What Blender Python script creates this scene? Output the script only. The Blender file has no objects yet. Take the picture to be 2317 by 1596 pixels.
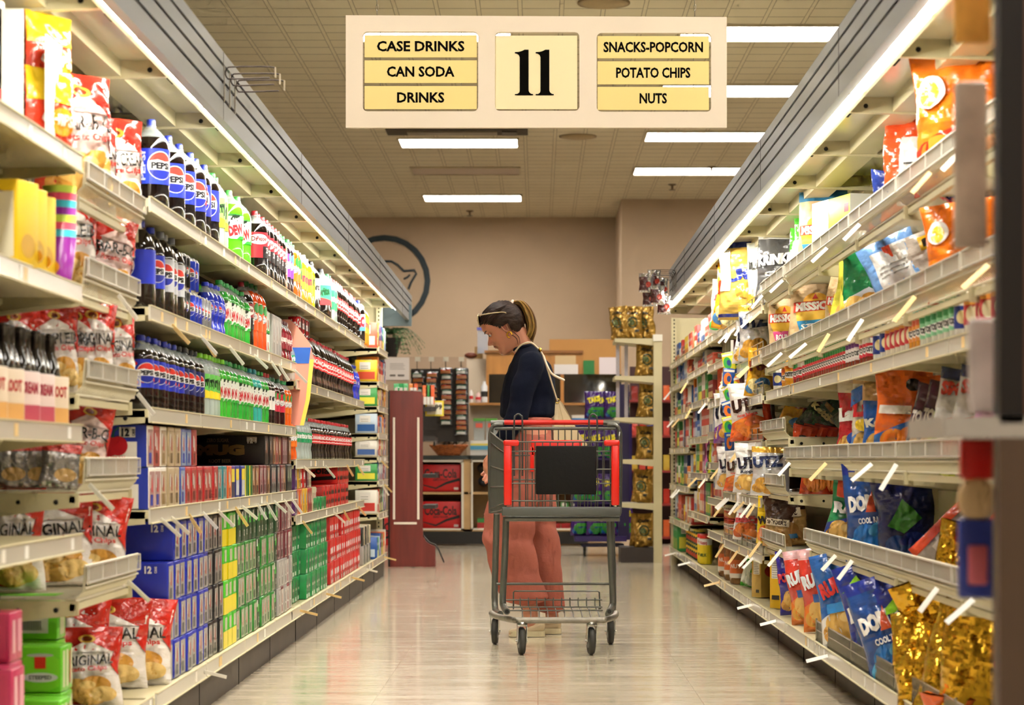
EXPO = 1.18
import bpy, bmesh, math, random
from mathutils import Vector, Matrix, noise
R = random.Random(11)
PI = math.pi
sc = bpy.context.scene
C = sc.collection
F = 5000.0; VX = 1217.0; VY = 1040.0; H0 = 0.9      # focal in pixels, vanishing point, camera height
def YL(px, X): return F * X / abs(VX - px)           # depth at which a thing X metres off the axis shows at px
def WX(px, Y): return (px - VX) * Y / F
def WZ(py, Y): return H0 + (VY - py) * Y / F

# ------------------------------------------------------------------ materials
_m = {}
def lin(c):
    c = c / 255.0
    return c / 12.92 if c <= 0.04045 else ((c + 0.055) / 1.055) ** 2.4
def rgb(h):
    h = h.lstrip('#')
    return tuple(lin(int(h[i:i+2], 16)) for i in (0, 2, 4)) + (1.0,)
def mat(col, r=0.45, m=0.0, bump=0.0, bs=40.0, em=0.0, alpha=1.0, coat=0.0, var=0.0, vs=8.0, stretch=None, spec=0.5):
    key = (col, r, m, bump, bs, em, alpha, coat, var, vs, stretch, spec)
    if key in _m: return _m[key]
    mt = bpy.data.materials.new('mat_%d' % len(_m)); mt.use_nodes = True
    nt = mt.node_tree; b = nt.nodes['Principled BSDF']
    b.inputs['Base Color'].default_value = rgb(col); b.inputs['Roughness'].default_value = r
    b.inputs['Metallic'].default_value = m; b.inputs['Coat Weight'].default_value = coat
    b.inputs['Specular IOR Level'].default_value = spec
    b.inputs['Alpha'].default_value = alpha
    if em:
        b.inputs['Emission Color'].default_value = rgb(col); b.inputs['Emission Strength'].default_value = em
    if bump or var:
        tc = nt.nodes.new('ShaderNodeTexCoord'); mp = nt.nodes.new('ShaderNodeMapping')
        if stretch: mp.inputs['Scale'].default_value = stretch
        nt.links.new(tc.outputs['Object'], mp.inputs['Vector'])
    if bump:
        n = nt.nodes.new('ShaderNodeTexNoise'); n.inputs['Scale'].default_value = bs; n.inputs['Detail'].default_value = 3
        bp = nt.nodes.new('ShaderNodeBump'); bp.inputs['Strength'].default_value = bump; bp.inputs['Distance'].default_value = 0.01
        nt.links.new(mp.outputs[0], n.inputs['Vector']); nt.links.new(n.outputs['Fac'], bp.inputs['Height']); nt.links.new(bp.outputs[0], b.inputs['Normal'])
    if var:
        n = nt.nodes.new('ShaderNodeTexNoise'); n.inputs['Scale'].default_value = vs; n.inputs['Detail'].default_value = 5
        cr = nt.nodes.new('ShaderNodeValToRGB'); c = rgb(col)
        cr.color_ramp.elements[0].position = 0.3; cr.color_ramp.elements[1].position = 0.7
        cr.color_ramp.elements[0].color = tuple(max(0, x * (1 - var)) for x in c[:3]) + (1,)
        cr.color_ramp.elements[1].color = tuple(min(1, x * (1 + var)) for x in c[:3]) + (1,)
        nt.links.new(mp.outputs[0], n.inputs['Vector']); nt.links.new(n.outputs['Fac'], cr.inputs[0]); nt.links.new(cr.outputs[0], b.inputs['Base Color'])
    _m[key] = mt
    return mt
def bagm(col, m=0.0, r=0.24): return mat(col, r=r*.85, m=m, bump=0.95, bs=17.0, spec=0.7)
def pap(col): return mat(col, r=0.33, spec=0.5)
def clearm(col='dfeaf0', a=0.22, r=0.04): return mat(col, r=r, alpha=a, spec=0.8)

# ------------------------------------------------------------------ geometry
class G:
    def __init__(s): s.v = []; s.f = []; s.mi = []; s.ms = []; s.sm = []
    def mid(s, m):
        if m not in s.ms: s.ms.append(m)
        return s.ms.index(m)
    def add(s, vs, fs, m, smooth=False):
        o = len(s.v); k = s.mid(m)
        s.v += [tuple(v) for v in vs]
        for f in fs: s.f.append(tuple(i + o for i in f)); s.mi.append(k); s.sm.append(smooth)
        return s
    def join(s, g, M=None):
        o = len(s.v)
        s.v += [tuple(M @ Vector(v)) if M else v for v in g.v]
        for f, k, sm in zip(g.f, g.mi, g.sm):
            s.f.append(tuple(i + o for i in f)); s.mi.append(s.mid(g.ms[k])); s.sm.append(sm)
        return s
    def mesh(s, name='mesh'):
        me = bpy.data.meshes.new(name); me.from_pydata(s.v, [], s.f)
        for m in s.ms: me.materials.append(m)
        me.polygons.foreach_set('material_index', s.mi); me.polygons.foreach_set('use_smooth', s.sm)
        me.update(); return me
    # --- shapes
    def box(s, x0, y0, z0, x1, y1, z1, m):
        vs = [(x, y, z) for z in (z0, z1) for y in (y0, y1) for x in (x0, x1)]
        return s.add(vs, [(0,2,3,1), (4,5,7,6), (0,1,5,4), (1,3,7,5), (3,2,6,7), (2,0,4,6)], m)
    def cbox(s, c, d, m, b=0.0, M=None):
        x, y, z = (k / 2 for k in d)
        if not b:
            g = G().box(-x, -y, -z, x, y, z, m)
        else:
            bm = bmesh.new(); bmesh.ops.create_cube(bm, size=1)
            for v in bm.verts: v.co = Vector((v.co.x * d[0], v.co.y * d[1], v.co.z * d[2]))
            bmesh.ops.bevel(bm, geom=bm.edges[:], offset=b, segments=2, affect='EDGES', profile=0.5)
            bm.verts.index_update()
            g = G().add([v.co.copy() for v in bm.verts], [tuple(v.index for v in f.verts) for f in bm.faces], m, True); bm.free()
        T = Matrix.Translation(c) @ (M.to_4x4() if M else Matrix.Identity(4))
        return s.join(g, T)
    def lathe(s, prof, m, n=20, c=(0,0,0), mfun=None, cap=True):
        vs = []; fs = []
        for (r, z) in prof:
            for i in range(n):
                a = 2 * PI * i / n; vs.append((c[0] + r * math.cos(a), c[1] + r * math.sin(a), c[2] + z))
        if mfun is None:
            for k in range(len(prof) - 1):
                for i in range(n): fs.append((k*n+i, k*n+(i+1)%n, (k+1)*n+(i+1)%n, (k+1)*n+i))
            s.add(vs, fs, m, True)
            if cap: s.add(vs[:n], [tuple(range(n))[::-1]], m); s.add(vs[-n:], [tuple(range(n))], m)
        else:
            o = len(s.v); s.v += vs
            for k in range(len(prof) - 1):
                q = s.mid(mfun(prof[k][1], prof[k+1][1]))
                for i in range(n): s.f.append((o+k*n+i, o+k*n+(i+1)%n, o+(k+1)*n+(i+1)%n, o+(k+1)*n+i)); s.mi.append(q); s.sm.append(True)
        return s
    def tube(s, pts, r, m, n=8, closed=False, cap=True):
        pts = [Vector(p) for p in pts]; N = len(pts)
        rr = r if isinstance(r, (list, tuple)) else [r] * N
        vs = []; up = None
        for i in range(N):
            if closed: t = pts[(i+1) % N] - pts[i-1]
            else: t = pts[min(i+1, N-1)] - pts[max(i-1, 0)]
            if t.length < 1e-9: t = Vector((0,0,1))
            t.normalize()
            if up is None:
                up = Vector((0,0,1)) if abs(t.z) < 0.9 else Vector((1,0,0))
            a = up - t * up.dot(t)
            if a.length < 1e-6: a = t.orthogonal()
            a.normalize(); b = t.cross(a); up = a
            for k in range(n):
                q = 2 * PI * k / n; vs.append(pts[i] + (a * math.cos(q) + b * math.sin(q)) * rr[i])
        fs = []
        for i in range(N if closed else N - 1):
            j = (i + 1) % N
            for k in range(n): fs.append((i*n+k, i*n+(k+1)%n, j*n+(k+1)%n, j*n+k))
        s.add(vs, fs, m, True)
        if cap and not closed: s.add(vs[:n], [tuple(range(n))[::-1]], m); s.add(vs[-n:], [tuple(range(n))], m)
        return s
    def prism(s, pts, a, b, m, axis='y', smooth=False):
        def P(p, t): return {'y': (p[0], t, p[1]), 'x': (t, p[0], p[1]), 'z': (p[0], p[1], t)}[axis]
        n = len(pts); vs = [P(p, a) for p in pts] + [P(p, b) for p in pts]
        s.add(vs, [(i, (i+1)%n, n+(i+1)%n, n+i) for i in range(n)], m, smooth)
        return s.add(vs, [tuple(range(n))[::-1], tuple(range(n, 2*n))], m)
    def ball(s, c, r, m, n=12, rings=8, M=None):
        if not isinstance(r, (tuple, list)): r = (r, r, r)
        pr = [(math.sin(PI*k/rings), -math.cos(PI*k/rings)) for k in range(rings+1)]
        g = G().lathe([(max(a, 1e-4), b) for a, b in pr], m, n)
        T = Matrix.Translation(c) @ (M.to_4x4() if M else Matrix.Identity(4)) @ Matrix.Diagonal((r[0], r[1], r[2], 1))
        return s.join(g, T)
def curve(pts, n=8):
    """smooth path through the points"""
    P = [Vector(p) for p in pts]; out = []
    for i in range(len(P) - 1):
        a, b, c, d = P[max(i-1, 0)], P[i], P[i+1], P[min(i+2, len(P)-1)]
        for k in range(n):
            t = k / n
            out.append(0.5 * ((2*b) + (c-a)*t + (2*a-5*b+4*c-d)*t*t + (3*b-a-3*c+d)*t*t*t))
    out.append(P[-1]); return out
# ------------------------------------------------------------------ text and printed artwork
_tx = {}
def text_geo(t, bold=0.0, res=2):
    k = (t, bold, res)
    if k not in _tx:
        cu = bpy.data.curves.new('t', 'FONT'); cu.body = t; cu.size = 1.0; cu.resolution_u = res; cu.offset = bold; cu.fill_mode = 'FRONT'
        o = bpy.data.objects.new('t', cu); me = o.to_mesh()
        vs = [v.co.copy() for v in me.vertices]; fs = [tuple(p.vertices) for p in me.polygons]
        o.to_mesh_clear(); bpy.data.objects.remove(o); bpy.data.curves.remove(cu)
        x0 = min(v.x for v in vs); x1 = max(v.x for v in vs); z0 = min(v.y for v in vs); z1 = max(v.y for v in vs)
        h = 0.7
        vs = [((v.x - (x0+x1)/2) / h, (v.y - (z0+z1)/2) / h) for v in vs]
        _tx[k] = (vs, fs, (x1-x0)/h)
    return _tx[k]
def _sub(vs, fs, seg):
    bm = bmesh.new(); B = [bm.verts.new((v[0], v[1], 0)) for v in vs]
    for f in fs:
        try: bm.faces.new([B[i] for i in f])
        except ValueError: pass
    bmesh.ops.triangulate(bm, faces=[f for f in bm.faces if len(f.verts) > 3])
    for _ in range(4):
        es = [e for e in bm.edges if e.calc_length() > seg]
        if not es: break
        bmesh.ops.subdivide_edges(bm, edges=es, cuts=1)
        bmesh.ops.triangulate(bm, faces=[f for f in bm.faces if len(f.verts) > 3])
    bm.verts.index_update()
    r = [(v.co.x, v.co.y) for v in bm.verts], [tuple(v.index for v in f.verts) for f in bm.faces]
    bm.free(); return r
def art(g, shapes, S, seg=None, off=0.0006, mk=pap, d=0.0003, sm=False):
    """print shapes on a surface: S(u, v, offset) -> point; shapes listed bottom layer first"""
    for sh in shapes:
        k, col = sh[0], sh[1]
        m = col if not isinstance(col, str) else mk(col)
        if k == 'r': P = [(sh[2], sh[3]), (sh[4], sh[3]), (sh[4], sh[5]), (sh[2], sh[5])]; T = [(0,1,2,3)]
        elif k == 'e':
            a0, a1 = (sh[6], sh[7]) if len(sh) > 6 else (0, 360); n = 22
            P = [(sh[2] + sh[4]*math.cos(math.radians(a0+(a1-a0)*i/n)), sh[3] + sh[5]*math.sin(math.radians(a0+(a1-a0)*i/n))) for i in range(n + (a1-a0 < 360))]
            T = [tuple(range(len(P)))]
        elif k == 'ring':
            n = 24; P = []
            for i in range(n):
                a = 2*PI*i/n; P += [(sh[2]+sh[4]*math.cos(a), sh[3]+sh[4]*math.sin(a)), (sh[2]+sh[5]*math.cos(a), sh[3]+sh[5]*math.sin(a))]
            T = [(2*i, (2*i+2) % (2*n), (2*i+3) % (2*n), 2*i+1) for i in range(n)]
        elif k == 'p': P = list(sh[2]); T = [tuple(range(len(P)))]
        elif k == 't':
            t, cu, cv, h = sh[2:6]; rot = math.radians(sh[6]) if len(sh) > 6 else 0; xs = sh[7] if len(sh) > 7 else 1.0; bold = sh[8] if len(sh) > 8 else 0.02
            vs, fs, w = text_geo(t, bold)
            P = [(cu + (x*xs*math.cos(rot) - y*math.sin(rot))*h, cv + (x*xs*math.sin(rot) + y*math.cos(rot))*h) for x, y in vs]; T = fs
        if seg: P, T = _sub(P, T, seg)
        g.add([S(u, v, off) for u, v in P], T, m, sm)
        off += d
    return g
def tw(t, bold=0.02): return text_geo(t, bold)[2]
def arc(pts, w):
    """a stroke of width w along a 2-D path, as a polygon"""
    L = []; Rr = []
    for i in range(len(pts)):
        a = pts[max(i-1, 0)]; b = pts[min(i+1, len(pts)-1)]; dx, dy = b[0]-a[0], b[1]-a[1]; l = math.hypot(dx, dy) or 1
        ww = w(i/(len(pts)-1)) if callable(w) else w
        L.append((pts[i][0]-dy/l*ww/2, pts[i][1]+dx/l*ww/2)); Rr.append((pts[i][0]+dy/l*ww/2, pts[i][1]-dx/l*ww/2))
    return L + Rr[::-1]
# ------------------------------------------------------------------ objects
def link(o): C.objects.link(o); return o
_seen = {}
def tag(o, label, cat, group=None, kind=None):
    n = len(label.split())
    if n > 16 or n < 4: print('LABEL LENGTH', n, label)
    if label in _seen: print('DUP LABEL', label)
    _seen[label] = 1
    o['label'] = label; o['category'] = cat
    if group: o['group'] = group
    if kind: o['kind'] = kind
    return o
def empty(name, loc=(0,0,0), rz=0.0):
    o = bpy.data.objects.new(name, None); o.location = loc; o.rotation_euler = (0,0,rz); o.empty_display_size = 0.1
    return link(o)
def obj(name, g, parent=None, loc=None, rz=None):
    me = g.mesh(name) if isinstance(g, G) else g
    o = bpy.data.objects.new(name, me); link(o)
    if parent: o.parent = parent
    if loc: o.location = loc
    if rz is not None: o.rotation_euler = (0,0,rz)
    return o
def struct(name, g):
    o = obj(name, g); o['kind'] = 'structure'; return o
ORD = 'first second third fourth fifth sixth seventh eighth ninth tenth eleventh twelfth thirteenth fourteenth fifteenth sixteenth seventeenth eighteenth nineteenth twentieth'.split()
def nth(i):
    if i < 20: return ORD[i]
    t = {2: 'twenty', 3: 'thirty', 4: 'forty'}[(i+1)//10]
    return t + '-' + ORD[(i+1) % 10 - 1] if (i+1) % 10 else {3: 'thirtieth', 4: 'fortieth', 5: 'fiftieth'}[(i+1)//10]
class Proto:
    """a thing made once and copied: parts = [(name, G, [(subname, G)])], or a single mesh"""
    def __init__(s, name, cat, parts, size, single=False):
        s.name, s.cat, s.size = name, cat, size
        s.parts = [(n, g.mesh(n), [(a, b.mesh(a)) for a, b in sub]) for n, g, sub in parts] if not single and len(parts) > 1 else None
        a = G()
        for n, g, sub in parts:
            a.join(g)
            for _, b in sub: a.join(b)
        s.one = a.mesh(name)
    def put(s, loc, rz, label, group=None, full=True, sc=1.0, tilt=None, name=None):
        if full and s.parts:
            r = empty(name or s.name, loc, rz)
            for n, me, sub in s.parts:
                p = obj(n, me, r)
                for a, b in sub: obj(a, b, p)
        else:
            r = obj(name or s.name, s.one, None, loc, rz)
        if tilt: r.rotation_euler = (tilt[0], tilt[1], rz)
        if sc != 1.0: r.scale = (sc, sc, sc) if not isinstance(sc, (tuple, list)) else sc
        tag(r, label, s.cat, group); return r
PAN_EM = 15.5; TUBE_EM = 36.0
# ================================================================== SETTING
def nodes(mt): return mt.node_tree, mt.node_tree.nodes, mt.node_tree.links
def floor_mat():
    mt = bpy.data.materials.new('floor_tile'); mt.use_nodes = True; nt, N, L = nodes(mt); b = N['Principled BSDF']
    tc = N.new('ShaderNodeTexCoord'); mp = N.new('ShaderNodeMapping'); mp.inputs['Scale'].default_value = (0.8, 4, 1); L.new(tc.outputs['Object'], mp.inputs[0])
    n = N.new('ShaderNodeTexNoise'); n.inputs['Scale'].default_value = 2.2; n.inputs['Detail'].default_value = 8; n.inputs['Roughness'].default_value = 0.7; L.new(mp.outputs[0], n.inputs['Vector'])
    cr = N.new('ShaderNodeValToRGB'); e = cr.color_ramp.elements
    e[0].position = 0.3; e[0].color = rgb('#c2b498'); e[1].position = 0.65; e[1].color = rgb('#dbcfb9'); L.new(n.outputs['Fac'], cr.inputs[0])
    mp2 = N.new('ShaderNodeMapping'); mp2.inputs['Scale'].default_value = (1, 2.5, 1); L.new(tc.outputs['Object'], mp2.inputs[0])
    n2 = N.new('ShaderNodeTexNoise'); n2.inputs['Scale'].default_value = 26; n2.inputs['Detail'].default_value = 6; L.new(mp2.outputs[0], n2.inputs['Vector'])
    mx = N.new('ShaderNodeMix'); mx.data_type = 'RGBA'; mx.blend_type = 'MULTIPLY'; mx.inputs[0].default_value = 0.3
    c2 = N.new('ShaderNodeValToRGB'); c2.color_ramp.elements[0].position = 0.35; c2.color_ramp.elements[0].color = (0.55, 0.52, 0.47, 1); c2.color_ramp.elements[1].position = 0.6; c2.color_ramp.elements[1].color = (1, 1, 1, 1)
    L.new(n2.outputs['Fac'], c2.inputs[0]); L.new(cr.outputs[0], mx.inputs[6]); L.new(c2.outputs[0], mx.inputs[7])
    # tile joints every 0.305 m
    br = N.new('ShaderNodeTexBrick'); br.offset = 0; br.inputs['Scale'].default_value = 1; br.inputs['Brick Width'].default_value = 0.61; br.inputs['Row Height'].default_value = 0.61; br.inputs['Mortar Size'].default_value = 0.0022
    br.inputs['Color1'].default_value = (1, 1, 1, 1); br.inputs['Color2'].default_value = (0.95, 0.95, 0.95, 1); br.inputs['Mortar'].default_value = (0.74, 0.72, 0.68, 1); L.new(tc.outputs['Object'], br.inputs['Vector'])
    m2 = N.new('ShaderNodeMix'); m2.data_type = 'RGBA'; m2.blend_type = 'MULTIPLY'; m2.inputs[0].default_value = 1
    L.new(mx.outputs[2], m2.inputs[6]); L.new(br.outputs['Color'], m2.inputs[7]); L.new(m2.outputs[2], b.inputs['Base Color'])
    mr = N.new('ShaderNodeMapRange'); mr.inputs[3].default_value = 0.09; mr.inputs[4].default_value = 0.24; L.new(n.outputs['Fac'], mr.inputs[0]); L.new(mr.outputs[0], b.inputs['Roughness'])
    bp = N.new('ShaderNodeBump'); bp.inputs['Strength'].default_value = 0.05; bp.inputs['Distance'].default_value = 0.01; L.new(n2.outputs['Fac'], bp.inputs['Height']); L.new(bp.outputs[0], b.inputs['Normal'])
    b.inputs['Coat Weight'].default_value = 0.35; b.inputs['Coat Roughness'].default_value = 0.1
    return mt
def ceil_mat():
    mt = bpy.data.materials.new('ceiling_tile'); mt.use_nodes = True; nt, N, L = nodes(mt); b = N['Principled BSDF']
    tc = N.new('ShaderNodeTexCoord'); sx = N.new('ShaderNodeSeparateXYZ'); L.new(tc.outputs['Object'], sx.inputs[0])
    def M(op, a, b_=None):
        n = N.new('ShaderNodeMath'); n.operation = op
        for i, v in enumerate((a, b_)):
            if v is None: continue
            if isinstance(v, (int, float)): n.inputs[i].default_value = v
            else: L.new(v, n.inputs[i])
        return n.outputs[0]
    fx = M('FRACT', M('DIVIDE', M('ADD', sx.outputs[0], 30.505 + 0.125), 0.305)); fy = M('FRACT', M('DIVIDE', M('ADD', sx.outputs[1], 30.5), 0.305))
    dx = M('ABSOLUTE', M('SUBTRACT', fx, 0.5)); dy = M('ABSOLUTE', M('SUBTRACT', fy, 0.5))
    bar = M('GREATER_THAN', dx, 0.45); edge = M('MULTIPLY', M('GREATER_THAN', dx, 0.44), M('LESS_THAN', dx, 0.458)); row = M('MULTIPLY', M('GREATER_THAN', dy, 0.472), M('SUBTRACT', 1, bar))
    dark = M('MAXIMUM', M('MULTIPLY', edge, 0.65), M('MULTIPLY', row, 0.8))
    n = N.new('ShaderNodeTexNoise'); n.inputs['Scale'].default_value = 1.2; n.inputs['Detail'].default_value = 6; L.new(tc.outputs['Object'], n.inputs['Vector'])
    cr = N.new('ShaderNodeValToRGB'); e = cr.color_ramp.elements; e[0].position = 0.3; e[0].color = rgb('#dccfae'); e[1].position = 0.7; e[1].color = rgb('#e6dabb'); L.new(n.outputs['Fac'], cr.inputs[0])
    mx = N.new('ShaderNodeMix'); mx.data_type = 'RGBA'; L.new(dark, mx.inputs[0]); L.new(cr.outputs[0], mx.inputs[6]); mx.inputs[7].default_value = rgb('#6d5637')
    L.new(mx.outputs[2], b.inputs['Base Color']); b.inputs['Roughness'].default_value = 0.85
    bp = N.new('ShaderNodeBump'); bp.inputs['Strength'].default_value = 0.4; bp.invert = True; L.new(dark, bp.inputs['Height']); L.new(bp.outputs[0], b.inputs['Normal'])
    return mt
ZC = 4.2; YB = 30.1
struct('floor', G().add([(-9,-3,0),(9,-3,0),(9,31,0),(-9,31,0)], [(0,1,2,3)], floor_mat()))
struct('ceiling', G().add([(-9,-3,ZC),(9,-3,ZC),(9,31,ZC),(-9,31,ZC)], [(3,2,1,0)], ceil_mat()))
WALL = mat('#cfb698', r=0.8, var=0.05, vs=1.5)
struct('wall_back', G().box(-9, YB, 0, 1.06, YB+.1, ZC, WALL))
struct('wall_back_bump', G().box(1.06, 28.0, 0, 9, YB+.1, ZC, WALL))
struct('wall_left', G().box(-9.1, -3, 0, -9, 31, ZC, WALL)); struct('wall_right', G().box(9, -3, 0, 9.1, 31, ZC, WALL)); struct('wall_front', G().box(-9, -3.1, 0, 9, -3, ZC, WALL))
# round emblem painted on the back wall
g = G(); SW = lambda u, v, o: (u, YB - o - 0.012, v); ink = mat('#2f3d45', r=0.7)
ec = (WX(870, YB), WZ(636, YB)); k = YB / F
art(g, [('ring', ink, ec[0], ec[1], 91*k, 104*k)], SW, off=0.004)
ears = [(822,610),(850,598),(872,592),(886,592),(900,600),(914,614),(938,612),(942,620),(930,640),(924,655)]
g.prism([(WX(a,YB), WZ(b,YB)) for a, b in arc(ears, 5)], YB-.02, YB-.012, ink)
g.prism([(WX(a,YB), WZ(b,YB)) for a, b in arc([(914,632),(922,628),(928,622)], 4)], YB-.02, YB-.012, ink)
o = obj('wall_emblem', g); tag(o, 'dark blue round emblem with an animal ear outline high on back wall', 'wall sign')
# ceiling lights
LIT = None
def panel(x0, y, on, label, grp):
    t = empty('ceiling_light', (x0 + .61, y, ZC)); tag(t, label, 'ceiling light', grp)
    fr = mat('#cbbd9c', r=0.6)
    g = G()
    for a in ((-.625,-.315,.625,-.295), (-.625,.295,.625,.315), (-.625,-.295,-.605,.295), (.605,-.295,.625,.295)): g.box(a[0], a[1], -.02, a[2], a[3], -.001, fr)
    obj('frame', g, t)
    obj('diffuser', G().box(-.605, -.295, -.012, .605, .295, -.003, mat('#fdf6ee', r=0.5, em=PAN_EM) if on else mat('#b9a48d', r=0.4)), t)
for x0, col in ((-1.43, 'left'), (1.10, 'right')):
    for y in ((0.6, 4.2, 7.8, 11.4) + ((17.05, 22.95, 25.2, 27.8) if x0 < 0 else (17.05, 19.7, 22.5, 25.2))):
        on = not (x0 < 0 and y == 25.2)
        lb = {(-1.43,17.05): 'lit ceiling panel seen through the openings of the hanging sign', (-1.43,22.95): 'long lit ceiling panel just below the sign, larger of the two',
              (-1.43,25.2): 'unlit grey ceiling light panel between two lit ones', (-1.43,27.8): 'lit ceiling light panel closest to the back wall',
              (1.1,17.05): 'brightest ceiling panel beside the upper right corner of sign', (1.1,19.7): 'lit ceiling panel level with the bottom board of the sign',
              (1.1,22.5): 'lit ceiling panel just below the right end of sign', (1.1,25.2): 'lit ceiling panel farthest back on the right, above shelf canopy'}.get((x0, y), 'lit ceiling panel overhead above the aisle, out of view')
        panel(x0, y, on, lb, 'fluorescent ceiling panels')
for (px, py) in ((1366, 5), (1308, 308)):
    Y = F * (ZC-H0) / (VY - py); t = empty('ceiling_speaker', (WX(px, Y), Y, ZC))
    tag(t, 'round tan ceiling speaker %s' % ('above the number board' if py < 50 else 'below the hanging sign'), 'speaker')
    obj('grille', G().lathe([(.16, -.012), (.15, -.02), (.02, -.024)], mat('#b39c72', r=0.7), 24), t); obj('rim', G().lathe([(.19, -.001), (.19, -.012), (.16, -.014)], mat('#a8926a', r=0.6), 24), t)
for (px, py) in ((1521, 417), (1063, 477), (1610, 377)):
    Y = F * (ZC-H0) / (VY - py) ; o = obj('sprinkler', G().lathe([(.05, 0), (.045, -.012), (.015, -.02), (.012, -.06), (.04, -.065), (.04, -.07)], mat('#7d6c58', r=0.5, m=0.5), 12), None, (WX(px, Y), Y, ZC))
    tag(o, {1521: 'small ceiling sprinkler head near protruding wall', 1063: 'small sprinkler head in front of the back wall', 1610: 'sprinkler head beside farthest lit panel on the right'}[px], 'sprinkler')
g = G(); dk = mat('#4a4136', r=0.8); g.box(-.71, -.2, -.015, .71, .2, -.001, dk); g.box(-.5, -.1, -.03, .4, .1, -.015, mat('#8d836f', r=0.5)); g.box(.45,-.12,-.03,.6,.12,-.015,mat('#2d2a25'))
tag(obj('open_light_fixture', g, None, (-.81, 22.2, ZC)), 'open dark light fixture with no cover, directly below the sign', 'ceiling light')

# ------------------------------------------------------------------ hanging aisle sign
YS = 10.0
def sp(px, py): return (WX(px, YS), WZ(py, YS))
t = empty('hanging_sign', (WX(1214, YS), YS, WZ(164, YS))); tag(t, 'white hanging aisle sign with yellow boards and a large number eleven', 'sign')
cx, cz = WX(1214, YS), WZ(164, YS)
SGN = mat('#e6d6c0', r=0.55, var=0.03, vs=3)
def rr(x0, z0, x1, z1, r, n=5):
    P = []
    for (ax, az, a0) in ((x1-r, z1-r, 0), (x0+r, z1-r, 90), (x0+r, z0+r, 180), (x1-r, z0+r, 270)):
        for i in range(n+1): a = math.radians(a0 + 90*i/n); P.append((ax + r*math.cos(a), az + r*math.sin(a)))
    return P
def frame_with_holes(outer, holes, y0, y1, m):
    """flat board with rounded windows"""
    g = G()
    bm = bmesh.new(); edges = []
    for loop in [outer] + holes:
        vs = [bm.verts.new((p[0], 0, p[1])) for p in loop]
        edges += [bm.edges.new((vs[i], vs[(i+1) % len(vs)])) for i in range(len(vs))]
    bmesh.ops.triangle_fill(bm, use_beauty=True, edges=edges); bm.verts.index_update()
    V = [v.co.copy() for v in bm.verts]; Fc = [tuple(v.index for v in f.verts) for f in bm.faces]; bm.free()
    for y in (y0, y1): g.add([(v.x, y, v.z) for v in V], Fc, m)
    for loop in [outer] + holes:
        n = len(loop); g.add([(p[0], y0, p[1]) for p in loop] + [(p[0], y1, p[1]) for p in loop], [(i, (i+1)%n, n+(i+1)%n, n+i) for i in range(n)], m)
    return g
def loc(p): return (p[0]-cx, p[1]-cz)
out = [loc(sp(*p)) for p in ((783,290),(1644,290),(1644,40),(783,36))]
holes = [rr(*loc(sp(a,b)), *loc(sp(c_,d)), r=.022) for a, b, c_, d in ((821,253,1082,73), (1120,252,1311,74), (1350,254,1609,76))]
fr = obj('sign_frame', frame_with_holes(out, holes, -.015, .015, SGN), t)
YEL = mat('#ecd588', r=0.5); YEL2 = mat('#efdfaf', r=0.5); BLK = mat('#0b0908', r=0.95, spec=.05)
Sg = lambda u, v, o: (u, -o - .004, v)
for (x0, y0, x1, y1, txt, w) in ((825,80,1079,130,'CASE DRINKS',198), (825,137,1079,188,'CAN SODA',153), (825,195,1079,247,'DRINKS',107), (1352,82,1604,132,'SNACKS-POPCORN',225), (1352,139,1604,191,'POTATO CHIPS',168), (1352,197,1604,249,'NUTS',62)):
    a = loc(sp(x0, y1)); b = loc(sp(x1, y0)); g = G().box(a[0], -.004, a[1], b[0], .004, b[1], YEL)
    sh = 22*YS/F; wd = w*YS/F; cxx = -.04 if x0 < 1000 else 0
    cu = (a[0]+b[0])/2; xs = wd/(sh*tw(txt, 0.03)); 
    art(g, [('t', BLK, txt, cu - (0.0 if txt != 'NUTS' else 0), (a[1]+b[1])/2, sh, 0, xs, 0.03)], Sg)
    p = obj('sign_board', g, t)
    g = G()
    for fx in (.14, .86): g.tube([(a[0]+(b[0]-a[0])*fx, 0, b[1]-.004), (a[0]+(b[0]-a[0])*fx, 0, b[1]+.014)], .0018, mat('#9b9486', m=1, r=.3), 5)
    obj('ring_link', g, p)
a = loc(sp(1120, 247)); b = loc(sp(1306, 81)); g = G().box(a[0], -.004, a[1], b[0], .004, b[1], YEL2)
for px in (1165, 1212):
    def q(x, y): return loc(sp(px + x, y))
    pts = [(22,113),(31,113),(31,206)] + [(33,210),(37,213),(41,213.5),(41,216)] + [(0,216),(0,213.5),(6,213),(10,210),(11,206),(11,130),(9,125),(5,122),(0,121),(0,118.5),(9,118),(16,116)]
    g.prism([q(x, y) for x, y in pts][::-1], -.0065, -.004, BLK)
obj('number_board', g, t)
for px in (853, 1572):
    g = G(); x = WX(px, YS) - cx; z = WZ(38, YS) - cz; n = 0
    while z + cz < ZC - .02:
        pts = [(x + (.005*math.cos(a) if n % 2 else 0), (0 if n % 2 else .005*math.cos(a)), z + .014 + .016*math.sin(a)) for a in [2*PI*i/8 for i in range(8)]]
        g.tube(pts, .0016, mat('#8d8574', m=1, r=.35), 4, closed=True); z += .027; n += 1
    obj('chain', g, t)

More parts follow.
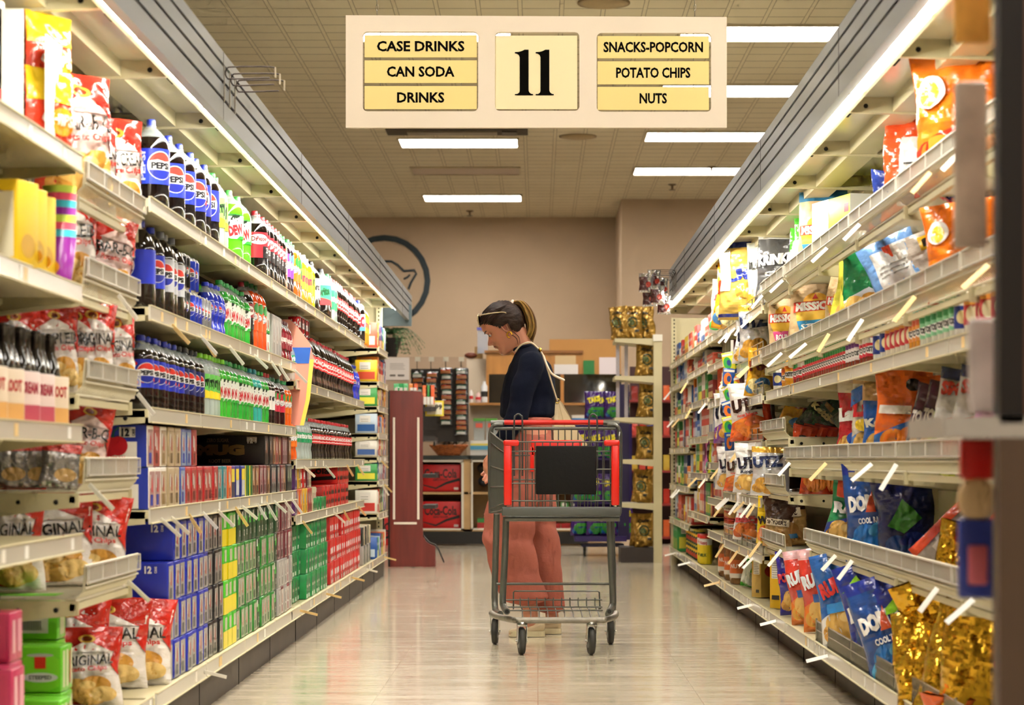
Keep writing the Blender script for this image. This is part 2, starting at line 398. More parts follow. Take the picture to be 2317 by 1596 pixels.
# ------------------------------------------------------------------ shelving
CREAM = mat('#cec49d', r=0.38, var=0.04, vs=5); CREAM2 = mat('#c9c09c', r=0.5); BACK_SHADE = mat('#1b1917', r=.6); KICK = mat('#4a4239', r=0.6, var=0.15, vs=6)  # dark left back panels: shade and dense stock behind front rows put into colour
STRIP = mat('#cfcabc', r=0.18, spec=.7); CHROME = mat('#b9b5a8', r=0.25, m=0.9); WIRE = mat('#d8d0b4', r=0.35, m=0.2); PLEX = clearm('f0ede4', 0.26, 0.06); SLOT = mat('#15140f', r=0.8)
TAGS = [mat('#f3f1ea', r=.4), mat('#e9c98a', r=.4), mat('#f4efe2', r=.4)]
def unit(side, name, y0, y1, label, shelves, back=1.80, panels=None, kick=1.20, base_lip=1.18, zb=.165, end=None, ticks=True, base_strips=True):
    s = -1 if side == 'L' else 1
    t = empty('shelving_unit', (s*1.5, (y0+y1)/2, 0)); oy = (y0+y1)/2; tag(t, label, 'shelving')
    def X(x): return s*(x - 1.5)
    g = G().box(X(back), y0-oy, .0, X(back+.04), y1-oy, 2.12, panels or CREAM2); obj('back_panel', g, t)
    g = G(); n = max(1, round((y1-y0)/1.01))
    for i in range(n+1):
        y = y0 + (y1-y0)*i/n - oy
        g.box(X(back-.035), y-.02, .0, X(back), y+.02, 2.12, CREAM)
        for k in range(40): g.box(X(back-.037), y-.004, .2+k*.048, X(back-.034), y+.004, .2+k*.048+.022, SLOT)
    obj('upright', g, t)
    b = obj('base_deck', G().box(X(base_lip-.0), y0-oy, zb-.03, X(back), y1-oy, zb, CREAM), t)
    g = G().box(X(kick), y0-oy, 0.0, X(kick+.02), y1-oy, zb-.03, KICK)
    for i in range(n): g.box(X(kick-.002), y0+(y1-y0)*i/n-oy-.002, 0.0, X(kick), y0+(y1-y0)*i/n-oy+.002, zb-.03, SLOT)
    obj('kick_plate', g, t)
    rng = random.Random(int(y0*100) + (7 if s > 0 else 0))
    def channel(par, lip, za, zt, ya, yb, m=STRIP):
        g = G(); nn = max(1, round((yb-ya)/1.01))
        for i in range(nn):
            a = ya+(yb-ya)*i/nn+.008; c = ya+(yb-ya)*(i+1)/nn-.008
            g.box(X(lip-.006), a-oy, za, X(lip), c-oy, zt, m)
            g.box(X(lip-.012), a-oy, za-.004, X(lip), c-oy, za, CREAM); g.box(X(lip-.010), a-oy, zt, X(lip), c-oy, zt+.003, CREAM)
            for q in range(3):
                if rng.random() < .6:
                    u = a + rng.random()*(c-a-.06); g.box(X(lip-.0075), u-oy, za+.006, X(lip-.006), u+.035-oy, zt-.006, TAGS[rng.randrange(3)])
        return obj('price_channel', g, par)
    def flags(par, lip, z, ya, yb, dens):
        for i in range(max(1, int((yb-ya)*dens))):
            y = ya + (i+rng.random())*(yb-ya)/max(1, int((yb-ya)*dens)); L = .075+.02*rng.random(); a = math.radians(40+20*rng.random()); w = .011
            p0 = Vector((X(lip-.006), y-oy, z-.03)); d = Vector((-s*math.cos(a)*L, 0, -math.sin(a)*L)) if z > .3 else Vector((-s*L, 0, -.25*L))
            nrm = Vector((d.z, 0, -d.x)).normalized()*.0015; w = Vector((0, .0045, 0)); u = nrm.normalized()*.006
            vs = [p0-w-u, p0+w+u, p0+d+w+u, p0+d-w-u, p0-w-u+nrm, p0+w+u+nrm, p0+d+w+u+nrm, p0+d-w-u+nrm]
            obj('price_flag', G().add(vs, [(0,1,2,3),(7,6,5,4),(0,4,5,1),(1,5,6,2),(2,6,7,3),(3,7,4,0)], TAGS[rng.randrange(3)]), par)
    if base_strips: channel(b, base_lip, zb-.035, zb+.012, y0, y1)
    flags(b, base_lip, zb+.02, y0, y1, .6)
    bayed = []
    for sh in shelves:
        nn = max(1, round((sh[3]-sh[2])/1.01))
        for i in range(nn): bayed.append((sh[0], sh[1], sh[2]+(sh[3]-sh[2])*i/nn, sh[2]+(sh[3]-sh[2])*(i+1)/nn) + tuple(sh[4:]))
    for sh in bayed:
        z, lip, ya, yb, kind = sh[:5]; fl = sh[5] if len(sh) > 5 else 1.5
        g = G(); nn = max(1, round((yb-ya)/1.01)); bays = [(ya+(yb-ya)*i/nn, ya+(yb-ya)*(i+1)/nn) for i in range(nn)]
        for a, c in bays:
            pr = [(X(lip), z), (X(back), z), (X(back), z-.03), (X(lip), z-.025)]
            if kind != 'wire': g.prism([(p[0], p[1]) for p in pr], a-oy+.004, c-oy-.004, CREAM)
            else: g.box(X(back-.02), a-oy+.004, z-.03, X(back), c-oy-.004, z, CREAM); g.box(X(lip+.02), a-oy+.004, z-.03, X(lip+.035), c-oy-.004, z-.012, CREAM)
            for yy in (a+.006, c-.012):
                pl = [(X(lip+.01), z-.004), (X(lip+.01), z-.042), (X(lip+.10), z-.05), (X(back-.25), z-.085), (X(back), z-.10), (X(back), z)]
                g.prism(pl, yy-oy-.002, yy-oy+.004, CREAM)
            for xx, rr_ in ((lip+.07, .007), (lip+.17, .006)):
                g.ball((X(xx), a+.003-oy, z-.028), (rr_, .002, rr_), SLOT, 8, 6)
            if kind != 'wire':
                for xx in (lip+.2, lip+.4): g.box(X(xx), a-oy+.01, z-.045, X(xx+.05), c-oy-.01, z-.03, CREAM2)
        so = obj('shelf', g, t)
        if kind == 'plain': channel(so, lip, z-.038, z+.004, ya, yb)
        elif kind == 'wire':
            g = G()
            for a, c in bays:
                w = .0028; n_ = int((c-a)/.022); x0 = lip; dep = back-.05
                for i in range(n_+1):
                    y = a+.01+(c-a-.02)*i/n_-oy
                    g.tube([(X(dep), y, z), (X(x0+.02), y, z), (X(x0), y, z+.02), (X(x0-.005), y, z+.085)], .0021, WIRE, 4, cap=False)
                for xx in (x0+.02, x0+.2, x0+.4): g.tube([(X(xx), a+.01-oy, z-.004), (X(xx), c-.01-oy, z-.004)], .003, WIRE, 5)
                for zz in (.03, .088): g.tube([(X(x0-.006), a+.006-oy, z+zz), (X(x0-.006), c-.006-oy, z+zz)], .0032, WIRE, 5)
            obj('wire_basket', g, so); g = G()
            for a, c in bays:
                h0, h1 = z+.045, z+.086
                g.box(X(lip-.010), a+.012-oy, h0, X(lip-.013), c-.012-oy, h1, PLEX); g.box(X(lip-.008), a+.012-oy, h1, X(lip-.016), c-.012-oy, h1+.004, STRIP); g.box(X(lip-.008), a+.012-oy, h0-.004, X(lip-.016), c-.012-oy, h0, STRIP)
                for k in range(5): y = a+.012+(c-a-.024)*k/4-oy; g.box(X(lip-.014), y-.002, h0, X(lip-.016), y+.002, h1, STRIP)
            obj('price_channel', g, so)
        elif kind == 'fence':
            channel(so, lip, z-.038, z+.004, ya, yb); g = G()
            for a, c in bays:
                for zz in (.01, .04, .07): g.tube([(X(lip+.004), a+.01-oy, z+zz), (X(lip+.004), c-.01-oy, z+zz)], .003, CHROME, 5)
                for i in range(5): y = a+.01+(c-a-.02)*i/4-oy; g.tube([(X(lip+.004), y, z), (X(lip+.004), y, z+.07)], .0028, CHROME, 5)
            obj('wire_fence', g, so)
            g = G()
            for a, c in bays: g.box(X(lip+.007), a+.015-oy, z+.006, X(lip+.009), c-.015-oy, z+.04, PLEX)
            obj('clear_panel', g, so)
        if fl: flags(so, lip-(.012 if kind == 'wire' else 0), z+(.05 if kind == 'wire' else 0), ya, yb, fl)
    return t
def canopy(side, x, zr, y0, y1, fasc, ft, fb, ytube, yf, label):
    s = -1 if side == 'L' else 1
    t = empty('shelf_canopy', (s*1.3, (y0+y1)/2, zr)); oy = (y0+y1)/2; tag(t, label, 'canopy')
    def X(v): return s*(v-1.3)
    P = mat('#e2dfc2', r=0.16, var=.06, vs=3)
    obj('top_panel', G().box(X(x), y0-oy, .05, X(1.85), y1-oy, .06, P), t)
    n = round((y1-y0)/1.01)
    for i in range(n+1):
        y = y0 + (y1-y0)*i/n - oy
        pr = [(X(x), .0), (X(x), .05), (X(1.85), .05), (X(1.85), -.03)]
        g = G().prism(pr, y-.012, y+.012, CREAM); g.ball((X(x+.06), y-.013, .02), (.008, .003, .008), SLOT, 8, 6); obj('rib', g, t)
        if i < n:
            y2 = y0 + (y1-y0)*(i+1)/n - oy
            for xx in (x+.15, x+.38, x+.60):
                obj('crossbar', G().box(X(xx), y+.012, .0, X(xx+.10), y2-.012, .05, CREAM), t)
            g = G()
            for k in range(9): g.box(X(x+.045), y+.3+k*.012, .046, X(x+.06), y+.305+k*.012, .0495, SLOT)
            obj('vent_slots', g, t)
    g = G().box(X(x-.015), y0-oy, -.01, X(x), y1-oy, .05, CREAM); obj('front_rail', g, t)
    # light fixture: housing, tubes
    zt = .0; xt = (x+fasc)/2 + .005
    obj('light_housing', G().box(X(xt-.03), y0-oy, .018, X(xt+.03), ytube-oy, .045, mat('#f2f0e6', r=.3)), t)
    TUBE = mat('#fff8ea', r=.3, em=TUBE_EM)
    y = y0
    while y < ytube - .3:
        y2 = min(y+1.2, ytube); g = G().tube([(X(xt), y+.02-oy, zt), (X(xt), y2-.02-oy, zt)], .021, TUBE, 8); lt = obj('light_tube', g, t)
        g = G().tube([(X(xt), y+.001-oy, zt), (X(xt), y+.02-oy, zt)], .0215, mat('#b9b4a2', r=.3, m=.6), 8); obj('tube_cap', g, lt); y = y2
    g = G(); GR = mat('#8b9093', r=.42, var=.05, vs=2)
    z0, z1 = fb-zr, ft-zr
    g.box(X(fasc+.012), y0-oy, z0, X(fasc+.03), yf-oy, z1, GR)
    h = (z1-z0); cuts = [0, .30, .55, .80, 1.0]; BR = mat('#3b2d22', r=.7)
    for a, b in zip(cuts, cuts[1:]):
        pa, pb = z0+h*a+(.006 if a else 0), z0+h*b-(.006 if b < 1 else 0)
        g.box(X(fasc), y0-oy, pa, X(fasc+.012), yf-oy, pb, GR)
        if b < 1: g.box(X(fasc+.006), y0-oy, pb, X(fasc+.0125), yf-oy, pb+.012, BR)
    yy = y0 + 1.2
    while yy < yf: g.box(X(fasc-.001), yy-oy-.001, z0, X(fasc), yy-oy+.001, z1, BR); yy += 2.44
    g.box(X(fasc), yf-oy, z0, X(fasc+.03), yf-oy+.02, z1, mat('#9b9a92', r=.4)); obj('fascia', g, t)
    return t
canopy('L', 1.14, 2.085, 3.74, 17.2, 1.05, 2.262, 2.035, 17.3, 18.4, 'grey grooved light canopy running above the soda shelves')
canopy('R', 1.03, 2.055, 3.3, 17.5, .945, 2.262, 2.04, 16.6, 15.9, 'grey grooved light canopy running above the chips and snacks shelves')
# left run
unit('L', 'chips_near', 3.75, 5.80, 'cream shelving nearest the camera on the soda side, white lipped shelves', [(1.69,1.2,3.75,5.8,'plain',0), (1.35,1.2,3.75,5.80,'plain',0), (.985,1.2,3.75,5.80,'plain',0), (.70,1.2,3.75,5.8,'plain',0)], panels=BACK_SHADE)
unit('L', 'chips_mid', 5.82, 6.75, 'cream shelving with wire chip baskets between white shelves and soda', [(1.62,1.2,3.8,6.75,'wire',.6)][:0] + [(1.60,1.2,5.82,6.7,'wire',0), (1.345,1.2,5.82,6.6,'wire',2.2), (1.075,1.2,5.82,6.6,'wire',2.2), (.815,1.2,5.82,6.6,'wire',1.1), (.53,1.2,5.82,6.6,'wire',1.1)], panels=BACK_SHADE)
unit('L', 'soda', 6.80, 10.92, 'cream soda shelving in four bays beside the chip baskets', [(1.705,1.2,6.8,10.92,'plain',0), (1.37,1.2,6.8,10.92,'plain',2.8), (1.055,1.2,6.8,10.92,'plain',0), (.742,1.2,6.8,10.92,'plain',3)], panels=BACK_SHADE)
unit('L', 'cola', 10.94, 16.15, 'cream cola shelving stocked with red labelled bottles and cans', [(1.705,1.2,10.94,15.2,'plain',0), (1.29,1.2,10.94,15.2,'plain',0), (.895,1.2,10.94,15.2,'plain',1.2), (.617,1.2,10.94,15.2,'plain',1.6)], zb=.165, panels=BACK_SHADE)
unit('L', 'end', 16.17, 17.2, 'narrow cream end bay of small boxes at the far soda end', [(1.72,1.17,16.2,17.15,'plain',0), (1.47,1.17,16.2,17.15,'plain',0), (1.29,1.17,16.2,17.15,'plain',0), (1.09,1.17,16.2,17.15,'plain',0), (.92,1.17,16.2,17.15,'plain',1.5), (.74,1.17,16.2,17.15,'plain',3), (.5,1.17,16.2,17.15,'plain',0)])
def endpanel(side, x0, x1, y, label):
    s = -1 if side == 'L' else 1; t = empty('shelving_divider', (s*x0, y, 0)); tag(t, label, 'end panel')
    obj('panel', G().box(0, 0, 0, s*(x1-x0), .03, 2.1, CREAM), t); g = G().box(-s*.0, -.03, 0, s*.045, .0, 2.1, CREAM)
    for k in range(64): g.box(s*.02, -.032, .12+k*.031, s*.03, -.0295, .135+k*.031, SLOT)
    obj('upright', g, t)
endpanel('L', 1.215, 1.9, 17.25, 'cream slotted end panel at the far soda end')
endpanel('R', 1.13, 1.9, 18.75, 'cream slotted end panel at the far snack end')
# right run: (z, lip, y0, y1, kind)
unit('R', 'near', 3.7, 9.95, 'cream shelving with long wire baskets of chips nearest camera', [(1.685,1.12,3.7,9.95,'wire',.4), (1.355,1.12,3.7,9.95,'wire',.4), (1.235,1.14,3.7,10.9,'plain',.3)][:2] + [(1.23,1.14,4.2,9.9,'plain',0), (.865,1.12,3.7,9.95,'wire',1.3), (.525,1.12,3.7,9.2,'wire',.9)], base_lip=1.12, kick=1.2, zb=.155)
unit('R', 'second', 9.97, 11.0, 'cream shelving bay of short wire baskets before the salsa jars', [(1.685,1.12,9.97,11.0,'wire',1), (1.36,1.12,9.97,11.0,'wire',1), (1.23,1.14,9.97,11.0,'plain',0), (1.0,1.12,9.97,11.0,'wire',0), (.74,1.12,9.97,11.0,'wire',0), (.47,1.12,9.97,11.0,'wire',2.5)], base_lip=1.12, zb=.155)
unit('R', 'third', 11.02, 13.3, 'cream shelving bay with chrome fences full of white chip bags', [(1.67,1.12,11.02,13.3,'fence',3), (1.42,1.12,11.02,13.3,'fence',2.5), (1.22,1.12,11.02,13.3,'fence',0), (.99,1.12,11.02,13.3,'fence',2), (.70,1.12,11.02,13.3,'fence',3), (.42,1.12,11.02,13.3,'fence',2)], base_lip=1.12, zb=.155)
unit('R', 'fourth', 13.32, 14.5, 'cream shelving bay holding snack canisters and small nut cans', [(1.69,1.12,13.32,14.5,'plain',0), (1.50,1.12,13.32,14.5,'plain',0), (1.27,1.12,13.32,14.5,'plain',0), (1.07,1.12,13.32,14.5,'plain',0), (.875,1.12,13.32,14.5,'plain',1), (.65,1.12,13.32,14.5,'plain',1), (.435,1.12,13.32,14.5,'plain',0)], base_lip=1.12, zb=.155)
unit('R', 'fifth', 14.52, 16.4, 'cream shelving bay packed with bright snack boxes and bags', [(1.69,1.12,14.52,16.4,'plain',0), (1.58,1.12,14.52,16.4,'plain',0), (1.30,1.12,14.52,16.4,'plain',1), (1.05,1.12,14.52,16.4,'plain',0), (.80,1.12,14.52,16.4,'plain',1), (.52,1.12,14.52,16.4,'plain',0)][:1] + [(1.525,1.12,14.52,16.4,'plain',0), (1.30,1.12,14.52,16.4,'plain',1), (1.05,1.12,14.52,16.4,'plain',0), (.80,1.12,14.52,16.4,'plain',1), (.52,1.12,14.52,16.4,'plain',0)], base_lip=1.12, zb=.155)
unit('R', 'last', 16.42, 18.7, 'farthest cream shelving bay on snack side, thin boxes standing', [(1.69,1.12,16.42,18.7,'plain',0), (1.50,1.12,16.42,18.7,'plain',1), (1.25,1.12,16.42,18.7,'plain',1.5), (.987,1.12,16.42,18.7,'plain',0), (.69,1.12,16.42,18.7,'plain',1), (.41,1.12,16.42,18.7,'plain',0)], base_lip=1.12, zb=.155)
# ================================================================== PRODUCTS
def scl(sh, w, h):
    o = []
    for s in sh:
        k = s[0]
        if k == 'r': o.append((k, s[1], s[2]*w, s[3]*h, s[4]*w, s[5]*h))
        elif k == 'e': o.append((k, s[1], s[2]*w, s[3]*h, s[4]*w, s[5]*h) + tuple(s[6:]))
        elif k == 'ring': o.append((k, s[1], s[2]*w, s[3]*h, s[4]*w, s[5]*w))
        elif k == 'p': o.append((k, s[1], [(a*w, b*h) for a, b in s[2]]))
        elif k == 't': o.append((k, s[1], s[2], s[3]*w, s[4]*h, s[5]*h) + tuple(s[6:]))
    return o
def fitt(col, txt, cu, cv, h, width, rot=0, bold=0.03):      # text squeezed to a width (same units as h)
    return ('t', col, txt, cu, cv, h, rot, width/(h*tw(txt, bold)), bold)
# ---- bottles and cans
def bottle(name, h, r, liq, cap, lab, arts, z0=.29, z1=.67, fill=.80, shape=0, cat='bottle', body=None, capr=.0145, n=18):
    if shape == 0: pr = [(.80,0),(.95,.015),(1,.05),(1,.20),(.985,.26),(.985,.68),(.97,.72),(.86,.78),(.66,.84),(.42,.885),(.30,.91),(.28,.935)]
    elif shape == 1: pr = [(.82,0),(.97,.02),(1,.06),(.97,.16),(.86,.24),(.88,.30),(.99,.36),(.995,.62),(.98,.66),(.86,.74),(.62,.83),(.42,.89),(.36,.92),(.36,.945)]
    else: pr = [(.85,0),(1,.02),(1,.70),(.9,.78),(.55,.87),(.45,.9),(.45,.93)]
    pr = [(a*r, b*h) for a, b in pr]; P = [pr[0]]
    for a, b in zip(pr, pr[1:]):
        if a[1] < fill*h < b[1]: t = (fill*h-a[1])/(b[1]-a[1]); P.append((a[0]+(b[0]-a[0])*t, fill*h))
        P.append(b)
    LQ = mat(liq, r=.07, coat=.6, spec=.6) if not body else body; UP = clearm('d8e4e6', .30, .05)
    b = G().lathe(P, None, n, mfun=lambda a, c: LQ if c <= fill*h+1e-6 else UP)
    b.add([(P[0][0]*math.cos(2*PI*i/n), P[0][0]*math.sin(2*PI*i/n), 0) for i in range(n)], [tuple(range(n))[::-1]], LQ)
    b.add([(fill_r(P, fill*h)*.98*math.cos(2*PI*i/n), fill_r(P, fill*h)*.98*math.sin(2*PI*i/n), fill*h-.001) for i in range(n)], [tuple(range(n))], LQ)
    c = G().lathe([(capr, .925*h), (capr, .985*h), (capr*.9, h), (.001, h)], mat(cap, r=.35), 12, cap=False)
    parts = [('bottle_body', b, []), ('cap', c, [])]
    if lab:
        rl = fill_r(P, (z0+z1)/2*h) + .0012
        l = G().lathe([(rl, z0*h), (rl, z1*h)], pap(lab), 24, cap=False); hh = (z1-z0)*h
        S = lambda u, v, o: ((rl+o)*math.sin(u/rl), -(rl+o)*math.cos(u/rl), z0*h+v)
        art(l, arts(rl, hh), S, seg=.014, off=.0008)
        parts.append(('label', l, []))
    return Proto(name, cat, parts, (r, h))
def fill_r(P, z):
    for a, b in zip(P, P[1:]):
        if a[1] <= z <= b[1] and b[1] > a[1]: return a[0]+(b[0]-a[0])*(z-a[1])/(b[1]-a[1])
    return P[-1][0]
def globe(u, v, q, txt='PEPSI', red='e0392f', blue='1c2a9c', bw='101018'):
    top = [(q*.94*math.cos(a), q*.94*math.sin(a)) for a in [math.radians(20 + 140*i/12) for i in range(13)]]
    wave = [(-q*.86, q*.30), (-q*.3, q*.42), (q*.3, q*.30), (q*.88, q*.38)]
    bot = [(q*.94*math.cos(a), q*.94*math.sin(a)) for a in [math.radians(200 + 140*i/12) for i in range(13)]]
    T = [(u+a, v+b) for a, b in top] + [(u+a, v+b) for a, b in wave[:]][0:4]
    B = [(u+a, v+b) for a, b in bot] + [(u+q*.3, v-q*.42), (u-q*.3, v-q*.30)]
    return [('e', 'f4f4f4', u, v, q, q), ('p', red, T), ('p', blue, B), fitt(bw, txt, u, v+.0, q*.42, q*1.45, 0, .05)]
def dots(col, rng, n, w, h, s): r_ = random.Random(rng); return [('e', col, r_.uniform(-w, w), r_.uniform(.1*h, .9*h), s, s*.9) for _ in range(n)]
def A_pepsi(base2='2a44d8', cherry=False, red='e0392f'):
    def f(r, h):
        q = min(h*.42, r*.78); s = [('r', base2, -r*1.2, 0, r*.2, h*.5)]
        if cherry: s += dots('d8202c', 4, 9, r*1.5, h, r*.16)
        s += globe(0, h*.52, q, red=red); s.append(fitt('c8d0f0', 'PEPSI', -r*1.0, h*.5, r*.26, h*.8, 90)); return s
    return f
def A_dew(r, h):
    return [('p', '1d6b2c', [(-r*1.9,0),(-r*.3,h*.7),(r*.2,h),(-r*1.9,h)]), ('p', 'e8efe2', [(-r*1.2,h*.2),(-r*.4,h*.9),(r*1.1,h*.95),(r*.9,0),(-r*.2,0)]), ('p', '2fae3a', [(r*.2,0),(r*1.9,h*.8),(r*1.9,0)]),
            ('p', '16301c', [(-r*.75,h*.34),(-r*.1,h*.95),(r*.5,h*.98),(-r*.02,h*.36)]), fitt('f4f4f4', 'Mtn', r*.08, h*.74, h*.24, r*.8, 24, .04), ('p', 'f0f0e8', [(-r*.6,h*.1),(-r*.3,h*.62),(r*1.0,h*.66),(r*.8,h*.12)]), fitt('c4202a', 'DEW', r*.15, h*.36, h*.36, r*1.15, 12, .07)]
def A_word(txt, col, bg2=None, size=.34, rot=0, extra=None, wd=1.5):
    def f(r, h):
        s = []
        if bg2: s.append(('r', bg2, -r*1.7, 0, r*1.7, h*.28))
        if extra: s += extra(r, h)
        s.append(fitt(col, txt, 0, h*.58, h*size, r*wd, rot, .04)); return s
    return f
def A_crush(c2):
    return lambda r, h: [('e', c2, -r*.9, h*.2, r*.5, r*.5), ('e', c2, r*.8, h*.85, r*.4, r*.4), ('e', 'f5f0e6', 0, h*.5, r*.85, h*.17), fitt('1b2a52', 'Crush', 0, h*.5, h*.26, r*1.5, 8, .06), fitt('ffffff', 'Crush', -r*.02, h*.52, h*.26, r*1.5, 8, .03)]
def A_coke(t='Coca-Cola', c='ffffff'):
    return lambda r, h: [('p', c, arc([(-r*1.5,h*.18),(-r*.6,h*.3),(r*.3,h*.16),(r*1.5,h*.26)], h*.07)), fitt(c, t, 0, h*.62, h*.38, r*1.9, 4, .03)]
def A_drp(r, h): return [('r', '1a1216', r*.3, 0, r*1.6, h*.45), ('e', 'f3ece6', 0, h*.72, r*.85, h*.2), fitt('7c1420', 'Dr', -r*.35, h*.74, h*.18, r*.5), fitt('7c1420', 'Pepper', r*.25, h*.72, h*.16, r*.9), fitt('f3ece6', '23', r*.8, h*.3, h*.2, r*.4)]
def A_sprite(t, c='1f8f4a', y='f4dc34'): return lambda r, h: [('p', y, [(-r*1.5,0),(r*1.5,0),(r*1.5,h*.2),(-r*1.5,h*.5)]), fitt(c, t, 0, h*.62, h*.36, r*1.6, 10, .06)]
def A_rc(r, h): return [('r', '58a8e0', -r*1.7, 0, r*1.7, h*.5), fitt('d3242c', 'RC', 0, h*.55, h*.55, r*1.2, 0, .08)]
DK = '140b09'
B = {}
B['pep2'] = bottle('soda_bottle', .305, .060, DK, '3446c8', '2236c8', A_pepsi())
B['cherry2'] = bottle('soda_bottle', .305, .060, DK, '3446c8', '2a3ac4', A_pepsi(cherry=True))
B['zero2'] = bottle('soda_bottle', .305, .060, DK, '3446c8', '24309c', A_pepsi('1c2470', red='e0392f'))
B['starry2'] = bottle('soda_bottle', .30, .053, 'd8e8dc', '2f9a45', '8fdc6a', A_sprite('Starry', '14301c'), body=mat('cfe6d2', r=.08, alpha=.65))
B['dew2'] = bottle('soda_bottle', .30, .060, '5ae01e', '62d668', '36c23c', A_dew, z0=.32, z1=.66)
B['drp2'] = bottle('soda_bottle', .30, .060, DK, 'a81f2c', 'a3202f', A_drp)
B['peach2'] = bottle('soda_bottle', .30, .053, 'e88868', 'c03a3a', 'f0b8a0', A_word('Diet', 'b03030'))
B['grape2'] = bottle('soda_bottle', .30, .060, '2a1024', '2f8a4a', '8a3cc0', A_crush('4fb8a0'))
B['orange2'] = bottle('soda_bottle', .30, .060, 'f0661a', '2f8a4a', 'f58220', A_crush('2f8a3a'))
B['ginger2'] = bottle('soda_bottle', .30, .054, '3a3020', '2f8a4a', '1d7a3c', A_word('DRY', 'f2d640', 'f2d640'))
B['sunk2'] = bottle('soda_bottle', .29, .052, 'f5961e', 'e8e8e8', 'f7a83a', A_word('Sun', 'c02a58', size=.4))
B['lemon2'] = bottle('soda_bottle', .29, .052, 'd8e81a', 'e8e8e8', 'c8dc2a', A_word('V7', '26361a', size=.5))
B['bw2'] = bottle('soda_bottle', .29, .052, DK, '2b2f3a', 'e8e6ea', A_word('Zero', '22242c'))
B['cz2'] = bottle('soda_bottle', .30, .060, DK, '3a3e48', '46c48c', A_sprite('Sprite', '1d5c38', 'e84a52'), fill=.42, body=mat('1a100e', r=.08, coat=.5))
B['clear2'] = bottle('soda_bottle', .30, .053, 'cfe0dc', '2b7a50', '3cb878', A_word('Fresca', 'ffffff'), body=mat('d4e4e0', r=.06, alpha=.5))
B['coke2'] = bottle('cola_bottle', .30, .052, DK, 'd2212c', 'dc2a2e', A_coke(), shape=1, z0=.38, z1=.62, fill=.84)
B['rc2'] = bottle('cola_bottle', .30, .054, DK, '3446c8', 'cfe4f4', A_rc)
B['pep1'] = bottle('soda_bottle', .285, .048, DK, '2438b8', '2236c8', A_pepsi(), fill=.9)
B['dietp1'] = bottle('soda_bottle', .285, .048, DK, '8a8f96', 'b9bdc4', A_pepsi('a8acb4'), fill=.9)
B['cherry1'] = bottle('soda_bottle', .235, .041, DK, '2438b8', '2a3ac4', A_pepsi(cherry=True))
B['zero1'] = bottle('soda_bottle', .235, .041, DK, '16181c', '1c2768', A_pepsi('18205a'))
B['starry1'] = bottle('soda_bottle', .235, .041, 'dce8e0', '86d828', '6fd060', A_sprite('Starry', '123018'), body=mat('d4e2dc', r=.06, alpha=.5))
B['dew1'] = bottle('soda_bottle', .235, .041, '2fae3a', '2f9a4a', '3cb83c', A_dew)
B['dewl1'] = bottle('soda_bottle', .235, .041, '3cc238', '86e028', '48c43c', A_dew)
B['baja1'] = bottle('soda_bottle', .235, .041, '2fb0a8', '2a98a8', '3ab4a4', A_dew)
B['drpw1'] = bottle('soda_bottle', .235, .041, DK, 'c22430', 'f2efec', A_word('Pepper', '202020', size=.3))
B['crushr1'] = bottle('soda_bottle', .225, .04, '3a0a10', '2a6a42', 'd8304e', A_crush('3a9a48'))
B['crusho1'] = bottle('soda_bottle', .225, .04, 'f2641c', '2f9a5a', 'f27a24', A_crush('3a9a48'))
B['crusho2'] = bottle('soda_bottle', .30, .055, 'ef5018', '1f6a38', 'ef5a1e', A_crush('3a9a48'), fill=.86)
B['contour'] = bottle('blue_bottle', .20, .036, '2438c4', '2438c4', '2438c4', A_pepsi(), shape=1, z0=.38, z1=.6)
B['shrinkm'] = bottle('juice_bottle', .20, .036, '7a1524', '5a1018', '8a1c2c', A_word('Snap', 'f0d8d0'), shape=1)
B['shrinkw'] = bottle('juice_bottle', .20, .036, 'efe6dc', 'e6e2da', 'f0ece6', A_word('Diet', '8a2030'), shape=1)
B['coke20'] = bottle('cola_bottle', .225, .037, DK, 'd2212c', 'dc2a2e', A_coke(), shape=1, z0=.40, z1=.63)
B['sprite20'] = bottle('clear_bottle', .225, .037, 'cfe0dc', '2b8a60', '2fa46c', A_word('Sprite', 'ffffff', size=.5), shape=1, z0=.40, z1=.63, body=mat('cfdcd8', r=.06, alpha=.5))
B['orange20'] = bottle('soda_bottle', .225, .037, 'f2641c', '3040a0', 'f27a24', A_crush('3a9a48'), shape=1)
def can(name, col, arts, h=.122, r=.033):
    g = G().lathe([(r*.8, 0), (r, .008), (r, h*.92), (r*.84, h*.985), (r*.84, h)], None, 18, mfun=lambda a, b: mat(col, r=.22, m=.35) if 0.005 < b <= h*.93 and a >= .007 else mat('c9cbcc', r=.25, m=1))
    g.add([(r*.82*math.cos(2*PI*i/14), r*.82*math.sin(2*PI*i/14), h-.003) for i in range(14)], [tuple(range(14))], mat('c9cbcc', r=.25, m=1))
    art(g, arts(r, h), lambda u, v, o: ((r+o)*math.sin(u/r), -(r+o)*math.cos(u/r), v), seg=.014, off=.0006)
    return Proto(name, 'can', [('can', g, [])], (r, h), single=True)
B['canblack'] = can('soda_can', '1c1c1f', A_pepsi('26262a'))
B['canblue'] = can('soda_can', '2a40c4', A_pepsi())
B['cansilver'] = can('soda_can', '9a9ca2', A_pepsi('8a8c92'))
B['cancoke'] = can('cola_can', 'd0212a', A_coke(), h=.115)
B['cancokez'] = can('cola_can', '8a1c24', A_coke(c='1a1012'), h=.115)
B['cangreen'] = can('soda_can', '2fa44c', A_word('DRY', '12301c', size=.2), h=.095)
B['candewl'] = can('soda_can', '4cc83a', A_dew, h=.10)
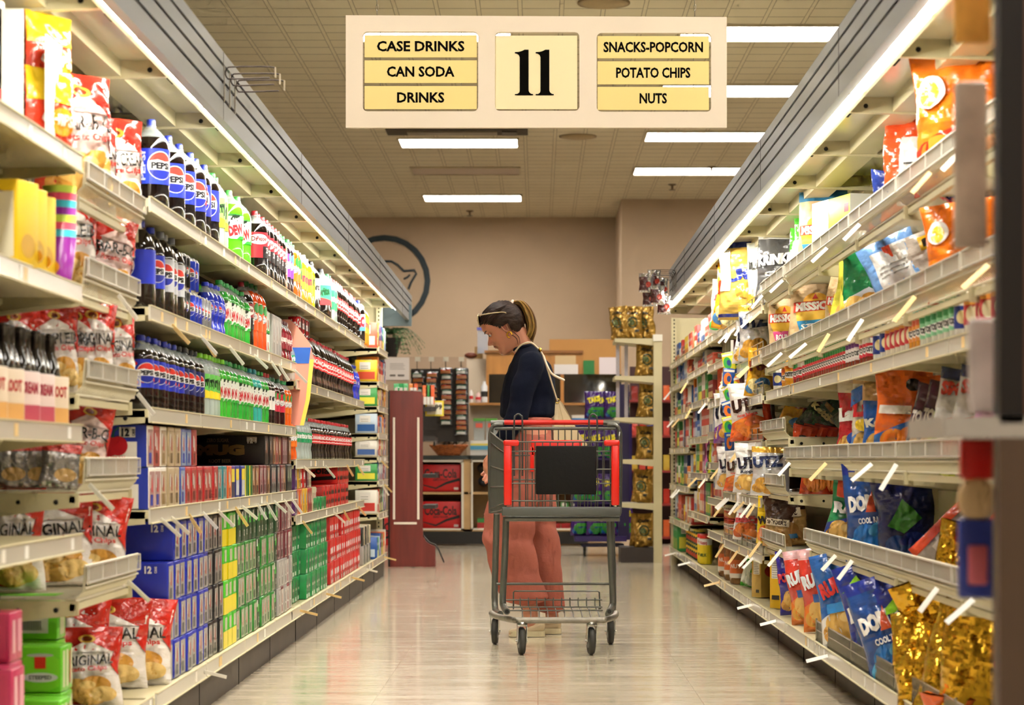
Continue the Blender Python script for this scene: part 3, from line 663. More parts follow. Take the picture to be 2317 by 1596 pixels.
# ---- boxes and cartons
def carton(name, w, L, h, col, front, side, cat='box', top=None, bev=.004, r=.33):
    g = G().cbox((0, 0, h/2), (w, L, h), mat(col, r=r), bev)
    if front: art(g, front, lambda u, v, o: (u, -L/2-o, v), off=.0006)
    if side:
        art(g, side, lambda u, v, o: (-w/2-o, -u, v), off=.0006); art(g, side, lambda u, v, o: (w/2+o, u, v), off=.0006)
    if top: art(g, top, lambda u, v, o: (u, v, h+o), off=.0006)
    return Proto(name, cat, [(name, g, [])], (w, L, h), single=True)
CW, CL, CH = .118, .40, .130
def endart(gray='a7a49f', mark='b04038', dark='4a4a52', band=None):
    w, h = CW, CH; s = [('r', gray, -w*.36, h*.03, w*.40, h*.9), ('p', mark, [(-w*.1, h*.42), (w*.12, h*.38), (w*.08, h*.72), (-w*.04, h*.78)]), ('r', dark, -w*.2, h*.08, w*.15, h*.34), ('r', 'dcd8d2', -w*.3, h*.5, -w*.16, h*.82)]
    if band: s.append(('r', band, -w*.5, h*.0, w*.5, h*.12))
    return s
def side12(logo, num='ffffff', extra=()):
    h = CH; return list(extra) + list(logo) + [fitt(num, '12', .135, h*.82, h*.17, .024, 0, .05), fitt(num, 'CANS', .160, h*.82, h*.06, .022, 90, .04)]
def C12(col, logo, front, num='ffffff', extra=(), top=None): return carton('soda_carton', CW, CL, CH, col, front, side12(logo, num, extra), 'soda carton', top)
h = CH
B['c_pep'] = C12('2434b4', globe(-.06, h*.5, h*.40), endart())
B['c_blk'] = C12('17171b', [fitt('e8e8e8', 'ZERO', .12, h*.35, h*.2, .09), fitt('e8e8e8', 'SUGAR', .12, h*.12, h*.15, .1)], endart('8f8c88', 'b04038', '333338'))
cher = [('e', 'c81c26', .085, h*.48, .032, .030), ('e', 'c81c26', .112, h*.50, .030, .030), ('p', '2f7a3a', arc([(.095, h*.7), (.10, h*.85), (.115, h*.95)], .004)), fitt('d8242c', 'WILD CHERRY', .075, h*.2, h*.10, .12), fitt('d8242c', '& CREAM', .085, h*.07, h*.13, .12)]
B['c_cream'] = C12('efe9dc', cher, endart('b08a88', 'c83038', '2c3ea8'), '22242c', [('r', '2c3ea8', .07, h*.6, .20, h*1.0), ('r', '2c3ea8', .17, 0, .20, h), ('r', 'efe9dc', .115, h*.7, .165, h*.95), ('p', 'd86a70', [(-.2, h), (-.14, h*.3), (-.06, h*.9), (0, h)]), ('p', '2c3ea8', [(-.16, 0), (-.05, h*.4), (.0, h*.1), (-.02, 0)])] + globe(-.08, h*.45, h*.34))
B['c_diet'] = C12('e9e4d8', [fitt('9a7a34', 'DIET', .11, h*.42, h*.2, .11), fitt('9a7a34', 'CAFFEINE FREE', .1, h*.16, h*.12, .15)], endart('b5a184', 'b04038', '8a7040'), '9a7a34')
B['c_tan'] = C12('b8a480', [], endart('bda98a', 'a04038', '6a5838'))
B['c_bw'] = C12('3858b4', [], endart('8fa4c0', 'b8303c', '2c3c9c'))
B['c_red'] = C12('b8242c', [], endart('b05048', 'd8c8c0', '6a1a20'))
B['c_teal'] = C12('1e8a94', [], endart('90a8a4', 'c04038', '206a70'))
B['c_orange'] = C12('e4622a', [], endart('e08a50', 'f0e8dc', 'a03a1c'))
B['c_purp'] = C12('6a2a94', [], [('r', 'e8d840', -.04, h*.5, .04, h*.9), ('r', '3a3c58', -.05, h*.05, .05, h*.5)])
B['c_navy'] = C12('1d2c88', [fitt('f0e040', 'ICED', .1, h*.7, h*.2, .1)], [('r', 'f0dc3c', -.045, h*.55, .045, h*.9), ('r', 'c8ccd0', -.045, h*.08, .045, h*.55)])
B['c_dewy'] = C12('1f7a34', [fitt('f0dc3c', 'DEW', .05, h*.5, h*.4, .12, 10, .06)], [('r', 'e8dc2c', -.05, 0, -.02, h), ('r', '1d6a2c', -.02, 0, .055, h)])
B['c_brown'] = C12('5a3424', [], endart('a87a54', 'c8a880', '3a2018'))
B['c_mar'] = C12('6e1a26', [('e', 'e4d4a8', .09, h*.1, .07, h*.45)], endart('a8888c', '6e1a26', '4a1820'))
B['c_mug'] = C12('151210', [fitt('8a7a5c', 'ZERO SUGAR', -.01, h*.83, h*.12, .10), fitt('9a8048', 'MUG', 0, h*.5, h*.3, .22, 0, .09), fitt('8a7a5c', 'ROOT BEER', .0, h*.12, h*.12, .10), ('r', 'c8c4b8', .12, h*.78, .165, h*.95)], endart('4a3a30', '9a5a34', '201814'))
B['c_lime'] = C12('4cc42c', [('r', 'f0dc1c', -.2, 0, .2, h*.5), fitt('26301a', 'LEMON LIME', .12, h*.2, h*.1, .11)], [('r', 'f0dc1c', -CW/2, 0, CW/2, h*.5), ('r', 'c4c8a8', -.02, h*.55, .04, h*.9)])
B['c_green'] = C12('2c8a34', [], endart('a8ac94', 'b87050', '3a6a3a'))
B['c_dkg'] = C12('12401f', [fitt('e8e8e0', 'LO', .13, h*.3, h*.22, .06)], [('r', '44b43c', -.03, h*.55, .03, h*.8), fitt('e8e8e0', 'O', .02, h*.28, h*.2, .03), ('r', 'e0e0d8', -.05, h*.72, -.02, h*.95)])
B['c_silver'] = C12('a9a6a2', [], endart('c8c4be', '8a7a78', '8a8680'))
B['c_mw'] = C12('7a1c2c', [], endart('d8d0c8', '8a2030', 'a86a70'))
B['c_ging'] = C12('12964e', [('r', 'dfe8e0', .12, h*.45, .15, h*.62)], [('e', '0f6a3a', 0, h*.5, .04, .04), fitt('e8e8d0', 'GINGER', 0, h*.5, h*.1, .07), ('r', 'dfe8e0', -.05, h*.05, 0, h*.2)])
B['c_coke'] = C12('d81f22', [fitt('ffffff', 'Coke', .05, h*.5, h*.5, .2, 0, .03)], [fitt('ffffff', 'ne', .0, h*.5, h*.35, .07, 0, .05), ('e', '8f1418', 0, h*.2, .02, .015), ('r', 'f4ece8', 0, h*.04, .045, h*.2)])
B['c_cokez'] = C12('d3201f', [('p', '181010', arc([(-.18, h*.2), (-.05, h*.12), (.06, h*.24), (.19, h*.3)], .022)), fitt('181010', 'Coca-Cola', 0, h*.65, h*.35, .3, 0, .04), fitt('181010', 'ZERO SUGAR', 0, h*.38, h*.08, .12)], [fitt('181010', 'mini', 0, h*.3, h*.2, .09, 0, .05), fitt('181010', 'mini', 0, h*.7, h*.2, .09, 0, .05)])
B['c_yel'] = C12('e8b41c', [], endart('e8c060', '404a8a', 'a07a14')); B['c_vio'] = C12('58246a', [], endart('9a80a8', 'd0b040', '3a1848')); B['c_beige'] = C12('d4c8a4', [], endart('dcd2b4', 'b04038', '8a7a50')); B['c_dark'] = C12('20241f', [], endart('5a5e58', '70a050', '181a16'))
V = .57
SH = lambda L_, d_: [tuple([t_[0], t_[1]] + ([t_[2]+d_, t_[3], t_[4]+d_, t_[5]] if t_[0] == 'r' else [t_[2]+d_] + list(t_[3:]) if t_[0] == 'e' else [[(a+d_, b) for a, b in t_[2]]] if t_[0] == 'p' else [t_[2], t_[3]+d_] + list(t_[4:]))) for t_ in L_]
g_can = scl([('p', '7ed62e', [(-.02, .01), (.03, .01), (.055, .03), (.055, .15), (.04, .17), (-.03, .17), (-.045, .15), (-.045, .03)]), ('e', 'b8bcb8', .005, .172, .035, .008), ('r', 'd8321c', -.01, .11, .02, .165), ('e', 'd8d8d8', .005, .07, .046, .022)], 1, V) + [fitt('303030', 'STEEPED', .005, .04, .010, .06)]
B['c_limebig'] = carton('drink_carton', .17, .27, .12, '66c41f', scl([('r', 'cfd8a8', -.06, .02, -.03, .19), ('r', 'cfd8a8', -.01, .02, .02, .19), ('r', 'c03a2a', .035, .03, .05, .18), ('r', 'cfd8a8', .055, .02, .075, .19)], 1, V), SH(g_can, .075), 'soda carton')
B['c_limeback'] = carton('drink_carton', .17, .27, .12, '66c41f', scl([('r', 'c8cfa8', -.03, .02, .06, .19)], 1, V), SH(scl([('r', 'c9c4bc', -.10, .03, .05, .185), ('r', 'e0605a', -.03, .14, .04, .175), ('r', '6a6a66', -.09, .10, -.04, .17)] + [('r', '57554f', -.02+.006*i, .045, -.017+.006*i, .09) for i in range(9)], 1, V), .06), 'soda carton')
B['c_pink'] = carton('drink_carton', .13, .22, .12, 'c83a64', [('r', 'e8b0b8', -.04, .02, -.01, .10), ('r', 'e8a0b0', .01, .02, .05, .10)], [('r', 'd84a70', -.1, .01, .1, .11)], 'soda carton')
B['sixpack'] = None
# a paperboard carrier with four or six long-necked bottles
def carrier(col, col2, txt, tc):
    w, L, hc = .135, .2, .125; g = G().cbox((0, 0, hc/2), (w, L, hc), mat(col, r=.5), .003)
    side = [('r', col2, -.09, .0, .09, .045), fitt(tc, txt, 0, .085, .03, .13, 0, .05), ('e', col2, .0, .04, .04, .02)]
    art(g, side, lambda u, v, o: (-w/2-o, -u, v)); art(g, scl([('r', col2, -.45, 0, .45, .35), fitt(tc, txt, 0, .68, .22, .8)], w, hc)[:1] + [fitt(tc, txt, 0, .085, .026, .1, 0, .05)], lambda u, v, o: (u, -L/2-o, v))
    bt = G()
    parts = [('carrier', g, [])]
    for i in (-1, 1):
        for j in (-1, 0, 1):
            gb = G().lathe([(.028, .02), (.029, .12), (.024, .15), (.013, .185), (.0125, .225), (.0135, .226), (.0135, .235), (.001, .236)], mat('2a241e', r=.08, coat=.5), 12, (i*.032, j*.062, 0), cap=False); parts.append(('bottle', gb, []))
    return Proto('bottle_carrier', 'bottle carrier', parts, (w, L, .23))
B['sixpack_r'] = carrier('e6d2b8', 'e0a860', 'ROOT', 'c03a38'); B['sixpack_o'] = carrier('e8703a', 'f0e0c0', 'ALE', 'f8f0e0'); B['sixpack_p'] = carrier('e8d0c8', 'c04860', 'CREAM', 'b02a48')
# ---- jars, tubs
def jar(col, lid, lab, arts, h=.135, r=.040, z0=.2, z1=.68, cat='jar', name='salsa_jar', lr=None, alpha=1):
    b = G().lathe([(r*.9, 0), (r, .008), (r, h*.74), (r*.86, h*.84), (r*.80, h*.88)], mat(col, r=.12, coat=.7, var=.25, vs=60, alpha=alpha), 18)
    l = G().lathe([((lr or r*.86), h*.87), ((lr or r*.86), h*.99), (.001, h)], mat(lid, r=.3), 18, cap=False)
    rl = r+.0012; p = G().lathe([(rl, z0*h), (rl, z1*h)], pap(lab), 22, cap=False); hh = (z1-z0)*h
    art(p, arts(rl, hh), lambda u, v, o: ((rl+o)*math.sin(u/rl), -(rl+o)*math.cos(u/rl), z0*h+v), seg=.012, off=.0008)
    return Proto(name, cat, [('jar_body', b, []), ('lid', l, []), ('label', p, [])], (r, h))
def A_tost(c2, t='TOSTITOS'): return lambda r, h: [('r', c2, -r*1.6, h*.72, r*1.6, h), ('e', 'f4f0e8', 0, h*.36, r*.95, h*.22), fitt('181412', t, 0, h*.38, h*.24, r*1.7, 0, .06)]
B['j_red'] = jar('8e2a14', '2f7a3a', 'd8343a', A_tost('2f9a4a')); B['j_red2'] = jar('8e2a14', '8a1c20', 'd83240', A_tost('e8e2d8')); B['j_purp'] = jar('842a18', '5a2a70', 'e8dcd8', A_tost('7a3a94'))
B['j_cheese'] = jar('eda01e', 'd86a2c', 'f0a828', A_tost('e87a24'), h=.15, r=.048); B['j_white'] = jar('efe8dc', '22242c', '2a3c8a', lambda r, h: [('e', 'e8d8a0', 0, h*.5, r*.5, h*.3)], h=.13)
B['j_alf'] = jar('eadfca', 'c02c30', 'c43238', lambda r, h: [('e', 'e8dcb4', 0, h*.42, r*.55, h*.34), ('r', 'e8a04a', -r*.8, h*.8, r*.8, h)], h=.14)
B['j_queso'] = jar('e69a2c', '2e9a9a', 'e8943c', A_tost('e0603a')); B['j_ranch'] = jar('efe8d4', '2c7a3c', '8fd0a0', A_tost('4caa6a')); B['j_nuts'] = jar('9a6a3c', 'e4c01c', 'd86a2c', lambda r, h: [('r', 'e8e0d0', -r*1.6, 0, r*1.6, h*.25), fitt('f4ece0', 'NUTS', 0, h*.65, h*.22, r*1.3)], h=.24, r=.068, z0=.15, z1=.6, name='nut_jar', lr=.056)
def mushbar(name, col, lid, txt, tc): return jar(col, lid, col, lambda r, h: [fitt(tc, txt, 0, h*.5, h*.2, r*1.5, 0, .05)], h=.17, r=.045, name=name)
B['tub_mar'] = jar('4a1020', 'e8e0dc', '5a1428', lambda r, h: [('r', '8a8a6a', -r*.9, h*.1, -r*.2, h*.9), ('e', 'e8943c', r*.7, h*.3, r*.4, h*.25)], h=.20, r=.085, z0=.03, z1=.84, name='snack_tub', cat='tub', lr=.087)
B['can_blue'] = jar('e0a028', '2848b8', 'e8a428', lambda r, h: [('r', '2848b8', -r*1.7, 0, r*1.7, h*.25), fitt('f4ece0', 'BALLS', 0, h*.65, h*.2, r*1.3)], h=.24, r=.042, z0=.03, z1=.86, name='snack_canister', cat='canister', lr=.043)
B['can_org'] = jar('d85a24', '2848b8', 'd8502c', lambda r, h: [('r', 'e8c43c', -r*1.7, 0, r*1.7, h*.3), fitt('f4ece0', 'CRISPS', 0, h*.6, h*.15, r*1.3, 90)], h=.24, r=.038, z0=.03, z1=.86, name='snack_canister', cat='canister', lr=.039)
B['nutcan'] = jar('c8502c', 'd83a2c', 'cc4a28', lambda r, h: [('r', 'e8dccc', -r*1.7, h*.55, r*1.7, h*.85), fitt('4a1c14', 'PEANUTS', 0, h*.7, h*.16, r*1.6), ('e', 'e0b070', 0, h*.25, r*.9, h*.2)], h=.10, r=.05, z0=.03, z1=.84, name='nut_can', cat='can', lr=.051)
B['milk'] = jar('f0dc2c', 'd8322a', 'f0d824', lambda r, h: [('r', 'f0f0e8', -r*1.7, h*.75, r*1.7, h), fitt('c83030', 'Nesq', 0, h*.82, h*.14, r*1.2), fitt('1d5a2c', 'MILK', 0, h*.35, h*.12, r*1.1)], h=.21, r=.045, z0=.02, z1=.86, name='powder_canister', cat='canister', lr=.046)
B['smallcan'] = jar('3a5a34', 'c8b83a', '2c4a2c', lambda r, h: [('r', 'e8b42c', -r*1.7, h*.6, r*1.7, h*.8), ('e', 'd8402c', 0, h*.3, r*.7, h*.2)], h=.11, r=.036, z0=.03, z1=.9, name='food_can', cat='can', lr=.036)
# ---- bags
def bag(name, w, h, t, col, front, m=0.0, seed=1, back=None, flop=0.0, top=None, cat='bag', r=.24, crump=1.0, gus=0, mk=None, bot=.0):
    mk = mk or (lambda c: bagm(c, m if c in (col, top) else 0, r))
    def disp(a, b, sd):
        e = math.exp(-((b-.93)/.10)**2) + math.exp(-((b-.06)/.08)**2)
        n = noise.noise(Vector((a*1.6+sd*3.1, b*2.8, sd*1.7)))*.55 + abs(noise.noise(Vector((a*3.6, b*5.5+sd, sd*2.3))))*.5 - .1
        cr_ = abs(noise.noise(Vector((a*2.6+b*2+sd, b*6.5-a*1.5, sd*3.3))))
        return crump*(n*.19*t - (.06*t*math.exp(-(cr_/.13)**2)) + e*.11*t*math.sin(a*7+sd) )
    def S0(U, V, sg, o=0.0):
        a = max(-1, min(1, 2*U/w)); b = max(0, min(1, V/h))
        th = max(0, 1-abs(a)**2.6)**.55; tv = max(0, math.sin(PI*min(1, (b**.78)*.985+.008)))**.55 if not gus else max(0, min(1, (1-b)*3.2))**.6*min(1, b*14+.35)**.5
        T = t/2*th*tv; wx = w/2*a*(1-.09*math.sin(PI*b)*(0 if gus else 1) - (.10*b if gus else 0))
        y = T*sg + (disp(a, b, seed + (0 if sg > 0 else 9))*min(1, th*tv*1.5+.12))*sg
        k = max(0, b-.62)
        fl = flop*k*k*2.2
        sh = .35*crump*t*noise.noise(Vector((seed*1.3, b*2.2, 4.0)))*(1-abs(2*b-1))
        return Vector((wx + sh*.4, -y - o*sg - fl*h + sh*.5, b*h - abs(flop)*k*k*h*.9))
    nu, nv = 24, 34; g = G()
    for sg in (1, -1):
        vs = [S0(-w/2 + w*i/nu, h*j/nv, sg) for j in range(nv+1) for i in range(nu+1)]
        for j in range(nv):
            cc = top if (top and j/nv > .86) else (bot if (bot and j/nv < .06) else col)
            g.add([vs[(j+q)*(nu+1)+i] for q in (0, 1) for i in range(nu+1)], [(i, i+1, nu+1+i+1, nu+1+i) for i in range(nu)], bagm(cc, m, r) if cc in (col, top) else mk(cc), True)
    sub = []
    art(g, scl(front, w, h), lambda u, v, o: S0(u, v, 1, o), seg=w/20, off=.0036, mk=mk, d=.0011, sm=True)
    bk = back if back is not None else [('r', 'dcd8d0', -.32, .18, .32, .72)] + [('r', '8a8680', -.26, .24+.055*i, .24, .255+.055*i) for i in range(8)]
    art(g, scl(bk, w, h), lambda u, v, o: S0(-u, v, -1, o), seg=w/18, off=.0036, mk=mk, d=.0011, sm=True)
    return Proto(name, cat, [(name, g, [])], (w, t, h), single=True)
def T(col, txt, cu, cv, hh, wd, w, h, rot=0, bold=.04): # text in a bag: hh fraction of height, wd fraction of width
    return ('t', col, txt, cu, cv, hh, rot, (wd*w)/(hh*h*tw(txt, bold)), bold)
chips = lambda c='e8b860', d='d89c40': [('e', d, -.26, .16, .18, .10), ('e', c, -.14, .26, .22, .12), ('e', d, .14, .30, .22, .11), ('e', c, .05, .16, .26, .12), ('e', 'f0cc80' if c == 'e8b860' else c, .24, .18, .18, .10), ('e', 'f0cc80' if c == 'e8b860' else d, .02, .30, .12, .05)]
W, Hh = .25, .36
def orig(word, seed, sub='Potato Chips', w=W, h=Hh, base='ece4dc'):
    return bag('potato_chip_bag', w, h, .15, base, [('r', 'c8281c', -.5, .70, .5, 1), ('p', 'c8281c', [(-.5,.3),(-.34,.5),(-.30,.72),(-.5,.72)]), ('p', 'c8281c', [(.5,.4),(.36,.56),(.40,.72),(.5,.72)]), ('p', base, [(-.34,.70),(0,.84),(.36,.70)]), ('e', 'e0b040', 0, .86, .12, .05), ('e', '7a3418', 0, .86, .08, .032), ('p', 'd8452c', [(-.5,.06),(-.5,.36),(-.2,.1),(.0,.04)])] + chips() + [T('1c1512', word, 0, .60, .12, .80, w, h, 4, .02), T('c03028', sub, 0, .49, .055, .66, w, h, 4)], seed=seed, top='c8281c')
B['orig'] = orig('ORIGINAL', 1); B['orig2'] = orig('ORIGINAL', 2); B['rippled'] = orig('RIPPLED', 3); B['bbq'] = orig('BAR-B-Q', 4, base='e4c8c0'); B['sour'] = orig('SOUR CREAM', 5, 'Flavored Chips'); B['origbig'] = orig('ORIGINAL', 6, w=.33, h=.46); B['origbig2'] = orig('ORIGINAL', 7, w=.33, h=.46)
B['silverbag'] = bag('snack_bag', .26, .28, .12, 'a8a4a0', [('r', 'c03028', -.5, .8, .5, 1), ('e', 'd8b070', .1, .3, .3, .15)], m=.6, seed=8)
B['redyel'] = bag('snack_bag', .2, .24, .07, 'e03a1c', [('r', 'f0c81c', -.5, .62, .5, 1), ('e', 'f08a1c', .1, .4, .3, .16), T('f4f0e0', 'CHIPS', 0, .42, .12, .7, .2, .24)], seed=9)
def simple(name, w, h, t, col, word, wc, seed, m=0., acc=None, top=None, ws=.16, wy=.62, wd=.8, rot=6, pile=None, word2=None, w2c='ffffff', **k):
    fr = []
    if acc: fr += [('p', acc, [(-.5,.0),(.5,.0),(.5,.34),(.1,.46),(-.5,.30)])]
    fr += chips(*(pile or ('e8b860', 'd89c40'))) if pile is not False else []
    if word: fr.append(T(wc, word, 0, wy, ws, wd, w, h, rot, .07))
    if word2: fr.append(T(w2c, word2, 0, wy-.18, .055, .5, w, h, rot, .04))
    fr += k.pop('extra', [])
    return bag(name, w, h, t, col, fr, m, seed, top=top, **k)
B['utzw'] = simple('chip_bag', .24, .34, .11, 'e9e7e6', 'UTZ', '1c2036', 11, acc='d8d4d0', ws=.2, word2='Ripples', w2c='1c2036', rot=8)
B['utzp'] = simple('chip_bag', .24, .34, .11, 'e9e7e6', 'UTZ', '1c2036', 12, acc='7a3a94', ws=.2, rot=8, word2='No Salt', w2c='b03050')
B['utzh'] = simple('chip_bag', .24, .34, .11, 'f0ebe6', 'UTZ', '3a1c14', 13, acc='e85a1c', ws=.2, rot=8, word2='Honey Barbeque', w2c='d83a2c', pile=('e8802c', 'd8642c'), extra=[('r', 'e04a1c', .36, 0, .5, 1)])
B['utzy'] = simple('chip_bag', .24, .36, .12, 'e9c25c', 'Utz', '2c3a94', 14, ws=.13, wy=.55, pile=False, top='2c3a94', extra=[('r', '2c3a94', -.5, .03, .5, .07), ('r', 'f2eee6', -.5, .35, -.26, .86), ('e', 'd8a040', .1, .35, .25, .1)])
B['utzs'] = simple('chip_bag', .25, .36, .12, 'dcdcde', 'UTZ', '22305a', 15, ws=.2, wy=.7, m=.35, top='d8a83a', pile=('d8a040', 'c89030'))
B['doritos'] = simple('tortilla_chip_bag', .25, .36, .12, '1d4a94', 'DORITOS', 'f4f0ea', 16, ws=.14, wy=.6, rot=4, pile=('2c7ac8', '56b0e0'), word2='COOL RANCH', top='1a2c8c', extra=[('p', 'd8542c', [(-.12,.5),(.0,.72),(.05,.5)])])
B['dorblue'] = simple('tortilla_chip_bag', .25, .36, .12, '1a2c8c', 'DORITOS', 'f4f0ea', 17, ws=.14, wy=.5, rot=4, pile=('1d4a94', '22368c'), extra=[('p', '8fd02c', [(-.4,.72),(-.1,.86),(.0,.74)]), ('p', 'c8283c', [(0,.7),(.25,.86),(.3,.72)])])
B['ruff'] = simple('chip_bag', .25, .36, .12, '2460b0', 'RUFFLES', 'd8322c', 18, ws=.15, wy=.66, acc='e8e4e0', rot=14, extra=[('r', '3c94dc', -.3, .36, .4, .46)])
B['ruffr'] = simple('chip_bag', .24, .35, .11, 'd83a2c', 'RUFFLES', 'e8ecf4', 19, ws=.15, wy=.66, acc='e87a2c', rot=14, top='e8b4b8', extra=[('r', '2c5aa8', -.2, .36, .3, .46)])
B['cheet'] = simple('puffs_bag', .26, .36, .12, 'ee6a14', '', 'ffffff', 20, acc='2468b8', pile=('f08a24', 'f0801c'), extra=[('p', 'f0761c', arc([(-.3,.15),(-.25,.3),(-.1,.32)], .05)), ('p', 'f0761c', arc([(.0,.12),(.12,.25),(.3,.2)], .05)), ('e', '1c1410', .1, .8, .1, .06), ('r', 'f0e8dc', -.4, .52, .1, .6)])
B['cheetj'] = simple('puffs_bag', .26, .32, .13, 'ef7a1a', '', 'ffffff', 21, acc='d8321c', pile=('f09a34', 'f0801c'), extra=[('e', 'f4f0ea', -.25, .7, .16, .12), ('e', 'e8c040', -.25, .68, .1, .09)])
B['laysr'] = simple('chip_bag', .22, .32, .10, 'c8202c', 'Lays', 'f4f0ea', 22, ws=.14, acc='c8202c', extra=[('e', '2c5ac0', .1, .35, .2, .08)], top='e8d8c0')
B['laysy'] = simple('chip_bag', .22, .34, .10, 'e8dcc8', 'Lays', 'd8202c', 23, ws=.16, acc='3c84d0', top='d8b080', extra=[('p', '3a6ac4', [(-.5,.62),(.1,.80),(-.2,.88),(-.5,.8)]), ('e', 'f0c82c', -.1, .45, .22, .07)])
B['laysb'] = simple('chip_bag', .24, .36, .11, '2060b8', 'Kettle', 'e8e4d0', 24, ws=.08, wy=.5, top='c89a5c', extra=[('r', 'c89a5c', -.5, .72, .5, .9)])
B['tosp'] = simple('tortilla_chip_bag', .22, .36, .11, '4a1c34', 'TOSTITOS', 'f0e8dc', 25, ws=.13, wy=.62, word2='Blue Corn', extra=[('p', 'e0a040', [(-.5,.0),(-.3,.24),(-.1,.0)])])
B['popw'] = simple('popcorn_bag', .24, .36, .11, 'dcd8d4', 'SMART', 'd84a3c', 26, ws=.12, wy=.82, top='22305a', pile=('f0ece4', 'e4e0d8'), extra=[('p', 'd8502c', [(-.2,.5),(.1,.58),(.0,.44)])])
B['green'] = simple('chip_bag', .24, .36, .12, '1f7a44', '', 'ffffff', 27, acc='d8dce0', top='e4ecd8', extra=[('r', '2c6ab8', -.1, .15, .35, .3), ('p', 'e8c84c', [(-.5,0),(-.5,.5),(-.25,.2)])])
B['yelcrisp'] = simple('chip_bag', .24, .36, .11, 'e4d84a', 'Crisp', 'c83a4c', 28, ws=.16, wy=.6, rot=70, wd=.6, extra=[('e', '2f9a4c', .0, .84, .12, .05)])
B['blackbag'] = simple('chip_bag', .26, .36, .12, '1d1b1c', 'TORTILLA', 'd8d0c8', 29, ws=.07, wy=.4, pile=('5a3a24', '3a2a20'))
B['lightblue'] = bag('chip_bag', .28, .38, .13, '6f9cd8', [('r', 'c8c6c2', -.3, .25, .34, .85), ('r', '8a8680', -.24, .5, .28, .52), ('r', '8a8680', -.24, .56, .28, .58), ('r', '8a8680', -.24, .62, .28, .64), ('e', '9cc0ec', -.3, .2, .2, .15)], seed=30)
B['gold'] = simple('gold_foil_bag', .28, .36, .14, 'd8a82c', '', 'ffffff', 31, m=.85, pile=False, r=.2, crump=1.8, extra=[('e', 'c8302c', .15, .5, .14, .06), ('e', '8a1c18', .15, .5, .07, .03)])
B['takis'] = simple('rolled_chip_bag', .20, .30, .09, '3c1a6a', 'TAKIS', 'e4d42c', 32, ws=.18, wy=.70, rot=12, pile=('2c8a3c', '2458a0'), extra=[('r', '3c9a3c', -.2, .3, .5, .42)])
B['dkgreen'] = simple('popcorn_bag', .28, .36, .13, '173a1a', 'Kettle', 'd8c88c', 33, ws=.1, pile=False, r=.15, extra=[('r', 'a88848', -.12, .72, .14, .8)])
B['yellowb'] = simple('popcorn_bag', .24, .34, .11, 'e4a824', 'Pop', '7a2c14', 34, ws=.18, pile=('f0e0a0', '4c8ac8'))
B['orangeb'] = simple('crackers_bag', .15, .26, .09, 'd8441c', '', 'f4e4c0', 35, ws=.1, pile=('e08030', 'b83a18'), wd=.5, extra=[('r', '2a2420', -.15, .68, .15, .82)])
B['snyd'] = simple('pretzel_bag', .28, .38, .13, 'c49a5c', '', 'f0e6d0', 36, pile=('b8864a', 'a87838'), top='4a2c1c', extra=[('r', '4a2c1c', -.5, .62, .5, 1), ('r', 'e8d8b8', -.42, .5, .42, .66), T('3a2014', "SNYDER'S", 0, .58, .085, .7, .28, .38), ('r', '3c7cb0', .0, .12, .3, .2)])
B['wise'] = simple('chip_bag', .22, .34, .11, 'ecc818', 'WISE', '1c1810', 37, ws=.14, wy=.5, pile=('e8702c', 'e89040'), extra=[('e', '1c1810', 0, .8, .12, .06), ('e', 'f4f0e8', .03, .8, .04, .03)])
B['sweet'] = simple('chip_bag', .23, .35, .11, 'e8e4e2', 'BBQ', 'c83a44', 38, ws=.09, wy=.44, word2=None, pile=('e07a30', 'c85a24'), extra=[T('c83a44', 'Sweet', 0, .54, .08, .6, .23, .35), ('p', '1c1a1c', [(-.2,.7),(0,.9),(.1,.7)]), ('p', '1c1a1c', [(.1,.72),(.22,.86),(.2,.66)])])
B['greent'] = simple('chip_bag', .22, .34, .10, '14864c', 'RAY', 'f0f0f0', 39, ws=.12, wy=.55, acc='2c4a9c', extra=[('r', 'd84a2c', -.35, .66, .2, .88), ('r', '14864c', .3, 0, .5, 1)])
B['keeb'] = simple('snack_bag', .22, .32, .11, '3428a0', 'PORTERS', 'd83244', 40, ws=.13, wy=.6, acc='2c2094')
B['lime'] = simple('snack_bag', .20, .30, .10, 'd4e02c', '', 'ffffff', 41, pile=False, extra=[('e', '8a9a1c', 0, .5, .3, .18), ('e', 'e8902c', .1, .4, .16, .1)])
B['orangep'] = simple('snack_bag', .20, .30, .10, 'ee6418', '', 'ffffff', 42, pile=False)
B['navyb'] = simple('snack_bag', .26, .36, .13, '16205c', '', 'ffffff', 43, pile=('1d4a94', '22368c'), extra=[('p', '3c8a2c', [(-.3,.5),(.0,.8),(.3,.55),(.0,.4)])])
B['greyb'] = bag('chip_bag', .26, .38, .12, 'b4a89c', [('r', 'd84a24', -.5, 0, -.36, 1), ('r', 'e8dcd0', -.3, .2, .1, .6), ('r', 'd8a81c', .1, .8, .4, .95), ('r', '2a2018', .16, .83, .34, .92)], seed=44)
B['redor'] = bag('chip_bag', .22, .36, .10, 'd84a1c', [('r', 'c8c4c0', -.1, .2, .5, .8), ('r', '3a3430', .0, .5, .4, .52), ('r', '3a3430', .0, .56, .4, .58)], seed=45)
B['whitegr'] = simple('chip_bag', .22, .34, .10, 'dfe4dc', 'LATE', '4a4a4a', 46, ws=.1, pile=('c8c8c4', '9a9a96'), wy=.7, extra=[('r', '54c83c', .2, 0, .5, 1)])
B['greenw'] = simple('chip_bag', .20, .34, .10, '58c83c', '', 'ffffff', 47, pile=('e8f0e0', 'c8e0b8'), extra=[('r', 'e8f0e4', -.5, .1, -.1, .6)])
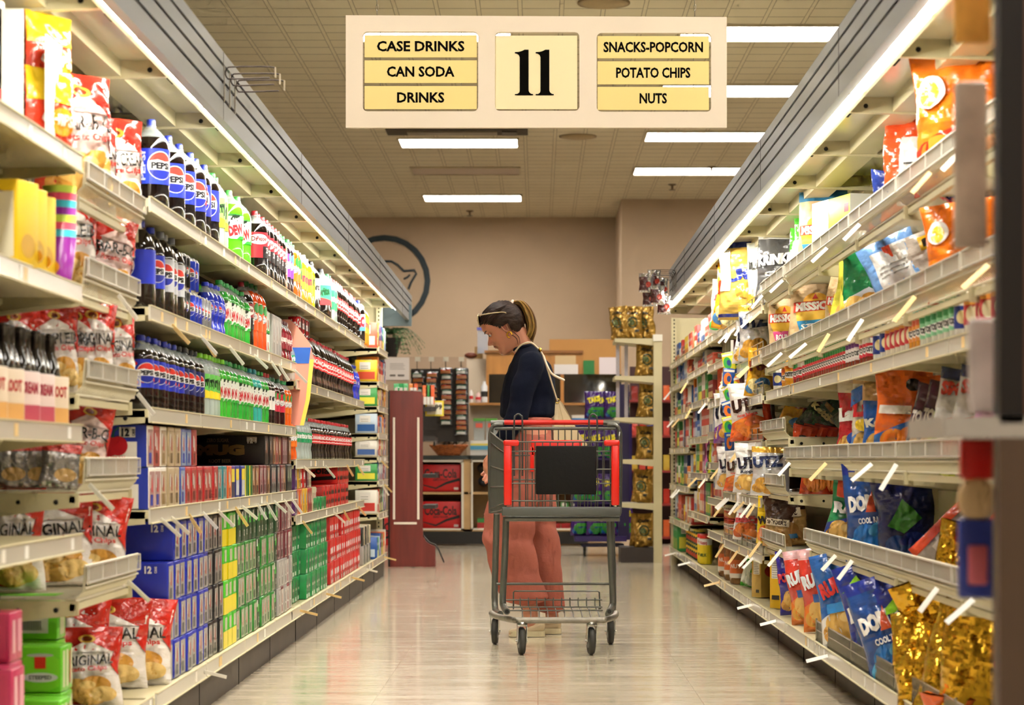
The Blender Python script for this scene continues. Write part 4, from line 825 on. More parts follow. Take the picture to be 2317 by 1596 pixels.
B['grayb'] = simple('chip_bag', .26, .34, .12, '5a5a5c', 'KRINKLE', 'e8e8e8', 48, ws=.12, wy=.62, word2='CUT', pile=('d0d0cc', 'a8a8a4'), top='dcdcd8')
B['sunbag'] = simple('chip_bag', .20, .30, .09, 'dc7ac0', '', '3a3a3a', 49, pile=('7ac8b0', 'e8e4dc'))
B['bluesm'] = simple('snack_bag', .18, .26, .09, '243a8c', '', 'ffffff', 50, pile=('3a8ac8', 'c83a3c'))
B['mixbag'] = simple('snack_bag', .18, .26, .09, 'e4e0da', '', '3a3a3a', 51, pile=('d83a2c', '3a9a4c'), extra=[('r', 'd83a3c', -.3, .6, .3, .8)])
B['chocob'] = bag('snack_bag', .17, .26, .09, 'c8c8c8', [('r', '4a1c1c', -.5, .1, .1, .8), ('e', 'b03a2c', .1, .4, .2, .15)], m=.8, seed=52, crump=1.6)
def kraft(top, seed, word='STRIPS', c2='2c88b8'):
    w, h = .22, .34; mk_ = lambda c: mat(c, r=.6, bump=.25, bs=30)
    return bag('tortilla_chip_bag', w, h, .11, 'c9a97c', [('r', 'd8432c', -.4, .50, .4, .61), T('f4ece0', 'MISSION', 0, .555, .08, .7, w, h, 0, .06), ('e', 'e8a82c', 0, .61, .2, .09, 0, 180), ('p', 'c83028', [(-.05,.63),(0,.69),(.05,.63)]), ('p', 'e8b83c', [(-.34,.50),(.34,.50),(.28,.36),(0,.30),(-.28,.36)]), ('p', c2, [(-.30,.40),(.30,.40),(.22,.24),(0,.20),(-.22,.24)]), T('f0f0ea', word, 0, .33, .06, .44, w, h), ('e', 'e0c890', -.1, .12, .16, .06), ('e', 'd8b878', .12, .10, .16, .06)], seed=seed, top=top, gus=1, crump=.7, mk=mk_, r=.6)
B['kraftb'] = kraft('1d6c94', 61); B['kraftp'] = kraft('c83a78', 62, 'ROUNDS', 'c8447c'); B['kraftb2'] = kraft('1d5c84', 63)
B['goldkraft'] = bag('coffee_bag', .17, .26, .10, 'b08a3c', [('ring', '3a4a2c', 0, .5, .20, .26), ('e', '6a7a4a', -.04, .5, .14, .09), ('r', '2a2a20', .1, .2, .3, .28), T('2a2014', 'Cafe', 0, .8, .08, .6, .15, .25)], m=.55, seed=64, r=.35, crump=1.9)
B['jerky'] = bag('jerky_pouch', .16, .10, .035, '1d1a18', [('r', 'a8683a', -.4, .1, .4, .5), ('p', 'e8e8ea', [(-.4,.6),(-.1,.95),(.0,.6)]), ('r', 'b83a24', -.4, .5, .4, .62)], seed=65)
B['jerkyg'] = bag('jerky_pouch', .16, .10, .035, '1c1e1c', [('r', 'c8c8c0', -.35, .1, .35, .5), ('p', 'e8e8ea', [(-.3,.6),(.0,.95),(.2,.6)]), ('r', '2f6a4a', -.4, .5, .4, .62)], seed=66)
# generic boxes
def box(name, w, L, h, col, fr, sd, cat='box', r=.4): return carton(name, w, L, h, col, fr, sd, cat, bev=.002, r=r)
def gbox(w, L, h, c1, c2, word=None, wc='f4f0e8'):
    f = [('r', c2, -w*.4, h*.08, w*.4, h*.4)] + ([fitt(wc, word, 0, h*.68, h*.12, w*.8)] if word else [])
    return box('snack_box', w, L, h, c1, f, [('r', c2, -L*.4, h*.1, L*.4, h*.45), ('r', 'e8e4dc', -L*.3, h*.55, L*.2, h*.9), ('r', '6a665e', -L*.25, h*.6, L*.1, h*.62), ('r', '6a665e', -L*.25, h*.7, L*.1, h*.72)])
PAL = [('c8342c','e8dccc'), ('e8842c','f0e0b0'), ('2c5aa8','c8d8e8'), ('e4e0d4','c83a34'), ('3a9a4c','e8e04c'), ('7a2c5a','d8b8c8'), ('e8c42c','c84a2c'), ('d8d4c8','4a6aa8'), ('8a2424','e0c088'), ('28487c','e8a83c'), ('e0604a','f4e8d0'), ('b8c8d8','2c5a98')]
for i, (a, b_) in enumerate(PAL): B['gb%d' % i] = gbox(.055, .16, .20, a, b_, 'BAR' if i % 2 else 'SNAX'); B['gs%d' % i] = gbox(.10, .16, .13, a, b_, 'BITES')
def nutri(x0, y0, x1, y1, n=9): return [('r', 'f2efe6', x0, y0, x1, y1)] + [('r', '5a564e', x0+(x1-x0)*.08, y0+(y1-y0)*(i+.5)/n, x1-(x1-x0)*(.08+.1*(i % 3)), y0+(y1-y0)*(i+.5)/n+.0025) for i in range(n)]
B['ybox'] = box('cracker_box', .20, .10, .32, 'e4b41c', [('e', 'c83a24', 0, .2, .07, .05)], nutri(-.035, .17, .03, .29) + [('r', '3a3630', -.03, .05, .03, .075)])
B['tanbox'] = box('cracker_box', .18, .10, .27, 'd0ac54', [('e', 'c83a24', 0, .17, .06, .04)], nutri(-.03, .15, .035, .25) + [('r', '3a3630', .0, .03, .035, .05)])
B['brightbox'] = box('snack_carton', .34, .2, .25, 'e8ea2c', [('r', 'f4f4e8', -.17, 0, -.02, .25), ('r', 'd8303c', .12, .19, .16, .22)], [('r', 'f6f6f0', -.1, 0, .1, .25), ('p', 'd8e02c', [(-.02,0),(.03,0),(.02,.14),(-.01,.12)])])
B['yelbox'] = box('popcorn_box', .12, .16, .21, 'e8c01c', [('e', 'c89a20', 0, .05, .04, .03)], [('e', 'b87818', -.04, .03, .05, .025), fitt('6a3ca0', 'BUTTER', 0, .17, .022, .1), ('r', 'e8e0c8', .03, .02, .07, .18)])
# ================================================================== STOCK ON THE SHELVES
_cnt = {}; STOCK = []
def put(key, side, x, y, z, rz, desc, where, full=None, sc_=1.0, tilt=None, back=False):
    STOCK.append((key, side, x, y, z, rz, desc, where, full, sc_, tilt, back))
def flush():
    tot = {}
    for e in STOCK: k = (e[6], e[7], e[11]); tot[k] = tot.get(k, 0) + 1
    for e in sorted(STOCK, key=lambda e: (e[3], e[4])):
        key, side, x, y, z, rz, desc, where, full, sc_, tilt, back = e
        k = (desc, where, back); i = _cnt.get(k, 0); _cnt[k] = i + 1
        if tot[k] == 1: lb = '%s on the %s' % (desc, where) if not back else '%s behind the front row, %s' % (desc, where)
        else: lb = '%s%s, %s from the near end, %s' % (desc, ' in back' if back else '', nth(i) if i < 49 else 'far', where)
        gp = None if tot[k] == 1 else '%s, %s' % (desc, where)
        if full is None: full = y < 12.2
        s = -1 if side == 'L' else 1
        B[key].put((s*x, y, z), math.radians(rz if side == 'L' else -rz), lb, gp, full, sc_, tilt)
def run(key, side, X, z, y0, n, pitch, desc, where, rz=35, back=False, **kw):
    for i in range(n):
        put(key, side, X + R.uniform(-.006, .006), y0 + i*pitch, z, rz + R.uniform(-6, 6), desc, where, back=back, **kw)
# ---- left, top shelf of soda and cola
Z = 1.708; w = 'top soda shelf'; X = 1.268
run('pep2','L',X,Z,7.24,1,.2,'largest blue cola bottle nearest camera',w,rz=42)
run('pep2','L',X,Z,7.60,2,.2,'two litre blue labelled cola bottle',w)
run('cherry2','L',X,Z,8.02,1,.2,'cola bottle with red cherry dots',w)
run('zero2','L',X,Z,8.18,2,.17,'cola bottle with dark blue label',w,rz=22)
run('starry2','L',X,Z,8.55,2,.13,'pale lemon soda bottle',w)
run('dew2','L',X,Z,9.10,2,.22,'bright green soda bottle',w,rz=25)
run('drp2','L',X,Z,9.85,7,.125,'dark red labelled soda bottle',w)
run('peach2','L',X,Z,10.72,1,.12,'peach pink labelled soda bottle',w)
run('grape2','L',X,Z,10.86,2,.11,'purple labelled grape soda bottle',w)
run('orange2','L',X,Z,11.12,2,.12,'orange soda bottle',w)
run('ginger2','L',X,Z,11.40,1,.12,'dark green labelled dry soda bottle',w)
run('sunk2','L',X,Z,11.62,3,.12,'amber soda bottle',w)
run('lemon2','L',X,Z,12.0,2,.12,'yellow lemon soda bottle',w)
run('bw2','L',X,Z,12.26,2,.12,'black soda bottle with white label',w)
run('cz2','L',X,Z,12.85,2,.14,'cola bottle with green label band',w,rz=20)
run('clear2','L',X,Z,13.2,2,.13,'clear soda bottle with green label',w)
run('coke2','L',X,Z,13.5,14,.125,'cola bottle with red label',w)
run('rc2','L',1.262,Z,15.40,1,.12,'cola bottle with pale blue label',w,rz=30)
run('sunk2','L',1.26,Z,15.62,3,.14,'orange drink bottle past the colas',w)
for k_, y, d in (('pep2',7.30,'blue cola bottle'),('pep2',7.42,'blue cola bottle'),('pep2',7.72,'blue cola bottle'),('pep2',8.0,'blue cola bottle'),('dew2',9.36,'green soda bottle'),('drp2',10.1,'red soda bottle'),('drp2',10.3,'red soda bottle'),('coke2',13.9,'red cola bottle'),('coke2',14.2,'red cola bottle'),('coke2',14.5,'red cola bottle')):
    put(k_,'L',1.40,y,Z,30,d,w,back=True)
# ---- second soda shelf
Z = 1.373; w = 'second soda shelf'
run('pep1','L',1.262,Z,7.02,1,.2,'tall dark cola bottle at the corner',w,rz=-60)
run('pep1','L',1.40,Z,7.15,1,.2,'cola bottle showing its round logo',w,rz=15,back=True)
run('pep1','L',1.262,Z,7.22,1,.2,'second blue cola bottle',w)
run('dietp1','L',1.262,Z,7.36,3,.105,'cola bottle with silver label',w)
for i in range(2):
    for k_ in range(2): put('canblack','L',1.256,7.70+i*.075,Z+.122*k_,20,'black soda can %s' % ('under another','on top')[k_],w)
for i in range(3): put('canblue','L',1.256,7.90+i*.075,Z,25,'blue soda can in bottom layer',w)
for i in range(3): put('cansilver','L',1.256,8.13+i*.075,Z,25,'silver soda can in bottom layer',w)
for i in range(2): put('canblue','L',1.256,7.90+i*.075,Z+.122,25,'blue soda can in top layer',w)
run('contour','L',1.258,Z,8.38,4,.08,'small blue contoured bottle',w)
run('dew1','L',1.262,Z,8.72,8,.088,'green soda bottle in shrink pack',w)
run('dew2','L',1.42,Z,8.60,4,.13,'two litre green soda bottle',w,back=True,sc_=(1,1,1))
run('drp2','L',1.262,Z,9.44,1,.1,'dark soda bottle with red label',w,sc_=(.9,.9,.95))
run('crusho2','L',1.268,Z,9.60,3,.115,'tall orange soda bottle',w,rz=25)
for i in range(3):
    for k_ in range(2): put('candewl','L',1.256,9.93+i*.07,Z+.10*k_,25,'small green can, %s layer' % ('bottom','top')[k_],w)
for i in range(3): put('c_silver','L',1.415,10.18+i*.12,Z,90,'white soda carton',w,sc_=(1,1,1.5))
run('shrinkm','L',1.25,Z,10.56,5,.075,'maroon juice bottle',w); run('shrinkw','L',1.25,Z,10.95,-0 or 1,.075,'white juice bottle beside the divider',w)
# divider board at the end of the second shelf
g = G(); pts = [(-.02,-.33),(.10,-.33),(.13,-.2),(.15,0),(.13,.08),(.07,.16),(.03,.20),(-.02,.2)]
g.prism(pts, 0, .006, mat('f0a08c', r=.35)); g.prism([(-.015,-.02),(.125,-.02),(.135,.06),(-.015,.06)], -.002, 0, mat('2c6ad0', r=.35)); g.prism([(0,.0),(.03,.04),(.06,.0)], -.003, -.002, mat('f0e040')); g.prism([(.10,-.33),(.13,-.2),(.15,0),(.13,0),(.11,-.2),(.08,-.33)], -.002, 0, mat('f0e060', r=.35))
o = obj('divider_sign', g, None, (-1.27, 11.05, 1.40)); tag(o, 'curved coral and blue divider sign between soda and cola shelves', 'sign')
# ---- third shelf
Z = 1.058; w = 'third soda shelf'; X = 1.252
run('cherry1','L',X,Z,6.98,7,.10,'cola bottle with cherry label',w)
run('zero1','L',X,Z,7.68,5,.092,'cola bottle with navy label',w)
run('starry1','L',X,Z,8.15,4,.092,'clear bottle with green yellow label',w)
run('dewl1','L',X,Z,8.52,3,.092,'light green capped soda bottle',w); run('dew1','L',X,Z,8.80,8,.092,'dark green capped soda bottle',w)
run('baja1','L',X,Z,9.56,3,.092,'teal soda bottle',w); run('dew1','L',X,Z,9.84,2,.092,'last green bottle before white label',w)
run('drpw1','L',X,Z,10.05,2,.1,'dark bottle with white label',w); run('crushr1','L',X,Z,10.26,5,.095,'red strawberry soda bottle',w); run('crusho1','L',X,Z,10.76,2,.09,'orange soda bottle',w)
for i in range(6): put('cherry1','L',1.35,7.03+i*.1,Z,35,'cherry cola bottle',w,back=True)
for i in range(12): put('dew1' if i % 3 else 'dewl1','L',1.35,8.5+i*.1,Z,35,'green soda bottle',w,back=True)
# ---- fourth shelf: two layers of cartons
Z = .745; w = 'fourth soda shelf'
low = ['c_cream','c_cream','c_diet','c_tan','c_tan','c_bw','c_red','c_red','c_red','c_red','c_red','c_red','c_teal','c_teal','c_orange','c_purp','c_navy','c_navy','c_dewy','c_dewy','c_brown','c_brown','c_mar','c_mar','c_brown','c_blk','c_blk','c_blk','c_mar','c_brown','c_dark','c_dark']
DN = dict(c_cream='cherry printed cream carton', c_diet='white carton with gold lettering', c_tan='tan soda carton', c_bw='light blue soda carton', c_red='red soda carton', c_teal='teal soda carton', c_orange='orange soda carton', c_purp='purple and yellow carton', c_navy='navy and yellow carton', c_dewy='green and yellow carton', c_brown='brown soda carton', c_mar='maroon soda carton', c_blk='black soda carton', c_dark='dark green carton', c_mug='black root beer carton', c_pep='deep blue soda carton', c_lime='lime and yellow carton', c_green='green soda carton', c_dkg='very dark green carton', c_silver='silver white carton', c_mw='maroon and white carton', c_ging='emerald ginger carton', c_coke='bright red carton', c_cokez='red carton with black script', c_yel='amber yellow carton', c_vio='violet soda carton', c_beige='beige soda carton')
def crt(k, y, z, w, tier, dx=0): put(k, 'L', 1.412 + dx + R.uniform(-.004,.004), y, z, 90 + R.uniform(-.6,.6), DN[k] + tier, w)
for i, k in enumerate(low): crt(k, 6.915 + i*.1265, Z, w, ', lower layer')
for i, k in enumerate(['c_cream','c_red','c_diet','c_tan','c_tan','c_bw','c_bw','c_red']): crt(k, 6.91 + i*.13, Z+.132, w, ', upper layer')
for i, k in enumerate(['c_mug','c_mug','c_brown','c_red','c_brown','c_mar','c_mar','c_brown']): crt(k, 9.90 + i*.125, Z+.132, w, ', upper layer')
# ---- bottom deck: blue, black, lime, green, maroon stacks
Z = .168; w = 'soda deck'; T4 = [', floor layer', ', second layer', ', third layer', ', top layer']
cols = ['c_pep']*7 + ['c_blk']*3 + ['c_lime']*3 + ['c_green']*5 + ['c_dkg'] + ['c_green']*4 + ['c_dkg','c_silver','c_silver','c_silver'] + ['c_mw','c_silver']
for i, k in enumerate(cols):
    y = 7.30 + i*.127
    for t_ in range(4):
        if i == 0 and t_ == 3: continue
        kk = k
        if k == 'c_green' and t_ == 3: kk = 'c_dkg'
        if k == 'c_silver' and t_ >= 2: kk = 'c_mar'
        if k == 'c_silver' and t_ == 0 and i % 2: kk = 'c_mw'
        crt(kk, y, Z + .1315*t_, w, T4[t_])
w = 'cola deck'
for i in range(13):
    for t_ in range(4 if i > 6 else 3 if i > 1 or 1 else 3):
        k = 'c_ging'
        if i == 0 and t_ == 0: k = 'c_yel'
        crt(k, 11.10 + i*.128, Z+.1315*t_, w, T4[t_], dx=(.0 if i > 3 else .03))
for i in range(17):
    for t_ in range(3 if i > 5 else (3, 3, 3, 3, 2, 2)[i]): crt('c_coke', 12.95 + i*.128, Z+.1315*t_, w, T4[t_], dx=0)
for i in range(6): crt('c_dark' if i % 2 else 'c_silver', 15.3+i*.13, Z, w, T4[0]); crt('c_dark' if i % 2 == 0 else 'c_beige', 15.3+i*.13, Z+.1315, w, T4[1])
# ---- cola shelves
Z = 1.293; w = 'second cola shelf'
run('sprite20','L',1.25,Z,11.06,3,.08,'small clear bottle',w,sc_=(.9,.9,.9))
for i in range(6):
    for k_ in range(3):
        put(('cancoke','cancokez')[(i+k_) % 2] if k_ else ('cangreen','cancokez')[i % 2],'L',1.25,11.35+i*.085,Z+.117*k_,25,('%s can, %s layer') % (('red cola','dark cola')[(i+k_) % 2] if k_ else ('green soda','dark cola')[i % 2], ('bottom','middle','top')[k_]),w)
run('coke2','L',1.262,Z,11.95,22,.125,'dark cola bottle',w,sc_=(.92,.92,.92)); run('contour','L',1.255,Z,14.75,3,.11,'bright blue sports bottle',w,sc_=(1.2,1.2,1.2))
Z = .898; w = 'third cola shelf'
run('orange20','L',1.25,Z,11.02,2,.085,'orange soda bottle',w); run('sprite20','L',1.25,Z,11.2,9,.085,'clear bottle with green label',w); run('coke20','L',1.25,Z,11.97,30,.085,'cola bottle with red label',w)
for i in range(14): put('sprite20' if i < 5 else 'coke20','L',1.335,11.2+i*.1,Z,35,'bottle' if 0 else 'small soda bottle',w,back=True)
Z = .62; w = 'fourth cola shelf'
for i, k in enumerate(['c_vio','c_yel','c_coke','c_coke','c_mar','c_beige']): crt(k, 11.06+i*.14, Z+.1315, w, ', upper layer'); 
for i, k in enumerate(['c_vio','c_orange','c_orange','c_yel','c_yel','c_red','c_red','c_beige','c_beige']): crt(k, 11.04+i*.127, Z, w, ', lower layer')
for i in range(12): crt('c_cokez', 12.55+i*.14, Z, w, ', lower layer')
for i in range(6): crt('c_cokez', 13.4+i*.14, Z+.1315, w, ', upper layer')
# ---- narrow end bay
lv = [(1.723,'top'),(1.473,'second'),(1.293,'third'),(1.093,'fourth'),(.923,'fifth'),(.743,'sixth'),(.503,'seventh'),(.168,'deck')]
PN = ['red','orange','blue','cream','green','plum','yellow','grey','dark red','navy','coral','pale blue']
for li, (z, nm) in enumerate(lv):
    for i in range(9):
        q = R.randrange(12); put('gb%d' % q, 'L', 1.26, 16.25+i*.105, z, 90, PN[q]+' box', '%s shelf of soda end bay' % nm if nm != 'deck' else 'deck of soda end bay', sc_=(1.5,1,(.72 if li in (2,3,4,5) else .95)*R.uniform(.8,1.0)))
# ---- near left bays
def lb(key, px, top, z, a, desc, where, X=1.30, tx=0., ty=0., Y=None, wk=1.0):
    """bag whose middle shows at px and whose top shows at row top"""
    y = Y or YL(px, X); k = (WZ(top, y) - z) / B[key].size[2]
    put(key, 'L', X, y, z, a, desc, where, tilt=(tx, ty), sc_=(k*wk, k*wk, k))
w = 'top near shelf'; Z = 1.694
put('redyel','L',1.285,5.80,Z,62,'red and yellow snack bag',w,sc_=.95); put('redyel','L',1.30,5.86,Z+.17,60,'upper red and yellow snack bag',w,sc_=.9)
g = G(); g.box(-.10,-.12,0,.072,-.115,.32,mat('ece8e4')); g.box(-.10,-.12,0,-.095,.12,.32,mat('ece8e4')); g.box(.0,-.12,0,.02,-.09,.34,mat('f2efec')); g.box(.078,.10,0,.082,.30,.30,mat('e4ddd8')); g.box(-.10,-.12,0,.08,.3,.004,mat('ece8e4')); art(g, [('p','d8404a',[(-.10,.19),(.02,.12),(.02,.08),(-.10,.15)]),('e','4ab0d8',.0,.22,.015,.03),('r','a8c8d4',-.10,.02,.03,.05),('r','c8a0a8',-.10,.08,.0,.09)], lambda u,v,o:(u,-.12-o,v))
o = obj('display_carton', g, None, (-1.345, 5.58, Z)); tag(o, 'open white display carton holding snack bags, top near shelf', 'box')
w = 'top basket shelf'; Z = 1.606
lb('bbq',160,168,Z,45,'slim red and white chip bag',w); lb('sour',196,262,Z,42,'sour cream chip bag by the carton',w); lb('sour',246,268,Z,40,'sour cream chip bag nearest the cola bottles',w)
w = 'second near shelf'; Z = 1.353
for i in range(3): put('yelbox','L',1.42,5.06+i*.20,Z,90,'yellow popcorn box',w)
for i in range(3): put('yelbox','L',1.27+.01*i,5.20+i*.14,Z,78,'front yellow popcorn box',w,sc_=.95)
t = empty('tumbler_stack', (-1.238, 5.72, Z)); tag(t, 'stack of striped plastic tumblers, purple at the bottom', 'cups')
zc_ = 0
for i, c in enumerate(['8c2a94','3cb4c4','e8506a','c8dc50','8c2a94','3cb4c4','e8506a','c8dc50']):
    h_ = .12; obj('tumbler', G().lathe([(.030,0),(.044,h_),(.042,h_),(.029,.004)], mat(c, r=.25), 20), t, (0,0,zc_)); zc_ += .019
w = 'second chip basket'; Z = 1.352
lb('rippled',142,430,Z,32,'rippled chip bag',w,X=1.32); lb('bbq',218,478,Z,48,'leaning red chip bag',w,ty=.22); lb('orig',180,470,Z,30,'chip bag at the back',w,X=1.42)
w = 'third chip basket'; Z = 1.082
lb('rippled',30,690,Z,20,'dim rippled chip bag',w,X=1.45,Y=6.1); lb('rippled',112,686,Z,35,'red shouldered rippled chip bag',w,X=1.36); lb('orig',150,688,Z,30,'original chip bag in the middle',w,X=1.33,ty=.06); lb('orig2',188,684,Z,35,'upright original chip bag',w,X=1.29,ty=.05); lb('orig',246,706,Z,42,'original chip bag at basket corner',w,X=1.28)
w = 'near shelf of bottle carriers'; Z = .988
for i, k in enumerate(['sixpack_r','sixpack_r','sixpack_p','sixpack_p','sixpack_r']): put(k,'L',1.325,5.02+i*.165,Z,80,'cream bottle carrier' if k != 'sixpack_p' else 'pink printed bottle carrier',w)
put('sixpack_o','L',1.42,4.95,Z,70,'orange bottle carrier',w)
w = 'fourth chip basket'; Z = .822
lb('bbq',165,900,Z,30,'tall chip bag behind carriers',w,X=1.34,ty=.18); lb('silverbag',75,1000,Z,20,'crumpled silver snack bag',w,X=1.40); lb('silverbag',130,1003,Z,25,'second silver snack bag',w,X=1.32,ty=.12); lb('silverbag',20,1000,.822,10,'dark silver bag in shadow',w,X=1.46)
w = 'fifth chip basket'; Z = .537
lb('orig',22,1105,Z,10,'cropped original chip bag',w,X=1.46); lb('origbig',120,1112,Z,15,'large original chip bag',w,X=1.40,ty=-.05,wk=1.35); lb('origbig2',185,1118,Z,22,'large original chip bag in front',w,X=1.33,ty=.10,wk=1.35)
w = 'deck under the chip baskets'; Z = .168
lb('orig2',160,1352,Z,5,'partly hidden original chip bag',w,X=1.44,wk=1.2); lb('origbig',226,1350,Z,12,'large chip bag with red left side',w,X=1.40,ty=.06,tx=-.05,wk=1.45); lb('origbig2',286,1352,Z,20,'largest chip bag nearest the cartons',w,X=1.335,ty=.08,tx=-.05,wk=1.45); lb('orig',196,1420,Z,12,'low chip bag beside lime carton',w,X=1.33,tx=-.05,wk=1.3)
w = 'near deck'
put('c_limeback','L',1.435,6.03,.412,90,'lime green drink carton with printed panel',w,sc_=(.6,1,1)); 
for t_ in range(2): put('c_limebig','L',1.435,6.03,.168+.122*t_,90,'rear lime green carton, %s layer' % ('floor','second')[t_],w,sc_=(.6,1,1))
for t_ in range(2): put('c_limebig','L',1.38,5.84,.168+.122*t_,90,'lime carton with pictured can, %s layer' % ('floor','second')[t_],w,sc_=(.8,1,1))
put('c_limebig','L',1.345,5.66,.168,90,'low lime green carton at corner',w,sc_=(.8,1,1))
for t_ in range(3): put('c_pink','L',1.375,5.36,.168+.122*t_,90,'far pink drink carton, %s layer' % ('floor','second','third')[t_],w)
for t_ in range(2): put('c_pink','L',1.335,5.21,.168+.122*t_,90,'near pink drink carton, %s layer' % ('floor','second')[t_],w)
# ---- right side: bags lie in wire baskets. a = degrees the front is turned from facing the camera towards the aisle
def rb(key, px, dx, z, a, desc, where, tx=0., ty=0., sc_=1.0, Y=None):
    """bag whose middle shows at px and stands dx metres behind the shelf lip"""
    X = 1.14 + dx; y = Y or YL(px, X)
    put(key, 'R', X, y, z, a, desc, where, tilt=(tx, ty), sc_=sc_)
def rt(key, px, top, dx, z, a, desc, where, tx=0., ty=0., Y=None, wk=1.0):
    """bag whose middle shows at px and whose top shows at row top"""
    X = 1.14 + dx; y = Y or YL(px, X); k = (WZ(top, y) - z) / B[key].size[2]
    put(key, 'R', X, y, z, a, desc, where, tilt=(tx, ty), sc_=(k*wk, k*wk, k))
w = 'top right basket'; Z = 1.69
rt('cheetj',2192,108,.13,Z,35,'orange puffs bag with round emblem',w,0,-.05); rb('cheetj',2262,.20,Z+.02,30,'blue and orange puffs bag',w,.9,.2,.6); rt('redor',2058,262,.14,Z,42,'tall bright red orange bag',w,0,.06)
rb('brightbox',1940,.20,Z,75,'bright yellow snack carton',w,0,0,1.2); rb('bluesm',2008,.10,Z,30,'blue patterned snack bag',w,.3,.2,.9); rb('keeb',2215,.2,Z,30,'violet bag lying flat behind the rail',w,1.4,0.1,.8); rb('blackbag',2120,.3,Z+.02,20,'dark bag lying at the back',w,1.4,.2,.8); rb('bluesm',2150,.2,Z+.01,40,'blue bag lying flat',w,1.4,.1,1.0)
rt('kraftb',1862,432,.12,Z,32,'kraft tortilla bag with blue top',w); rt('greenw',1832,470,.16,Z,30,'white and green chip bag',w,0,.10); rt('greenw',1806,520,.12,Z,35,'slim white green chip bag',w,0,.16); rt('grayb',1768,522,.13,Z,28,'grey crinkle cut chip bag',w,0,.05); rt('whitegr',1738,548,.11,Z,28,'white bag with green stripe',w); rt('yellowb',1762,512,.25,Z,10,'amber bag behind the grey one',w)
w = 'second right basket'; Z = 1.36
rt('cheetj',2188,455,.10,Z,30,'bright orange puffs bag',w,0,-.1); rb('ruff',2245,.3,Z,10,'dark blue chip bag in back corner',w,.3,.2); rt('lightblue',2068,520,.12,Z+.03,22,'light blue bag showing nutrition panel',w,-.1,-.42); rt('blackbag',2000,492,.17,Z,28,'black tortilla chip bag',w,0,.12); rt('blackbag',2100,505,.26,Z,15,'black bag leaning behind light blue one',w,.1,-.3); rt('greyb',2135,520,.22,Z,20,'grey bag at the back',w,.1,-.35); rb('bluesm',2150,.08,Z+.02,20,'blue and white crumpled bag',w,.7,.5,.9)
rt('green',1970,522,.11,Z,36,'green and blue chip bag',w,0,.03); rt('yelcrisp',1940,545,.12,Z,30,'yellow crisp chip bag',w,0,.14); rt('kraftp',1912,605,.12,Z,35,'kraft bag with pink top',w,0,.12); rt('kraftb2',1862,603,.14,Z,24,'wide kraft bag with dark blue top',w,0,-.05,wk=1.15); rt('kraftb',1828,640,.15,Z,32,'kraft tortilla bag',w,0,.1); rt('kraftp',1795,637,.11,Z,34,'farthest kraft bag with pink top',w)
rb('mixbag',1772,.14,Z,30,'small mixed snack bag',w,0,.1,.6); rt('utzs',1748,664,.12,Z,30,'silver chip bag with gold top',w); rt('utzw',1728,700,.10,Z,30,'white chip bag beside silver one',w)
# salsa jars
w = 'salsa shelf'; Z = 1.234; X = 1.19
def jr(key, px0, px1, n, desc, rz=35, back=0):
    a, b = YL(px1, X), YL(px0, X)
    for i in range(n): put(key, 'R', X + (.1 if back else 0), a + (b-a)*i/max(1, n-1), Z, rz, desc, w, back=bool(back), full=None)
jr('j_alf',2252,2215,2,'jar with red label by the post'); jr('j_white',2200,2192,1,'blue labelled jar beside red jars')
jr('j_ranch',2180,2112,6,'pale green labelled dip jar'); jr('j_queso',2102,2086,3,'orange queso jar'); jr('j_alf',2076,2030,5,'cream jar with red label'); jr('j_white',2018,2002,2,'white jar with blue label')
jr('j_red2',1985,1970,3,'red capped salsa jar'); jr('j_purp',1958,1938,4,'purple capped salsa jar'); jr('j_red',1930,1842,18,'green capped salsa jar'); jr('j_red2',1836,1826,2,'dark capped salsa jar'); jr('j_red',1822,1815,2,'green capped jar past the dark ones'); jr('j_cheese',1808,1800,1,'tall yellow cheese dip jar'); jr('j_queso',1788,1788,1,'orange labelled dip jar'); jr('j_white',1768,1768,1,'white labelled jar at the end')
jr('j_red',1925,1850,12,'salsa jar',back=1)
for i in range(7): put('j_alf','R',1.20,5.35+i*.1,Z+0,35,'close jar with red label by dark post',w)
# lays / cheetos basket
w = 'chip basket under the salsa'; Z = .868
rt('laysr',1940,868,.10,Z,44,'red chip bag with blue banner',w,0,.05); rt('laysr',1958,860,.16,Z,38,'second red chip bag',w,0,.08); rt('laysy',1980,846,.12,Z,34,'cream and blue chip bag',w,0,.06); rt('laysb',2008,850,.13,Z,32,'blue kettle chip bag',w,0,.05); rt('cheet',2052,824,.12,Z,26,'orange and blue puffs bag',w,0,.04)
rt('tosp',2086,872,.11,Z,32,'maroon tortilla chip bag',w,0,.26); rt('tosp',2112,866,.13,Z,30,'second maroon tortilla chip bag',w,0,.26)
rb('lime',2118,.07,Z-.01,30,'lime green small bag',w,0,.3,.6); rt('popw',2158,838,.12,Z,32,'white popcorn bag with navy top',w,0,.2); rt('popw',2200,834,.13,Z,30,'popcorn bag beside the first',w,0,.22); rb('green',2135,.10,Z,30,'green bag between maroon and white',w,0,.3,.5); rt('sunbag',2238,860,.14,Z,25,'pale bag nearest the dark post',w,0,.2)
w = 'short basket of green bags'; Z = 1.003
rb('dkgreen',1828,.20,Z,35,'dark green popcorn bag',w,.1,.75,.8); rb('dkgreen',1868,.24,Z,35,'second dark green popcorn bag',w,.1,.8,.8,Y=9.9); rb('dkgreen',1905,.30,Z,35,'dim dark green popcorn bag',w,.1,.8,.75,Y=9.95); rb('yellowb',1790,.16,Z,30,'yellow popcorn bag',w,0,.35,.9); rb('greyb',1760,.2,Z,30,'silver grey chip bag',w,0,.2,.9)
w = 'basket of orange cracker bags'; Z = .745
